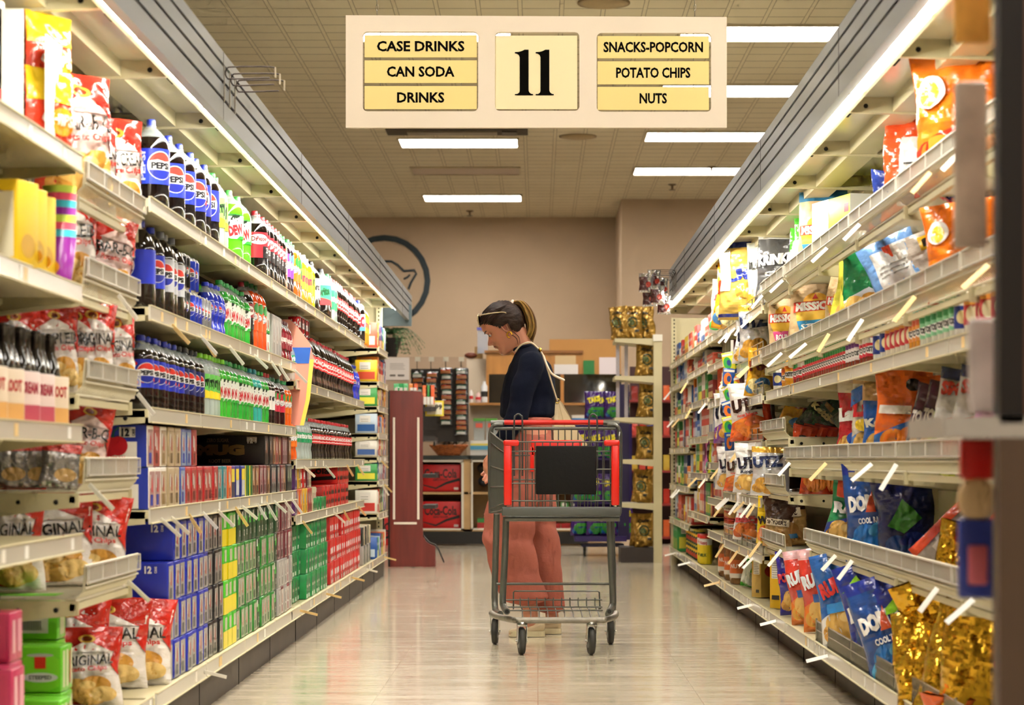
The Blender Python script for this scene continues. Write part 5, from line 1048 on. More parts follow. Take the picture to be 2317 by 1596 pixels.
for i, p in enumerate((1795, 1822, 1846, 1870, 1895)): rb('orangeb',p,.12+.05*i,Z-.005,25,'orange cracker bag',w,0,.05,1.0,Y=10.05+.0*i)
for i in range(3): rb('orangeb',1800+i*25,.12+.05*i,Z+.135,20,'cracker bag in upper layer',w,.5,.2,.8,Y=10.5)
w = 'doritos basket'[0:0] + 'lower right basket'; Z = .53
rb('greent',1910,.10,Z,25,'green edged chip bag',w,0,.2,.95); rb('orangeb',1950,.2,Z,20,'brown bag behind blue one',w,0,.1); rb('doritos',1990,.11,Z,20,'bright blue tortilla chip bag',w,0,-.05,1.0); rb('navyb',2060,.2,Z,15,'navy tortilla chip bag leaning back',w,.2,-.1,.85); rb('greyb',2120,.12,Z,20,'grey and red bag lying tilted',w,.1,.75,.95); rb('gold',2175,.14,Z-.06,20,'gold foil bag in the basket',w,.3,.2,.7); rb('redor',2210,.16,Z,20,'red bag at near end',w,.2,.6,.7)
rb('laysb',2035,.22,Z,15,'dark bag between two blue bags',w,.1,-.1,.85)
# bottom right bin
w = 'bottom right bin'; Z = .16
rb('greenw',1700,.09,Z,20,'white and green bag beside crackers',w,0,.2,.7); put('tanbox','R',1.235,11.9,Z,-32,'tan cracker box',w,sc_=.82); put('ybox','R',1.25,11.02,Z,-38,'yellow cracker box with nutrition panel',w,sc_=.87); rb('tanbox',1815,.34,Z,0,'cracker box deeper in shadow',w)
for k, px, dx, a, tx, ty, dz, sc_, d in (('keeb',1812,.10,30,0,-.1,.0,.95,'blue violet bag with red lettering'),('ruffr',1845,.10,30,0,-.15,.0,.95,'red bag with blue banner'),('ruffr',1880,.11,25,0,-.1,.0,1.0,'taller red chip bag'),('ruff',1935,.10,25,-.1,-.2,.0,1.05,'blue and white chip bag'),('lime',1905,.13,20,0,.1,.17,.95,'bright lime snack bag'),('orangep',1940,.16,20,0,-.1,.15,.95,'plain orange bag'),('ruff',1985,.24,20,-.1,-.15,.08,.95,'blue bag with red lettering'),('dorblue',2010,.12,25,-.1,-.3,.02,1.0,'navy bag with lime splashes'),('doritos',2060,.11,20,-.1,-.32,-.02,1.05,'large blue tortilla chip bag'),('navyb',2080,.28,10,.1,-.3,.14,1.0,'navy bag behind the large blue one'),('navyb',2125,.24,15,0,-.3,.03,1.1,'dark navy bag with green patches'),('dorblue',2095,.16,20,0,-.25,-.03,1.0,'dark blue bag beside gold foil'),('gold',2170,.10,15,-.2,.25,-.06,1.1,'gold foil bag, lower one'),('gold',2200,.20,15,.3,-.4,.08,.95,'gold foil bag with curled top'),('keeb',1870,.24,20,0,.2,.12,.8,'violet bag standing behind red ones'),('navyb',2040,.32,10,.1,.1,.16,.8,'dim navy bag at back'),('orangep',2160,.06,20,1.0,.1,-.06,.8,'orange bag at the very bottom'),('gold',2120,.07,20,-.2,-.1,-.05,.9,'gold foil bag beside blue one'),('navyb',2190,.36,10,.1,-.1,.04,1.0,'deep navy bag in bin corner'),('gold',2235,.12,10,.1,.1,-.02,1.1,'gold foil bag closest to post')):
    rb(k, px, dx, Z+.01+dz, a, d, w, tx, ty, sc_)
# a low wire fence along the bin
g = G(); y0, y1 = 5.0, 9.0
for i in range(int((y1-y0)/.022)): y = y0+i*.022; g.tube([(1.135, y-7, .0), (1.135, y-7, .085)], .0018, CHROME, 4, cap=False)
for zz in (.0, .05, .085): g.tube([(1.135, y0-7, zz), (1.135, y1-7, zz)], .003, CHROME, 5)
for yy in (5.0, 6.0, 7.0, 8.0, 9.0): g.tube([(1.135, yy-7, 0), (1.135, yy-7, .095)], .004, CHROME, 6); g.tube([(1.135, yy-7, .05), (1.6, yy-7, .05)], .003, CHROME, 5)
o = obj('bin_fence', g, None, (0, 7, .158)); tag(o, 'low wire fence holding back chip bags on the bottom right deck', 'wire fence')
# second bay bins and white chip bay
w = 'short bin of pretzels'; Z = .475
rt('snyd',1785,1108,.10,Z,24,'tan pretzel bag with brown top',w,0,-.1,wk=1.1); rt('snyd',1758,1140,.04,Z-.01,28,'front pretzel bag',w,0,.1); rt('wise',1722,1120,.03,Z,32,'yellow chip bag',w,0,.05,Y=11.06,wk=1.1); rt('sweet',1692,1118,.02,.45,30,'white barbecue chip bag',w,0,.1,wk=1.1)
put('dkgreen','R',1.6,10.4,Z,20,'dark bag at the back',w)
for i in range(2): put('laysr','R',1.60,10.0+i*.35,Z,10,'dim red bag deep in shadow',w)
w = 'lower fenced shelf'; Z = .72
for i, (k, px, tp, d) in enumerate((('bluesm',1642,1060,'violet blue snack bag'),('utzw',1658,1012,'white ripple chip bag'),('utzh',1676,1018,'white and orange chip bag'),('utzw',1704,1004,'wide white chip bag'),('utzs',1742,1012,'silver white chip bag'))): rt(k, px, tp, .0, Z, 26, d, w, 0, .04, wk=1.25)
w = 'middle fenced shelf'; Z = 1.0
rt('utzp',1668,882,.0,Z,25,'white bag with purple patch',w,0,.05,wk=1.2); rt('utzh',1702,866,.0,Z,25,'honey barbecue chip bag',w,0,-.05,wk=1.15); rt('greyb',1732,885,.08,Z,25,'grey bag beside honey barbecue',w,0,-.2); rt('utzp',1652,890,.06,Z,25,'second purple patched bag',w)
w = 'small bag shelf'; Z = 1.225
for i, p in enumerate((1650, 1664, 1678, 1692, 1706, 1719)): rb(('mixbag','chocob','redyel','chocob','mixbag','yellowb')[i], p, .02, Z, 25, ('printed snack bag','foil snack bag','red yellow snack bag','dark foil snack bag','red printed snack bag','orange snack bag')[i], w, 0, .1, .75)
w = 'upper fenced shelf'; Z = 1.425
rt('utzw',1690,722,.02,Z,25,'slim white chip bag',w,0,.1); rt('utzs',1712,690,.03,Z,25,'tall silver chip bag',w)
w = 'top fenced shelf'; Z = 1.676
rt('utzy',1690,540,.02,Z,20,'tall golden chip bag with blue stripe',w,wk=1.1); rt('yellowb',1655,598,.02,Z,30,'plain golden bag',w,0,.12); rb('snyd',1712,.10,Z,20,'brown pretzel bag',w,.2,.1,.7); rt('mixbag',1640,634,.02,Z,30,'polka dot snack bag',w,0,.1); rb('bluesm',1630,.08,Z,30,'navy striped snack bag',w,0,.2,.9)
# nut jars and canisters on the deck
w = 'far snack deck'; Z = .158
for i, y in enumerate((13.2, 13.6, 14.05)): put('j_nuts','R',1.215,y,Z,30,'large yellow lidded nut jar',w)
for i, y in enumerate((13.4, 13.85)): put('j_nuts','R',1.35,y,Z,30,'nut jar',w,back=True)
for i, y in enumerate((15.65, 15.85)): put('milk','R',1.19,y,Z,30,'yellow powder canister with red lid',w)
for i in range(6):
    for k_ in range(2): put('smallcan','R',1.19,16.2+i*.2,Z+.112*k_,30,'small dark food can, %s row' % ('lower','upper')[k_],w)
for i in range(4): put('gb4','R',1.20,17.8+i*.15,Z,90,'green striped box',w,sc_=(1,1,1.3))
# canisters etc in the fourth bay
w = 'fourth bay'; 
for i in range(3): put('tub_mar','R',1.24,13.45+i*.19,1.503,30,'maroon snack tub',w)
for i in range(5): put('can_blue','R',1.19,13.38+i*.095,1.273,30,'blue lidded yellow canister',w)
for i in range(4): put('can_org','R',1.19,13.9+i*.09,1.273,30,'blue lidded orange canister',w)
for i in range(3):
    for k_ in range(2): put('nutcan','R',1.20,13.4+i*.12,.438+.101*k_,30,'peanut can in the %s row' % ('lower','upper')[k_],w)
def fillrow(side, z, y0, y1, where, X=1.20, keys=None, hs=1.0):
    y = y0
    while y < y1:
        q = R.randrange(12); kind = R.random(); n = R.choice((1, 2, 2, 3, 4)); k = keys or ('gb' if kind < .7 else 'gs')
        wd = .096 if k == 'gb' else .125
        for _ in range(n):
            if y > y1: break
            put('%s%d' % (k, q), side, X+.03, y, z, 90 + R.uniform(-3, 3), PN[q] + (' standing box' if k == 'gb' else ' low box'), where, sc_=(1.6 if k == 'gb' else 1.18, 1, hs)); y += wd
def fillbags(z, y0, y1, where, sc_=.8):
    y = y0
    ks = ['mixbag','bluesm','redyel','chocob','lime','sunbag','orangep','mixbag']; ds = ['white printed pouch','blue pouch','red yellow pouch','foil pouch','lime pouch','pink pouch','orange pouch','white printed pouch']
    while y < y1:
        q = R.randrange(8); put(ks[q], 'R', 1.20, y, z, 30, ds[q], where, tilt=(0, R.uniform(-.1,.15)), sc_=sc_); y += .13
fillrow('R', 1.073, 13.4, 14.45, 'fourth bay middle shelf', hs=1.0); fillrow('R', .878, 13.4, 14.45, 'fourth bay lower shelf', keys='gs'); fillrow('R', .653, 13.4, 14.45, 'fourth bay bottom shelf', keys='gs', hs=1.2)
fillbags(1.693, 13.4, 14.4, 'fourth bay top shelf', .9)
for z, nm, hs in ((1.693,'top shelf',.9),(1.528,'second shelf',.6),(1.303,'third shelf',.95),(1.053,'fourth shelf',1.0),(.803,'fifth shelf',1.05),(.523,'sixth shelf',1.1)):
    if nm == 'fifth shelf': fillbags(z, 14.6, 15.2, 'fifth bay, '+nm, .75); fillrow('R', z, 15.3, 16.3, 'fifth bay, '+nm, hs=hs)
    else: fillrow('R', z, 14.6, 16.3, 'fifth bay, '+nm, hs=hs)
for z, nm, hs in ((1.693,'top shelf',.8),(1.503,'second shelf',.8),(1.253,'third shelf',1.),(.99,'fourth shelf',1.1),(.693,'fifth shelf',1.2),(.413,'sixth shelf',1.)):
    fillrow('R', z, 16.5, 18.5, 'last bay, '+nm, hs=hs)

# hanging clip strip of small packets between bays
t = empty('clip_strip', (1.09, 12.4, 1.57)); tag(t, 'hanging strip of small yellow and green packets in front of white chip bags', 'clip strip')
obj('strip', G().box(-.008, -.002, -.62, .008, .002, 0, mat('e8e4dc', r=.3)), t)
for i in range(11):
    g = G(); c = ('e4dc2c','3ca84c','2c5aa8','e87a2c')[i % 4]
    g.cbox((0,0,0), (.09,.012,.12), bagm(c), .004); art(g, [('e', ('3ca84c','e4dc2c','e87a2c','e4dc2c')[i % 4], -.01,-.01,.03,.04), ('e','2c4a8c',.0,-.01,.015,.02), ('r','f0ece4',-.04,.035,.04,.05)], lambda u,v,o:(u,-.0065-o,v))
    p_ = obj('packet', g, t, ((-.02,.025)[i % 2], -.01-.004*i, -.12-.045*i)); p_.rotation_euler = (0, R.uniform(-.5,.1), R.uniform(-.9,.9)); p_.scale = (.75,1,.85)
flush()
# ---- dark post and nearby rack at the right edge of the frame, close to the camera
t = empty('near_display', (.70, 3.05, 0)); tag(t, 'dark blurred display post at the right edge, closest to camera', 'display')
dkp = mat('17120f', r=.5); br = mat('5a4636', r=.45)
obj('post', G().box(-.063, 0, .95, -.028, .04, 2.3, dkp), t); obj('lower_panel', G().box(-.063, 0, 0, .30, .045, .93, br), t); obj('shelf_edge', G().box(-.14, .0, .93, .30, .30, .96, mat('b4ada2', r=.3)), t)
obj('side_panel', G().box(-.022, .03, .96, .30, .05, 2.3, mat('8a5a48', r=.5)), t)
o = tag(B['popw'].put((.672, 3.35, .965), math.radians(20), 'x x x x', None, True, .5) if 0 else obj('hanging_packet', G().cbox((0,0,0),(.055,.02,.16), mat('d8a24a', r=.35, var=.4, vs=9), .006), None, (.668, 3.4, 1.62)), 'blurred amber packet hanging beside the dark post, upper right', 'packet')
tag(obj('hanging_packet', G().cbox((0,0,0),(.05,.02,.26), mat('b8a894', r=.4, var=.4, vs=9), .006), None, (.675, 3.45, 1.36)), 'blurred beige packet hanging halfway up the dark post', 'packet')
tag(obj('hanging_packet', G().cbox((0,0,0),(.05,.02,.14), mat('c8bcb4', r=.4, var=.3, vs=9), .006), None, (.668, 3.3, 1.04)), 'blurred pale packet on the ledge beside the post', 'packet')
g = G().cbox((0,0,.10),(.05,.02,.06), mat('c8201c', r=.35), .005); g.ball((0,0,.04),(.03,.014,.035), mat('e0c090', r=.5)); g.cbox((0,0,-.05),(.055,.02,.12), mat('3a4aa8', r=.35), .005); g.cbox((0,-.004,-.06),(.03,.02,.06), mat('e87a8a', r=.35), .004)
tag(obj('hanging_packet', g, None, (.665, 3.35, .80)), 'blurred red and blue packet hanging below the ledge', 'packet')
# ================================================================== SHOPPING CART
GM = mat('#62635c', r=.32, m=.55, var=.08, vs=30); GP = mat('#4f514c', r=.45); RD = mat('#d81f14', r=.3); RUB = mat('#34332e', r=.6); CR = mat('#a9a9a3', r=.2, m=.9)
def q(px, py, Y): return Vector((WX(px, Y), Y, WZ(py, Y)))
t = empty('shopping_cart', (.08, 10.45, 0)); tag(t, 'grey wire shopping cart with red bumpers and black placard', 'shopping cart')
def cobj(name, g, par=None): 
    g2 = G().join(g, Matrix.Translation((-.08, -10.45, 0)) if par is None or True else None); return obj(name, g2, par or t)
Yf, Yr = 10.12, 10.86
fx0, fx1, fzt, fzb = -.150, .366, .985, .683; rx0, rx1, rzt, rzb = -.232, .402, 1.055, .645
# front grid
g = G()
for z in (.98, .937, .855, .79, .71): g.tube([(fx0, Yf, z), (fx1, Yf, z)], .0032, GM, 6)
n = 15
for i in range(n+1): x = fx0 + (fx1-fx0)*i/n; g.tube([(x, Yf+.004, .98), (x, Yf+.004, .66)], .0026, GM, 6)
cobj('front_grid', g)
for s, x0, x1 in ((-1, fx0, rx0), (1, fx1, rx1)):
    g = G()
    for k, (a, b) in enumerate(((.975, 1.035), (.93, .985), (.85, .868), (.775, .765), (.70, .66))): g.tube(curve([(x0, Yf, a), (x0+(x1-x0)*.35, Yf+.25, a+(b-a)*.3), (x1, Yr, b)], 4), .0034, GM, 6)
    for i in range(30):
        f = i/29; x = x0+(x1-x0)*f; y = Yf+(Yr-Yf)*f; g.tube([(x, y, .67-.03*f), (x, y, .98+.055*f)], .0028, GM, 5)
    cobj('side_grid', g)
    g = G().tube(curve([(x1, Yr, .635), (x1+s*.004, Yr, .8), (x1+s*.004, Yr, .98), (x1, Yr+.0, 1.04), (x1-s*.02, Yr, 1.068), (x1-s*.06, Yr, 1.07)], 5), .010, GM, 8); cobj('corner_post', g)
g = G()
for i in range(20): x = rx0+.012+(rx1-rx0-.024)*i/19; g.tube([(x, Yr, rzb), (x, Yr, 1.06)], .0028, GM, 6)
for z in (.66, .80, .92): g.tube([(rx0, Yr, z), (rx1, Yr, z)], .0034, GM, 6)
g.tube([(rx0+.02, Yr, 1.052), (rx1-.02, Yr, 1.052)], .008, GM, 8); cobj('rear_gate', g)
g = G()
for i in range(16):
    f = i/15; g.tube([(fx0+(fx1-fx0)*f, Yf, .672), (rx0+(rx1-rx0)*f, Yr, .640)], .003, GM, 5)
for i in range(9): f = i/8; g.tube([(fx0+(rx0-fx0)*f, Yf+(Yr-Yf)*f, .668-.03*f), (fx1+(rx1-fx1)*f, Yf+(Yr-Yf)*f, .668-.03*f)], .003, GM, 5)
cobj('basket_floor', g)
cobj('front_bumper', G().cbox(((fx0+fx1)/2, Yf-.004, .662), (fx1-fx0+.03, .03, .042), GP, .006).tube([(fx0+.0, Yf+.03, .628), (fx1+.01, Yf+.03, .628)], .013, GM, 10))
for s, x in ((-1, fx0), (1, fx1)):
    g = G().cbox((x-s*.012, Yf-.008, .83), (.036, .036, .28), RD, .006).cbox((x-s*.028, Yf-.010, .975), (.072, .042, .028), RD, .009); cobj('corner_bumper', g)
cobj('handle', G().tube([(WX(1141, Yr+.04), Yr+.04, 1.082), (WX(1365, Yr+.04), Yr+.04, 1.082)], .0125, RD, 12))
cobj('handle_mount', G().tube([(rx0+.0, Yr+.04, 1.078), (WX(1141, Yr+.04), Yr+.04, 1.08)], .014, GM, 10).tube([(WX(1365, Yr+.04), Yr+.04, 1.08), (rx1, Yr+.04, 1.078)], .014, GM, 10))
cobj('placard', G().cbox((.129, Yf-.022, .851), (.276, .012, .222), mat('#100f0e', r=.7, bump=.1, bs=60, spec=.2), .004))
g = G().cbox((.09, 10.60, .955), (.245, .01, .075), RD, .004).cbox((-.028, 10.60, .90), (.018, .01, .12), RD, .003); cobj('child_seat', g)
for x in (-.095, .268):
    g = G().tube(curve([(x-.02, 10.72, .82), (x-.02, 10.72, 1.08), (x-.012, 10.72, 1.112), (x, 10.72, 1.12), (x+.012, 10.72, 1.112), (x+.02, 10.72, 1.08), (x+.02, 10.72, .82)], 5), .0045, mat('#4c4e4a', r=.35, m=.5), 7); cobj('seat_hinge', g)
# frame
for s, xo, xi in ((-1, -.20, -.148), (1, .357, .335)):
    cobj('leg', G().tube(curve([(xo, 10.75, .635), (xo-s*(-.004), 10.77, .5), (xo+s*.010, 10.79, .30), (xo+s*.010, 10.79, .20), (xo+s*.004, 10.74, .163), (xo-s*.02, 10.60, .158)], 5), .0155, GM, 10))
    cobj('leg', G().tube(curve([(xi, 10.32, .632), (xi+s*.006, 10.32, .45), (xi+s*.016, 10.32, .25), (xi+s*.010, 10.30, .212), (xi-s*.002, 10.22, .200), (xi-s*.006, 10.16, .200)], 5), .0155, GM, 10).tube([(xi-s*.006, 10.158, .200), (xi-s*.006, 10.157, .200)], .010, SLOT, 10))
g = G().tube(curve([(-.222, 10.62, .160), (-.19, 10.40, .160), (-.11, 10.18, .160), (-.085, 10.16, .160), (.13, 10.16, .160), (.285, 10.16, .160), (.31, 10.18, .160), (.36, 10.40, .160), (.375, 10.62, .160)], 5), .0145, mat('#8d877b', r=.45, m=.5, var=.15, vs=40), 10); cobj('base_frame', g)
cobj('crossbar', G().tube([(-.20, 10.72, .296), (.355, 10.72, .296)], .0065, GM, 8))
g = G()
g.tube([(-.118, 10.68, .175), (-.118, 10.68, .258), (-.112, 10.68, .263), (.29, 10.68, .263), (.297, 10.68, .256), (.30, 10.68, .175)], .0036, GM, 6)
for z, y in ((.222, 10.66), (.19, 10.62), (.178, 10.55)): g.tube([(-.16, y, z), (.31, y, z)], .0034, GM, 6)
for i in range(10):
    x = -.085 + .36*i/9; g.tube(curve([(x, 10.66, .232), (x, 10.65, .195), (x+.01, 10.62, .178), (x+.012, 10.3, .166), (x+.012, 10.17, .162)], 4), .003, GM, 6)
cobj('lower_rack', g)
def caster(x, y, turn, hz):
    M = Matrix.Translation((x-.08, y-10.45, 0)) @ Matrix.Rotation(turn, 4, 'Z')
    a = G().join(G().lathe([(.022, hz-.02), (.026, hz-.01), (.02, hz)], CR, 16), M)
    for s in (-1, 1): a.join(G().prism([(-.018, hz-.015), (.020, hz-.015), (.034, .055), (.02, .045), (-.004, .06)], s*.019, s*.0225, CR, 'x'), M)
    a.join(G().tube([(-.028, .02, .064), (.028, .02, .064)], .005, CR, 8), M); a.join(G().cbox((0, .0, hz-.018), (.045, .04, .008), CR, .003), M)
    c = obj('caster', a, t)
    w_ = G().lathe([(.001, -.014), (.048, -.014), (.058, -.013), (.0635, -.006), (.0635, .006), (.058, .013), (.048, .014), (.001, .014)], RUB, 28, cap=False)
    w_.lathe([(.001, -.0155), (.030, -.0155), (.034, -.0145)], mat('#8e8f8c', r=.4), 20, cap=False); w_.lathe([(.001, .0155), (.030, .0155), (.034, .0145)], mat('#8e8f8c', r=.4), 20, cap=False)
    wm = G().join(w_, M @ Matrix.Translation((0, .02, .0635)) @ Matrix.Rotation(PI/2, 4, 'Y')); obj('wheel', wm, c)
caster(-.072, 10.165, math.radians(8), .152); caster(.248, 10.165, math.radians(8), .152); caster(-.21, 10.74, math.radians(-4), .152); caster(.355, 10.74, math.radians(4), .152)
# ================================================================== PERSON
PK = 11.3/5000.0; PY = 11.3
def pp(px, py, dy=0.0): return Vector(((px-VX)*PK, PY+dy, H0-(py-VY)*PK))
def beads(g, ch, n=7, m=None):
    """chain of ellipsoids; ch = [(point, (rx, ry, rz))]"""
    for (a, ra), (b, rb_) in zip(ch, ch[1:]):
        ra = Vector(ra if isinstance(ra, (tuple, Vector)) else (ra,)*3); rb2 = Vector(rb_ if isinstance(rb_, (tuple, Vector)) else (rb_,)*3)
        for i in range(n+1): f = i/n; f2 = f; p = a.lerp(b, f); r = ra.lerp(rb2, f2); g.ball(p, tuple(r), m or SKIN, 16, 10)
    return g
def fuse(g, voxel, smooth=6, disp=None, mats=None, shade=True):
    me = g.mesh('raw'); o = bpy.data.objects.new('raw', me); C.objects.link(o)
    md = o.modifiers.new('r', 'REMESH'); md.mode = 'VOXEL'; md.voxel_size = voxel; md.use_smooth_shade = True
    if smooth: s_ = o.modifiers.new('s', 'SMOOTH'); s_.factor = .5; s_.iterations = smooth
    dg = bpy.context.evaluated_depsgraph_get(); dg.update(); r = bpy.data.meshes.new_from_object(o.evaluated_get(dg)); bpy.data.objects.remove(o); bpy.data.meshes.remove(me)
    r.materials.clear()
    for m in (mats or [SKIN]): r.materials.append(m)
    for p in r.polygons: p.use_smooth = True; p.material_index = 0
    if disp:
        for v in r.vertices: v.co = v.co + v.normal*disp(v.co)
    r.update(); return r
SKIN = mat('#c8876a', r=.5, var=.05, vs=14)
try: SKIN.node_tree.nodes['Principled BSDF'].inputs['Subsurface Weight'].default_value = .08
except Exception: pass
NAVY = mat('#0b1020', r=.95, bump=.2, bs=220, spec=.15); PINK = mat('#ad6353', r=.9, bump=.15, bs=90, spec=.2); HAIR = mat('#2b1a11', r=.5, bump=.5, bs=14, var=.5, vs=18, stretch=(1, 5, 6), spec=.25); BLOND = mat('#a8823f', r=.42, var=.4, vs=30, stretch=(1.5, 8, .7)); BLOND2 = mat('#6e4c28', r=.45); SHOE = mat('#cbb793', r=.6); SOLE = mat('#dccfa8', r=.5); BEIGE = mat('#cdb890', r=.4, var=.04)
person = empty('person', (0, PY, 0)); tag(person, 'person in navy sweater and pink wide trousers behind the cart, head bowed', 'person')
def pobj(name, g, par=None, gl=True):
    me = g.mesh(name) if isinstance(g, G) else g
    me.transform(Matrix.Translation((0, -PY, 0))); return obj(name, me, par or person)
# head local frame: x forward, y lateral, z up from the chin
TAU = math.radians(34); HS = 1.13; EAR = pp(1140, 743)
def hd(x, y, z):
    x *= HS; y *= HS; z = (z-.105)*HS
    return Vector((EAR.x - x*math.cos(TAU) - z*math.sin(TAU), PY + y, EAR.z - x*math.sin(TAU) + z*math.cos(TAU)))
HR = [ # z, front, back, half width
 (-.004,.050,.010,.012),(0.0,.066,-.004,.026),(.006,.0745,-.014,.034),(.014,.0785,-.024,.041),(.024,.079,-.032,.046),(.034,.0755,-.038,.051),(.042,.0735,-.044,.054),(.049,.0785,-.05,.0565),(.055,.0775,-.055,.058),(.061,.081,-.06,.06),(.068,.0775,-.066,.062),(.076,.077,-.074,.064),(.086,.078,-.084,.067),(.097,.0785,-.093,.070),(.108,.076,-.100,.072),(.116,.0745,-.104,.0735),(.124,.079,-.106,.075),(.132,.084,-.107,.076),(.145,.0865,-.107,.077),(.158,.086,-.105,.0765),(.172,.080,-.100,.073),(.186,.069,-.090,.066),(.200,.052,-.074,.055),(.212,.030,-.052,.040),(.220,.004,-.028,.020)]
def head_geo(g, m):
    n = 48; vs = []
    for (z, f, b, w) in HR:
        for i in range(n):
            a = 2*PI*i/n; c_, s_ = math.cos(a), math.sin(a)
            x0 = (f+b)/2*0 
            r_ = f if c_ > 0 else -b
            ex = .82 if c_ > 0 else .95
            x = math.copysign(abs(c_)**ex, c_)*r_; y = math.copysign(abs(s_)**.92, s_)*w
            if c_ > 0:
                deg = math.degrees(math.atan2(abs(y), x)) 
                # eye sockets, cheekbones
                x -= .0075*math.exp(-((abs(y)-.030)/.014)**2 - ((z-.1135)/.010)**2)
                x += .004*math.exp(-((abs(y)-.040)/.018)**2 - ((z-.088)/.014)**2)
                x -= .003*math.exp(-((abs(y)-.030)/.012)**2 - ((z-.060)/.014)**2)
            vs.append(hd(x, y, z))
    N = len(HR); fs = [(k*n+i, k*n+(i+1)%n, (k+1)*n+(i+1)%n, (k+1)*n+i) for k in range(N-1) for i in range(n)]
    fs += [tuple(range(n))[::-1], tuple(range((N-1)*n, N*n))]
    g.add(vs, fs, m, True)
    # nose
    pr = [(.120,.073,.006,.004),(.112,.079,.007,.005),(.102,.0865,.008,.008),(.092,.0955,.010,.011),(.084,.1025,.0125,.014),(.078,.1035,.0145,.016),(.0725,.0965,.0150,.013),(.069,.084,.012,.008)]
    vs = []; m_ = 12
    for z, x, w, d in pr:
        for i in range(m_): a = 2*PI*i/m_; vs.append(hd(x-d+d*math.cos(a)*1.0, w*math.sin(a), z))
    g.add(vs, [(k*m_+i, k*m_+(i+1)%m_, (k+1)*m_+(i+1)%m_, (k+1)*m_+i) for k in range(len(pr)-1) for i in range(m_)] + [tuple(range(m_))[::-1], tuple(range((len(pr)-1)*m_, len(pr)*m_))], m, True)
    g.ball(hd(.0795,0,.0605), (.006,.020,.0045), m, 10, 8); g.ball(hd(.078,0,.0495), (.006,.017,.005), m, 10, 8)
def hand(g, wrist, d, pn, K=1.0):
    """relaxed curled hand: d = finger direction, pn = palm normal"""
    d = d.normalized(); pn = pn.normalized(); sd = d.cross(pn).normalized()
    beads(g, [(wrist, .022), (wrist+d*.035, .024)], 4)
    for k in range(4):
        o_ = (k-1.5)*.0205; base = wrist + d*K*(.080-.004*abs(k-1.3)) + sd*o_*K
        beads(g, [(wrist+d*.03+sd*o_*.8, .0145), (base, .0115)], 6)
        l = (.074,.082,.076,.060)[k]*K; p = base; ang = .25
        for s_ in (.42, .32, .26):
            dd = d*math.cos(ang) + pn*math.sin(ang); p2 = p + dd*l*s_; beads(g, [(p, .0098-.001*(1-s_)), (p2, .0086)], 4); p = p2; ang += .42 + .08*k
    tb = wrist + d*.030 - sd*.030; t1 = tb + (d*.7 - sd*.55 + pn*.35).normalized()*.040; t2 = t1 + (d*.9 - sd*.1 + pn*.45).normalized()*.030
    beads(g, [(wrist+d*.018-sd*.012, .016), (tb, .0135), (t1, .011), (t2, .009)], 5)
g = G(); head_geo(g, SKIN)
# neck, torso, limbs
beads(g, [(hd(-.035,0,.06), (.058,.052,.05)), (pp(1180,782), (.055,.052,.05)), (pp(1190,803), (.05,.06,.04))], 8)
beads(g, [(pp(1196,822), (.08,.15,.05)), (pp(1197,860), (.105,.145,.08)), (pp(1194,915), (.095,.125,.09)), (pp(1205,975), (.105,.15,.09))], 5)
W1 = pp(1124,1026,-.17); W2 = pp(1128,1030,.12)
beads(g, [(pp(1200,826,-.16), .05), (pp(1172,948,-.21), .038), (W1, .022)], 14)
beads(g, [(pp(1196,826,.16), .05), (pp(1165,945,.19), .038), (W2, .024)], 14)
hand(g, W1, pp(1106,1056,-.17)-W1, Vector((.55,.6,-.2)), .85); hand(g, W2, pp(1112,1066,.10)-W2, Vector((-.4,-.75,-.3)))
beads(g, [(pp(1205,985,-.08), (.085,.085,.08)), (pp(1165,1165,-.09), .062), (pp(1185,1290,-.09), .05), (pp(1203,1405,-.09), .036)], 14)
beads(g, [(pp(1210,985,.08), (.085,.085,.08)), (pp(1226,1185,.09), .050), (pp(1240,1300,.09), .038), (pp(1250,1405,.09), .034)], 14)
for s_, ax, tx in ((-.09, 1203, 1160), (.09, 1250, 1200)): beads(g, [(pp(ax, 1412, s_), (.035,.03,.025)), (pp(ax-25, 1424, s_), (.03,.032,.018)), (pp(tx, 1431, s_), (.02,.03,.010))], 6)
# ears
for s_ in (-1, 1): 
    pass
body = fuse(g, .0046, 3); pobj('body', body)
def ear(s):
    g = G(); pts = []
    for i in range(17):
        a = math.radians(-70 + 320*i/16); pts.append(hd(-.004 - .011*math.cos(a)*(-1), s*(.0745+.006*max(0, math.cos(a))), .108 + .030*math.sin(a)*(.9) ))
    g.tube(pts, .0042, SKIN, 8); g.ball(hd(.0,s*.073,.108), (.013,.005,.024), mat('#a85f48', r=.5), 12, 8, Matrix.Rotation(-TAU, 3, 'Y')); g.ball(hd(.0,s*.077,.080), (.0065,.0045,.008), SKIN, 10, 8)
    pobj('ear', g)
    g = G(); c = hd(-.003, s*.082, .062); pts = [c + Vector((.012*math.cos(a), 0, .014*math.sin(a))) for a in [2*PI*i/20 for i in range(17)]]
    g.tube(pts, .004, mat('#d8a434', r=.2, m=1), 8); pobj('earring', g)
ear(-1); ear(1)
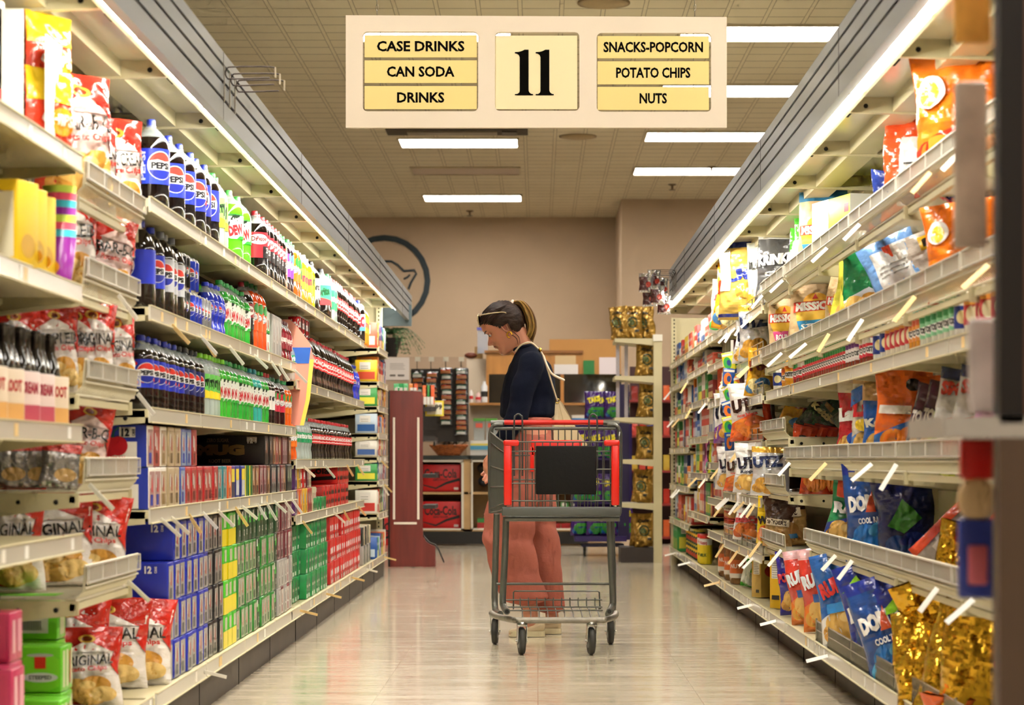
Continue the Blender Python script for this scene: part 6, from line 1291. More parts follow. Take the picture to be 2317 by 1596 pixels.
# eyes, brows, lips
for s_ in (-1, 1):
    g = G(); g.ball(hd(.0660, s_*.030, .1130), .0100, mat('#e8e2dc', r=.15), 16, 12)
    g.ball(hd(.0722, s_*.0315, .1108), (.0052,.0056,.0062), mat('#3c4a52', r=.1), 12, 8); g.ball(hd(.0752, s_*.0320, .1104), (.002,.0022,.0024), mat('#0a0808', r=.1), 8, 6); pobj('eye', g)
    g = G(); lid = [hd(.0745 - .10*abs(t_)**2*6*.35 - .006*(t_>0)*0, s_*(.030+.030*t_), .1185+.003*(1-4*t_*t_)) for t_ in [-.45+.9*i/10 for i in range(11)]]
    g.ball(hd(.0652, s_*.0302, .1172), (.0118,.0128,.0078), mat('#b8745a', r=.5), 14, 10); g.tube([v+Vector((.001,0,.0005)) for v in lid], .0020, mat('#9c5f4a', r=.5), 6); g.tube([v+Vector((-.0015,0,-.002)) for v in lid], .0012, mat('#1c120e', r=.5), 5); pobj('eyelid', g)
    g = G(); g.tube([hd(.0868 - .40*max(0, t_-.012), s_*t_, .131+.006*math.sin((t_-.012)/.036*PI*.8)) for t_ in [.012+.036*i/8 for i in range(9)]], [.0016,.0026,.003,.003,.0028,.0025,.0022,.0018,.001], mat('#3a241a', r=.7), 6); pobj('eyebrow', g)
g = G(); LIP = mat('#a84c48', r=.4)
g.tube([hd(.0835-.35*abs(t_)**1.3, t_, .0598-.06*abs(t_)) for t_ in [-.021+.042*i/12 for i in range(13)]], [.0012]+[.0030]*11+[.0012], LIP, 8); g.tube([hd(.0815-.35*abs(t_)**1.3, t_, .0520+.05*abs(t_)) for t_ in [-.019+.038*i/12 for i in range(13)]], [.0012]+[.0036]*11+[.0012], LIP, 8); pobj('lips', g)
TIE = pp(1156, 694)
g = G(); n, mm = 72, 44; vs = []; ok = []
def zl(x, y):
    if x > .055: return .168
    if x > .012: return .108 + (x-.012)/.043*.060
    if x > -.022: return .108 if abs(y) > .03 else .05
    return .050 + (x > -.05)*(x+.05)*.8
for j in range(mm+1):
    ph = PI*j/mm
    for i in range(n):
        a = 2*PI*i/n; dx, dy, dz = math.sin(ph)*math.cos(a), math.sin(ph)*math.sin(a), math.cos(ph)
        wv = .0022*math.sin(26*(dz+dy*.6)+5*dx)*(1 if j > 3 else 0) + .0015*math.sin(61*dz+9*dx)
        x = -.008 + dx*(.104+wv); y = dy*(.0865+wv); z = .130 + dz*(.0975+wv); vs.append((x, y, z))
fs = []
for j in range(mm):
    for i in range(n):
        q4 = (j*n+i, j*n+(i+1)%n, (j+1)*n+(i+1)%n, (j+1)*n+i)
        c_ = [sum(vs[k_][t_] for k_ in q4)/4 for t_ in range(3)]
        if c_[2] > zl(c_[0], c_[1]): fs.append(q4)
g.add([hd(*v) for v in vs], fs, HAIR, True)
for i in range(16):   # strands swept back to the tie
    s_ = -1 if i % 2 else 1; f = (i//2)/7
    g.tube(curve([hd(.080-.055*f, s_*(.040+.040*f), .178-.046*f), hd(.03, s_*(.07+.016*math.sin(f*3)), .19-.045*f), hd(-.045, s_*(.070-.02*f), .185-.03*f), TIE+Vector((-.008, s_*.012, -.004))], 6), [.002]+[.0045]*12+[.006]*6, HAIR, 6)
for i in range(2): g.tube(curve([hd(-.01-.012*i, -.075, .06+.01*i), hd(-.02-.012*i, -.072, .03), hd(-.01-.01*i, -.068, .004)], 5), [.0018]*6+[.0012]*4+[.0008], HAIR, 5)
hair = pobj('hair', g)
g = G()
rg = random.Random(5)
for i in range(46):
    u, v = rg.uniform(-1, 1), rg.uniform(-1, 1); L = rg.uniform(.82, 1.04)
    p1 = pp(1163+3*u, 688+4*v, .004*u); p2 = pp(1181+4*u, 690+7*v, .02*v); p3 = pp(1196+8*u-3*v, 712+6*v, .032*v); p4 = pp(1203+8*u-4*v, 740, .034*v); p5 = pp(1197+10*u, 740+34*L, .028*v)
    g.tube(curve([TIE+Vector((.004*u, .006*v, .004*u)), p1, p2, p3, p4, p5], 5), [.004]+[.0062]*18+[.005]*4+[.0035,.002,.001], BLOND if (u > -.35 or v < 0) and i % 3 else BLOND2, 5)
pobj('ponytail', g, None)
pobj('hair_tie', G().tube([TIE + Vector((.010*math.sin(a)-.001, .020*math.cos(a), .024*math.sin(a)+.004)) for a in [2*PI*i/14 for i in range(14)]], .0085, mat('#e8cfc0', r=.5), 8, closed=True))
g = G(); FR = mat('#c8b48c', r=.25, m=.4)
for s_ in (-1, 1):
    g.tube(curve([hd(.066, s_*.062, .212), hd(.03, s_*.084, .196), hd(-.03, s_*.09, .165), hd(-.045, s_*.088, .150)], 6), .0028, FR, 6)
    ring = [hd(.072+.006*math.cos(a)-.012*math.sin(a), s_*(.034+.026*math.cos(a)), .196+.024*math.sin(a)) for a in [2*PI*i/20 for i in range(20)]]
    g.tube(ring, .0028, FR, 6, closed=True); g.add(ring, [tuple(range(20))], mat('#1d1512', r=.08, coat=1))
g.tube([hd(.080,-.01,.200), hd(.080,.01,.200)], .0028, FR, 6); pobj('sunglasses', g)
# sweater
g = G()
beads(g, [(pp(1197,789), (.046,.070,.022)), (pp(1194,797), (.062,.09,.030)), (pp(1196,812), (.082,.14,.045)), (pp(1200,834), (.112,.172,.06)), (pp(1199,866), (.135,.172,.075)), (pp(1195,905), (.142,.158,.08)), (pp(1195,938), (.142,.172,.045))], 6, NAVY)
beads(g, [(pp(1203,828,-.15), .065), (pp(1183,885,-.19), .062), (pp(1170,948,-.21), .055), (pp(1148,985,-.195), .048), (pp(1127,1013,-.175), .037)], 12, NAVY)
beads(g, [(pp(1200,828,.15), .065), (pp(1165,945,.19), .055), (pp(1140,1012,.13), .038)], 12, NAVY)
def fold(k, amp, s1=9., s2=4.):
    return lambda c_: amp*(noise.noise(Vector((c_.x*s1+k, c_.y*s1, c_.z*s2)))*.7 + noise.noise(Vector((c_.x*s1*2.3+k, c_.y*s1*2, c_.z*s2*3)))*.4)
pobj('sweater', fuse(g, .0075, 7, fold(3, .010, 8, 10), [NAVY]))
pobj('collar', G().tube([pp(1183+20*math.cos(a), 787-8*math.cos(a)*0+9*math.cos(a)*-.6, .066*math.sin(a)) for a in [2*PI*i/24 for i in range(24)]], .009, NAVY, 8, closed=True))
# trousers: separate wide legs
g = G()
beads(g, [(pp(1206,948), (.095,.15,.03)), (pp(1207,985), (.105,.16,.07)), (pp(1208,1010), (.11,.165,.07))], 5, PINK)
beads(g, [(pp(1203,1000,-.08), (.105,.095,.08)), (pp(1176,1090,-.09), (.105,.095,.08)), (pp(1151,1165,-.10), (.132,.105,.08)), (pp(1150,1225,-.10), (.130,.105,.08)), (pp(1168,1298,-.10), (.124,.11,.07)), (pp(1188,1348,-.10), (.120,.11,.045))], 9, PINK)
beads(g, [(pp(1215,1000,.08), (.09,.095,.08)), (pp(1222,1100,.09), (.085,.095,.08)), (pp(1224,1200,.09), (.088,.098,.08)), (pp(1236,1290,.09), (.085,.10,.07)), (pp(1243,1372,.09), (.085,.095,.045))], 9, PINK)
def pf(c_):
    w_ = max(0, min(1, (1.0-c_.z)/.6)); d_ = fold(7, .017, 7, 1.6)(c_)*w_
    d_ += .008*math.sin(c_.z*38 + c_.x*22 + 3*noise.noise(c_*6))*max(0, 1-abs(c_.z-.55)/.3)
    return d_
pobj('trousers', fuse(g, .009, 6, pf, [PINK]))
pobj('waistband', G().tube([pp(1206+40*math.cos(a), 951, .155*math.sin(a)) for a in [2*PI*i/28 for i in range(28)]], .012, PINK, 8, closed=True))
# shoes
for s_, hx, tx, rot in ((-.09, 1232, 1154, 0), (.09, 1270, 1180, 0)):
    g = G(); hl = pp(hx-12, 1420, s_); to = pp(tx+10, 1428, s_)
    beads(g, [(hl+Vector((0,0,.012)), (.030,.036,.036)), (hl.lerp(to,.45), (.035,.036,.028)), (to, (.030,.036,.018))], 8, SHOE)
    m1 = fuse(g, .006, 3, None, [SHOE]); so = pobj('shoe', m1)
    g = G(); n = 20; x0, x1 = pp(tx-2, 0).x, pp(hx+1, 0).x; P = []
    for i in range(n+1): f = i/n; a = PI*(.5+f); P.append((x0+.045+.045*math.cos(a), s_+PY+.040*math.sin(a)))
    for i in range(n+1): f = i/n; a = PI*(-.5+f); P.append((x1-.034+.034*math.cos(a), s_+PY+.034*math.sin(a)))
    g.prism(P, .002, .030, SOLE, 'z'); pobj('sole', g, so)
# hand bag worn on the shoulder strap
hb = empty('handbag', (0, PY, 0)); tag(hb, 'beige leather shoulder bag hanging behind the person in navy', 'handbag')
def hobj(n_, g_, par=None): me = g_.mesh(n_); me.transform(Matrix.Translation((0, -PY, 0))); return obj(n_, me, par or hb)
g = G(); n = 10; vs = []
outl = [(1256,912,.012),(1264,905,.012),(1272,912,.02),(1290,945,.035),(1312,985,.05),(1330,1008,.055),(1328,1040,.055),(1256,1042,.05),(1252,990,.035)]
A = [pp(a, b, -.03-c_) for a, b, c_ in outl]; Bk = [pp(a, b, -.03+c_*.6) for a, b, c_ in outl]; k = len(outl)
g.add(A+Bk, [tuple(range(k)), tuple(range(k, 2*k))[::-1]] + [(i, (i+1)%k, k+(i+1)%k, k+i) for i in range(k)], BEIGE)
hobj('bag_body', g)
hobj('seam', G().tube([pp(1264,912,-.06), pp(1276,960,-.075), pp(1286,1040,-.09)], .0015, mat('#b09a70', r=.5), 5))
hobj('strap', G().tube(curve([pp(1166,797,-.075), pp(1180,783,-.09), pp(1200,778,-.10), pp(1216,790,-.11), pp(1228,806,-.13), pp(1236,830,-.15), pp(1248,870,-.12), pp(1256,895,-.07), pp(1261,908,-.05)], 6), .0048, mat('#d8c4a4', r=.4), 6))
hobj('loose_strap', G().tube(curve([pp(1229,808,-.14), pp(1238,832,-.15), pp(1250,850,-.14), pp(1277,863,-.12)], 6), [.006]*18+[.004], mat('#e4d0b4', r=.4), 6))
g = G().tube([pp(1261+4*math.cos(a), 908+5*math.sin(a), -.05) for a in [2*PI*i/12 for i in range(12)]], .0025, mat('#c8a44c', r=.2, m=1), 6, closed=True)
g.ball(pp(1222,795,-.125), (.01,.008,.012), mat('#c8a44c', r=.2, m=1), 8, 6); hobj('buckle', g)
# ================================================================== AREA BEHIND THE AISLE
def bx(px0, py0, px1, py1, Y, d, m, g=None, o=(0,0,0)):
    g = g or G(); a = (WX(px0, Y)-o[0], WZ(py1, Y)-o[2]); b = (WX(px1, Y)-o[0], WZ(py0, Y)-o[2]); return g.box(a[0], Y-o[1], a[1], b[0], Y+d-o[1], b[1], m)
# mahogany end stand
Y = 18.4; MAH = mat('#6c2620', r=.35, var=.25, vs=3, stretch=(6, 6, .6)); t = empty('display_stand', (WX(930,Y), Y, 0)); tag(t, 'tall mahogany side panel of a display stand on the floor', 'display stand'); O = (WX(930,Y), Y, 0)
pts = [(882,1283),(985,1283),(985,1238),(975,1233),(963,1225),(957,1212),(956,1180),(957,895),(952,886),(882,884)]
obj('side_panel', G().prism([(WX(a,Y)-O[0], max(0,WZ(b,Y))) for a, b in pts], 0, .04, MAH), t)
obj('edge_trim', bx(878,884,882,1283,Y-.01,.06,mat('#17110e', r=.4),None,O), t)
STW = mat('#e4d8c8', r=.4)
for r_ in ((889,945,894,1176),(944,945,949,1176),(891,1182,943,1187)): obj('inlay_strip', bx(*r_,Y-.006,.005,STW,None,O), t)
cr = mat('#26201e', r=.4)
for py in (921,989,1073,1143): obj('bracket', bx(957,py,985,py+9,Y+.01,.5,cr,None,O), t)
obj('cable', G().tube(curve([(WX(958,Y)-O[0],.0,WZ(1212,Y)),(WX(972,Y)-O[0],-.02,WZ(1228,Y)),(WX(988,Y)-O[0],-.03,WZ(1236,Y)),(WX(1005,Y)-O[0],-.03,WZ(1273,Y))],6), .006, cr, 6), t)
for i, (px, c) in enumerate(((897,'3fb86a'),(908,'3fb86a'),(918,'5cc87c'),(932,'e88a2c'),(940,'e8602c'),(962,'e87030'),(970,'3f9a4a'),(978,'e8602c'))):
    py = 868 if i < 5 else 872; h_ = 16 if i < 5 else 44; g = bx(px-6,py,px+5,py+h_,Y+.10,.03,bagm(c)); g.join(bx(px-4,py+h_*.6,px+3,py+h_,Y+.095,.004,pap('f0e8dc')))
    tag(obj('hanging_pouch', g), ('%s orange and green pouch from the left above the mahogany panel' % nth(i)), 'pouch', 'pouches behind the mahogany panel')
g = bx(962,907,1004,942,Y+.2,.01,mat('#e8d63c',r=.4)); g.join(bx(966,911,1000,938,Y+.195,.004,pap('f2ecd0'))); S_ = lambda u,v,o:(u,Y+.19-o,v)
art(g, [fitt('2a2420','99',WX(990,Y),WZ(920,Y),10*Y/F,16*Y/F)], S_); o = obj('price_sign', g); tag(o, 'yellow framed price sign ending in 99 beside hanging snacks', 'price sign')
# poster
Y = 25.04; g = bx(869,809,926,860,Y,.01,mat('#e0d6cc',r=.6)); S_ = lambda u,v,o:(u,Y-o-.001,v); kk = Y/F
art(g, [('r','8a8078',WX(882,Y),WZ(836-4*i,Y),WX(916-3*(i%2),Y),WZ(835-4*i,Y)) for i in range(4)] + [('r','6a6058',WX(882,Y),WZ(852,Y),WX(895,Y),WZ(848,Y)),('r','6a6058',WX(900,Y),WZ(852,Y),WX(915,Y),WZ(848,Y))], S_); o = obj('notice', g); tag(o, 'white notice sheet on the wall beside the far end of soda shelves', 'notice')
# partition carrying the notice and jerky
PT = mat('#b59c82', r=.7)
tag(obj('low_partition', bx(864,808,1060,1226,25.05,.4,PT)), 'low tan partition behind the hanging jerky packs', 'partition')
# fern in a dark pot on top of a cabinet
Y = 25.2; t = empty('potted_fern', (WX(884,Y),Y,WZ(808,Y))); tag(t, 'potted fern hanging down beneath the far end of soda canopy', 'plant'); z0f = WZ(808,Y)
g = G().lathe([(.07,0),(.13,WZ(765,Y)-z0f)], mat('#1a1512', r=.6), 16); obj('pot', g, t)
g = G(); rf = random.Random(3); GRN = mat('#2f5a30', r=.6); GRN2 = mat('#4a7a40', r=.6)
for i in range(60):
    a = rf.uniform(0, 2*PI); L = rf.uniform(.22,.42); c0 = Vector((0,0,WZ(758,Y)-z0f)); pts = curve([c0, c0+Vector((math.cos(a)*L*.5, math.sin(a)*L*.5, .07)), c0+Vector((math.cos(a)*L, math.sin(a)*L, -rf.uniform(.05,.22)))],5)
    g.tube(pts, .002, GRN, 4)
    for k_ in range(1,len(pts)):
        p = pts[k_]; d_ = (pts[k_]-pts[k_-1]).normalized(); s_ = d_.cross(Vector((0,0,1))).normalized(); l_ = .05*(1-k_/len(pts)*.6)
        for sg in (-1,1): q_ = p+s_*sg*l_+Vector((0,0,-.012)); g.add([p-d_*.008, p+d_*.008, q_], [(0,1,2)], GRN if i%2 else GRN2)
obj('fronds', g, t)
tag(obj('header_board', bx(864,690,931,738,18.0,.03,mat('#6f8288',r=.5))), 'blue grey header board under the far end of the canopy', 'sign board')
tag(obj('dark_pole', bx(864,738,869,1269.5,19.6,.05,mat('#1a1613',r=.5))), 'thin dark pole just past the far end of soda shelving', 'pole')
# jerky pegboard
Y = 22.6; t = empty('jerky_rack', (WX(1000,Y),Y,0)); tag(t, 'peg rack holding rows of hanging jerky packs', 'rack'); O=(WX(1000,Y),Y,0)
obj('rack_panel', bx(930,835,1060,1000,Y+.1,.03,mat('#2c2622',r=.6),None,O), t)
obj('rack_leg', bx(932,1000,938,1239,Y+.1,.03,mat('#2c2622',r=.6),None,O), t)
for px in (945,976,1009,1044):
    obj('peg_hook', G().tube([(WX(px,Y)-O[0],.1,WZ(836,Y)),(WX(px,Y)-O[0],-.1,WZ(836,Y)),(WX(px,Y)-O[0],-.1,WZ(812,Y))], .004, cr, 5), t)
    obj('hook_tag', bx(px-6,808,px+6,818,Y-.12,.004,mat('#dcd8c8',r=.4),None,O), t)
for ci, (px, n_) in enumerate(((945,6),(976,6),(1009,11),(1044,13))):
    for i in range(n_):
        py = (842 if ci < 2 else 834) + i*11.5; yy = Y-.08+.006*i
        B['jerky' if (ci+i) % 3 else 'jerkyg'].put((WX(px+R.uniform(-1.5,1.5),yy), yy, WZ(py+14,yy)), R.uniform(-.15,.15), 'hanging jerky pouch, %s from top in %s column from the left' % (nth(i), nth(ci)), 'jerky pouches on the peg rack', False, (.85,.85,.75), tilt=(R.uniform(-.5,-.1),0))
# counter units with soda cartons
Y = 23.0; WD = mat('#c6a26e', r=.5, var=.12, vs=6); CTW = mat('#e6dfd0', r=.45); DKC = mat('#2e3431', r=.4); BASE = mat('#171513', r=.5)
for i, (a, b, lab) in enumerate(((948,1062,'wooden counter unit with a white framed opening of red cartons'),(1062,1240,'wooden counter unit behind the cart, white framed opening'),(1240,1330,'counter unit partly hidden behind the purple rack'))):
    t = empty('counter_unit', (WX((a+b)/2,Y),Y,0)); tag(t, lab, 'counter'); O=(WX((a+b)/2,Y),Y,0)
    obj('base', bx(a,1203,b,1232,Y,.6,BASE,None,O), t); obj('top', bx(a-2,1031,b+2,1040,Y-.03,.7,DKC,None,O), t)
    g = bx(a,1040,a+5,1203,Y,.6,WD,None,O); bx(b-14,1040,b,1203,Y,.6,WD,g,O); bx(a,1198,b,1203,Y,.6,WD,g,O); bx(a,1114,b-2,1119,Y,.6,WD,g,O); bx(a,1040,b,1203,Y+.58,.02,WD,g,O); obj('carcass', g, t)
    g = bx(a+4,1043,a+8,1200,Y-.02,.02,CTW,None,O); bx(b-18,1043,b-13,1200,Y-.02,.02,CTW,g,O); bx(a+4,1041,b-13,1046,Y-.02,.02,CTW,g,O); bx(a+4,1196,b-13,1200,Y-.02,.02,CTW,g,O); obj('white_frame', g, t)
hh_ = .29; g1 = [('p','181010',arc([(-.19,.07),(-.06,.035),(.05,.09),(.19,.13)],lambda f:.012+.02*f)), fitt('181010','Coca-Cola',-.01,.19,.09,.34,0,.03), fitt('181010','ZERO SUGAR',-.01,.125,.02,.16), ('r','e8dcd4',.13,.02,.175,.045)]
B['bigcoke'] = carton('soda_case', .40, .27, .285, 'cf1d20', g1, [], 'soda carton', r=.4)
for py, nm in ((1114,'upper'),(1198,'lower')): B['bigcoke'].put((WX(999,Y+.06)+.0, Y+.2, WZ(py,Y+.06)+.004), 0, 'red soda case with black script in the %s opening of the counter' % nm, None, False)
B['bigcoke'].put((WX(866,23)+.0, 23.2, 0.0), 0, 'red soda case showing between the end shelves and mahogany panel', None, False); 
for i,(px,py,c,d) in enumerate(((1092,1060,'4a4640','dark clothing'),(1094,1090,'3a3c44','dark grey'))): 
    tag(obj('folded_bundle', G().ball((WX(px,23.2), 23.3, WZ(py,23.2)), (.06,.12,.055), mat(c, r=.7, var=.6, vs=30), 14, 8)), 'dark folded bundle on the %s of counter shelf beside the person' % ('top','bottom')[i], 'bundle')
g = bx(1080,1183,1098,1198,23.1,.2,pap('b8282c')); g.join(bx(1080,1174,1096,1183,23.1,.2,pap('3f9a4a'))); tag(obj('small_carton', g), 'small red and green carton low in the counter behind trousers', 'box')
for i, px in enumerate((1245,1268,1290)):
    g = bx(px,1136,px+18,1150,23.1,.15,pap('3a9a4c')); g.join(bx(px+3,1138,px+14,1146,23.09,.01,pap('f0ece4'))); tag(obj('small_carton', g), 'green and white carton seen through the cart grid, %s from left' % nth(i), 'box', 'green cartons seen through the cart')
for i, px in enumerate((1248,1270)): tag(obj('small_carton', bx(px,1185,px+20,1197,23.1,.15,pap('c03030'))), 'small red carton under the cart basket, %s from left' % nth(i), 'box', 'red cartons low in the counter')
# basket with packs on the counter
Y = 22.95; c0 = (WX(1015,Y), Y-.12+.2, WZ(1031,Y)); t = empty('wicker_basket', c0); tag(t, 'brown wicker basket of small packs on the counter', 'basket')
WK = mat('#b0622e', r=.6, var=.3, vs=40); g = G()
for k in range(9): f = k/8; r0 = .10+.075*f; g.tube([(r0*1.12*math.cos(a), r0*.7*math.sin(a), .008+.012*k+.003*math.sin(a*12+k*PI)) for a in [2*PI*i/48 for i in range(48)]], .008, WK, 5, closed=True)
g.lathe([(.001,.005),(.11,.005)], WK, 16, cap=False); obj('basket', g, t)
for i in range(14):
    a = i*2.4; r0 = .035+.008*i; B['jerkyg'].put((c0[0]+r0*math.cos(a), c0[1]+r0*.6*math.sin(a)-.03, c0[2]+.095+.02*(i%3)), a, 'small dark pack heaped in the wicker basket, %s of the pile' % nth(i), 'packs in the wicker basket', False, .7, tilt=(R.uniform(-1,1), R.uniform(-.6,.6)))
# clear bins, bottles, wood boards on the back counter
Y = 23.3
for i, px in enumerate((1072,1100)):
    g = bx(px,952,px+24,1010,Y,.2,clearm('c8d0cc',.5,.1)); g.join(bx(px-1,947,px+25,953,Y-.01,.22,pap('5aaa3c'))); g.join(bx(px+4,958,px+20,968,Y-.004,.004,pap('e0604a'))); tag(obj('clear_bin', g), ('clear plastic bin with green lid, %s of the pair on the counter' % ('left','right')[i]), 'bin')
g = bx(1064,997,1106,1030.5,Y-.1,.1,pap('ece8e0')); g.join(bx(1064,1009,1106,1018,Y-.104,.004,pap('58b0d4'))); g.join(bx(1064,1004,1106,1009,Y-.104,.004,pap('ecd860'))); tag(obj('label_box', g), 'white box with blue and yellow stripes under clear bins', 'box')
g = bx(1294,940,1350,1030.5,Y-.1,.1,pap('e4dccf')); g.join(bx(1294,947,1350,958,Y-.104,.004,pap('3c84c4'))); tag(obj('label_box', g), 'white box with blue stripe behind the cart handle', 'box')
for i,(px,py,w_,h_,c) in enumerate(((1066,880,5,30,'e0d8d0'),(1082,890,7,24,'c8a8a0'),(1096,862,8,50,'d8d8d8'))):
    g = G().lathe([(w_*.0045,0),(w_*.0045,h_*.0035),(w_*.002,h_*.0042),(w_*.002,h_*.0046)], mat(c, r=.4), 12); g.lathe([(w_*.0046,h_*.0012),(w_*.0046,h_*.0024)], pap(('c83030','d84040','2a2a2a')[i]), 12, cap=False)
    tag(obj('spray_bottle', g, None, (WX(px,24.05),24.05,WZ(912,24.2)+.001)), '%s bottle on the ledge before the dark window' % ('small red and white','round pinkish','tall grey')[i], 'bottle')
WD2 = mat('#b07a3c', r=.45, var=.2, vs=3, stretch=(4,4,.6)); Y=24.2
t = empty('service_window', (WX(1250,Y),Y,0)); tag(t, 'dark interior window in a wooden frame behind the person', 'interior window'); O=(WX(1250,Y),Y,0)
obj('pane', bx(1105,847,1406,912,Y+.03,.01,mat('#0d0f0c', r=.06, coat=1),None,O), t)
g = bx(1100,845,1106,918,Y,.05,WD2,None,O); bx(1100,912,1406,918,Y,.05,WD2,g,O); bx(1268,847,1276,914,Y,.04,WD2,g,O); obj('frame', g, t)
obj('ledge', bx(1062,912,1410,917,Y-.25,.3,WD2,None,O), t); obj('wall_under', bx(1060,917,1410,1031,Y,.08,mat('#d2c0a8',r=.6),None,O), t)
g = bx(1100,797,1320,847,Y+.02,.25,WD2); bx(1096,793,1320,799,Y,.3,mat('#8c5c2c',r=.45),g); g.join(bx(1256,805,1303,846,Y+.01,.01,mat('#c8ad80',r=.6))); o=obj('wall_cabinet', g); tag(o, 'honey coloured wooden wall cabinet behind the sweater', 'cabinet')
tag(obj('wood_board', bx(1243,768,1405,1226,Y+.4,.03,mat('#b98644',r=.5,var=.1,vs=2))), 'wide tan plywood board above the interior window', 'board')
tag(obj('paper_sheet', bx(1254,825,1308,847,Y-.01,.005,pap('d8d4d0'))), 'grey printed sheet at the bottom of the wooden cabinet', 'paper')
tag(obj('paper_sheet', bx(1356,809,1394,847,Y-.01,.005,pap('dcd2d4'))), 'white paper sheet near the cream shelf posts', 'paper')
tag(obj('green_folder', bx(1320,816,1345,847,Y-.01,.02,pap('23763a'))), 'green folder between two papers above the window', 'folder')
g = bx(1080,745,1104,800,Y+.05,.12,clearm('b8c0d0',.45,.1)); g.join(bx(1079,741,1103,747,Y+.04,.14,pap('5a5ab0'))); tag(obj('storage_tub', g), 'clear storage tub with a purple lid beside the bowed face', 'tub')
tag(obj('cardboard_box', bx(1074,785,1092,812,Y+.2,.12,mat('#a88450',r=.7))), 'small tan cardboard box on the left of the clear tub', 'box')
tag(obj('leather_case', G().ball((WX(1066,Y+.22),Y+.22,WZ(812,Y+.2)+.036),(.075,.05,.035),mat('#6a2f18',r=.5),14,8)), 'reddish brown rounded object on the shelf before the bowed face', 'case')
tag(obj('small_partition', bx(1056,812,1104,1226,Y+.2,.05,mat('#d8c8b0',r=.6))), 'pale board behind the spray bottles', 'board')
# cream end shelving with gold bags
Y = 19.3; t = empty('end_shelving', (WX(1440,Y),Y,0)); tag(t, 'cream end shelving with five shelves of gold bags facing sideways', 'shelving'); O=(WX(1440,Y),Y,0)
obj('post', bx(1479,762,1498,1281,Y-.02,.10,CREAM,None,O), t); obj('post_cap', bx(1478,757,1499,772,Y-.03,.11,mat('#f2eee2',r=.4),None,O), t)
for py, nm in ((766,''),(851,''),(945,''),(1040,''),(1139,'')):
    pl = [(1391,py),(1479,py),(1479,py+16),(1455,py+13),(1391,py+8)]; obj('shelf', G().prism([(WX(a,Y)-O[0],WZ(b,Y)) for a,b in pl], 0, .55, CREAM), t)
obj('plinth', bx(1404,1240,1479,1281,Y+.0,.5,mat('#332a26',r=.5),None,O), t)
for x0 in (1394,1413):
    g = bx(x0,780,x0+8,945,Y+.3,.02,mat('#c9c2cc',r=.5),None,O)
    for k in range(38): g.join(bx(x0+3+(k%2)*2,783+k*4.2,x0+4+(k%2)*2,785+k*4.2,Y+.297,.002,mat('#e8e4ea'),None,O))
    obj('perforated_upright', g, t)
kx = 0
for py, xs in ((766,((1405,.0),(1432,.0),(1448,.1),(1466,.05))),(851,((1461,0),)),(945,((1464,0),)),(1040,((1462,0),)),(1139,((1452,0),(1468,.1))),(1240,((1462,0),(1450,.12)))):
    for j,(px,dy) in enumerate(xs):
        sc_ = 1.12 if py != 766 else 1.1
        B['goldkraft'].put((WX(px,Y), Y+.12+dy, WZ(py,Y)+.002), R.uniform(-.7,.2), 'gold coffee bag, %s on the %s' % (nth(j), {766:'top cream shelf',851:'second cream shelf',945:'third cream shelf',1040:'fourth cream shelf',1139:'lowest cream shelf',1240:'dark plinth'}[py]), 'gold bags on cream end shelving', False, sc_, tilt=(0,R.uniform(-.1,.12)))
# purple rack on casters
Y = 20.6; t = empty('purple_rack', (WX(1370,Y),Y,0)); tag(t, 'purple display rack on black casters packed with bags', 'display rack'); O=(WX(1370,Y),Y,0); PU = mat('#2a1a5c', r=.4)
obj('back_board', bx(1300,960,1430,1222,Y+.3,.03,PU,None,O), t); obj('side_board', bx(1398,870,1424,1222,Y,.3,mat('#1c1440',r=.4),None,O), t); 
for py in (1222,): obj('base', bx(1300,py-8,1418,py+4,Y-.05,.4,PU,None,O), t)
obj('chassis', bx(1316,1232,1412,1238,Y,.3,mat('#17143a',r=.4),None,O), t)
for px in (1323,1405):
    zz = WZ(1238,Y); g = G().lathe([(.001,-.012),(.028,-.012),(.028,.012),(.001,.012)], RUB, 16, cap=False); gg = G().join(g, Matrix.Translation((WX(px,Y)-O[0],.05,.028)) @ Matrix.Rotation(PI/2,4,'Y')); gg.box(WX(px,Y)-O[0]-.015,.03,.04,WX(px,Y)-O[0]+.015,.07,zz,RUB); obj('caster', gg, t)
for j, (py, z1) in enumerate(((948,4),(1040,3),(1140,5),(1213,6))):
    n_ = (4,6,6,7)[j]
    for i in range(n_):
        px = (1342+22*i) if j == 0 else (1310+17*i)
        B['takis'].put((WX(px,Y), Y+.05+.04*(i%2), WZ(py,Y)+.002), R.uniform(-.5,.5), 'purple bag with yellow lettering, %s in the %s row of rack' % (nth(i), nth(j)), 'bags on the purple rack', False, (.85,.85,.92 if j else .85))
obj('wire_shelf', bx(1330,946,1430,949,Y,.25,PU,None,O), t); obj('wire_shelf', bx(1300,1038,1400,1041,Y,.25,PU,None,O), t); obj('wire_shelf', bx(1300,1138,1400,1141,Y,.25,PU,None,O), t)
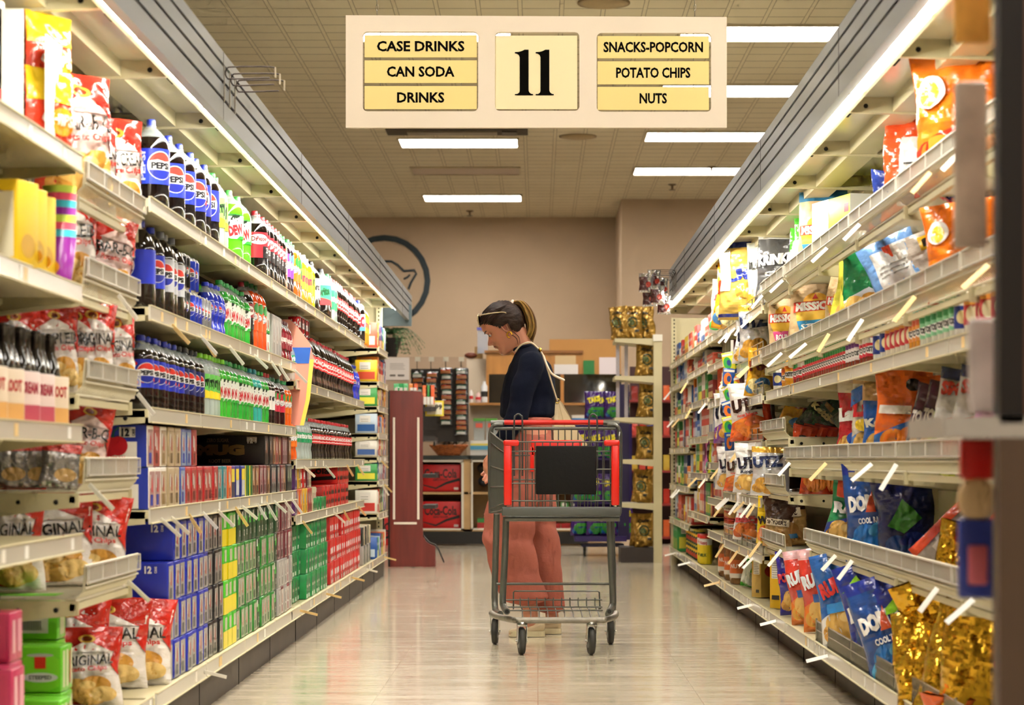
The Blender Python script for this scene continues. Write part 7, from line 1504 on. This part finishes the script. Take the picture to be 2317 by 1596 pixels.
# shelves of red packets behind, glimpsed between cream posts
Y = 23.5; t = empty('back_shelving', (WX(1480,Y),Y,0)); tag(t, 'dim shelving of red packets behind the cream end unit', 'shelving'); O=(WX(1480,Y),Y,0)
obj('back_panel', bx(1425,830,1530,1235,Y+.4,.03,mat('#3a1c1c',r=.6),None,O), t)
for py in (905,985,1065,1140,1215): obj('shelf', bx(1425,py,1530,py+5,Y,.4,mat('#8a2420',r=.5),None,O), t)
for j, py in enumerate((905,985,1065,1140,1215)):
    for i in range(5): g = bx(1429+18*i,py-22-R.uniform(0,18),1443+18*i,py,Y+.05,.1,bagm(R.choice(('b8281c','d8602c','8a2018','c8483c','3a4a9a','c8a83c')))); tag(obj('red_packet', g), 'red orange packet, %s from left on %s dim shelf' % (nth(i), nth(j)), 'packet', 'packets on the dim back shelving')
# hooks on the fascias
def hooks(side, Y0, n_, z, x, label, grp, bags=False):
    s = -1 if side == 'L' else 1
    for i in range(n_):
        y = Y0+.13*i; t = empty('peg_hook', (s*x, y, z)); tag(t, label % nth(i), 'hook', grp); m_ = mat('#4c4440', r=.35, m=.8); L = .17
        g = G().tube(curve([(-s*L, 0, .055), (-s*(L-.012), 0, .066), (-s*.03, 0, .066), (-s*.012, 0, .060), (-s*.006, 0, .045), (-s*.012, 0, .03), (-s*.03, 0, .026), (-s*(L*.9), 0, .03)], 4), .0026, m_, 5); obj('wire', g, t)
        obj('mounting_plate', G().box(-s*.004, -.006, -.05, 0, .006, .07, mat('#8f8a80', r=.3, m=.6)), t)
        obj('tag_plate', G().box(-s*(L+.004), -.008, .03, -s*L, .008, .065, mat('#d8ccb4', r=.4)), t)
hooks('L', 7.35, 3, 2.14, 1.045, 'thin wire peg hook on the left grey fascia, %s from the near end', 'wire hooks on the left fascia')
hooks('R', 15.0, 4, 2.12, .94, 'thin wire peg hook on the right fascia, %s from the near end', 'wire hooks on the right fascia')
for i,(px,py) in enumerate(((1462,640),(1480,632),(1497,650),(1470,672),(1488,668),(1502,690))):
    yy = 15.0+.13*(i%4)-.005*i; B['chocob'].put((WX(px,yy), yy, WZ(py+22,yy)), R.uniform(-.5,.5), 'foil snack packet hanging at the far right fascia end, %s in bunch' % nth(i), 'foil packets hanging at the right fascia end', False, (.6,.6,.5))
# ================================================================== CAMERA AND WORLD
cd = bpy.data.cameras.new('camera'); co = bpy.data.objects.new('camera', cd); link(co)
co.location = (0, 0, H0); co.rotation_euler = (PI/2, 0, 0)
cd.sensor_fit = 'HORIZONTAL'; cd.sensor_width = 36.0; cd.lens = 36.0 * F / 2317.0
cd.shift_x = -(VX - 1158.5) / 2317.0; cd.shift_y = (VY - 798.0) / 2317.0; cd.clip_start = .05
cd.dof.use_dof = True; cd.dof.focus_distance = 10.3; cd.dof.aperture_fstop = 5.0
sc.camera = co
w = bpy.data.worlds.new('world'); sc.world = w; w.use_nodes = True; w.node_tree.nodes['Background'].inputs[0].default_value = (1, .9, .75, 1); w.node_tree.nodes['Background'].inputs[1].default_value = .15
sc.view_settings.view_transform = 'Standard'; sc.view_settings.look = 'None'; sc.view_settings.gamma = 1; sc.view_settings.exposure = EXPO
try: sc.view_settings.use_curve_mapping = False
except Exception: pass
sc.cycles.use_denoising = True
sc.cycles.use_adaptive_sampling = True; sc.cycles.adaptive_threshold = 0.1; sc.cycles.adaptive_min_samples = 14; sc.cycles.time_limit = 1000; sc.cycles.max_bounces = 5; sc.cycles.diffuse_bounces = 2; sc.cycles.glossy_bounces = 2; sc.cycles.transparent_max_bounces = 14; sc.cycles.transmission_bounces = 4
sc.cycles.sample_clamp_indirect = 6.0; sc.cycles.caustics_reflective = False; sc.cycles.caustics_refractive = False
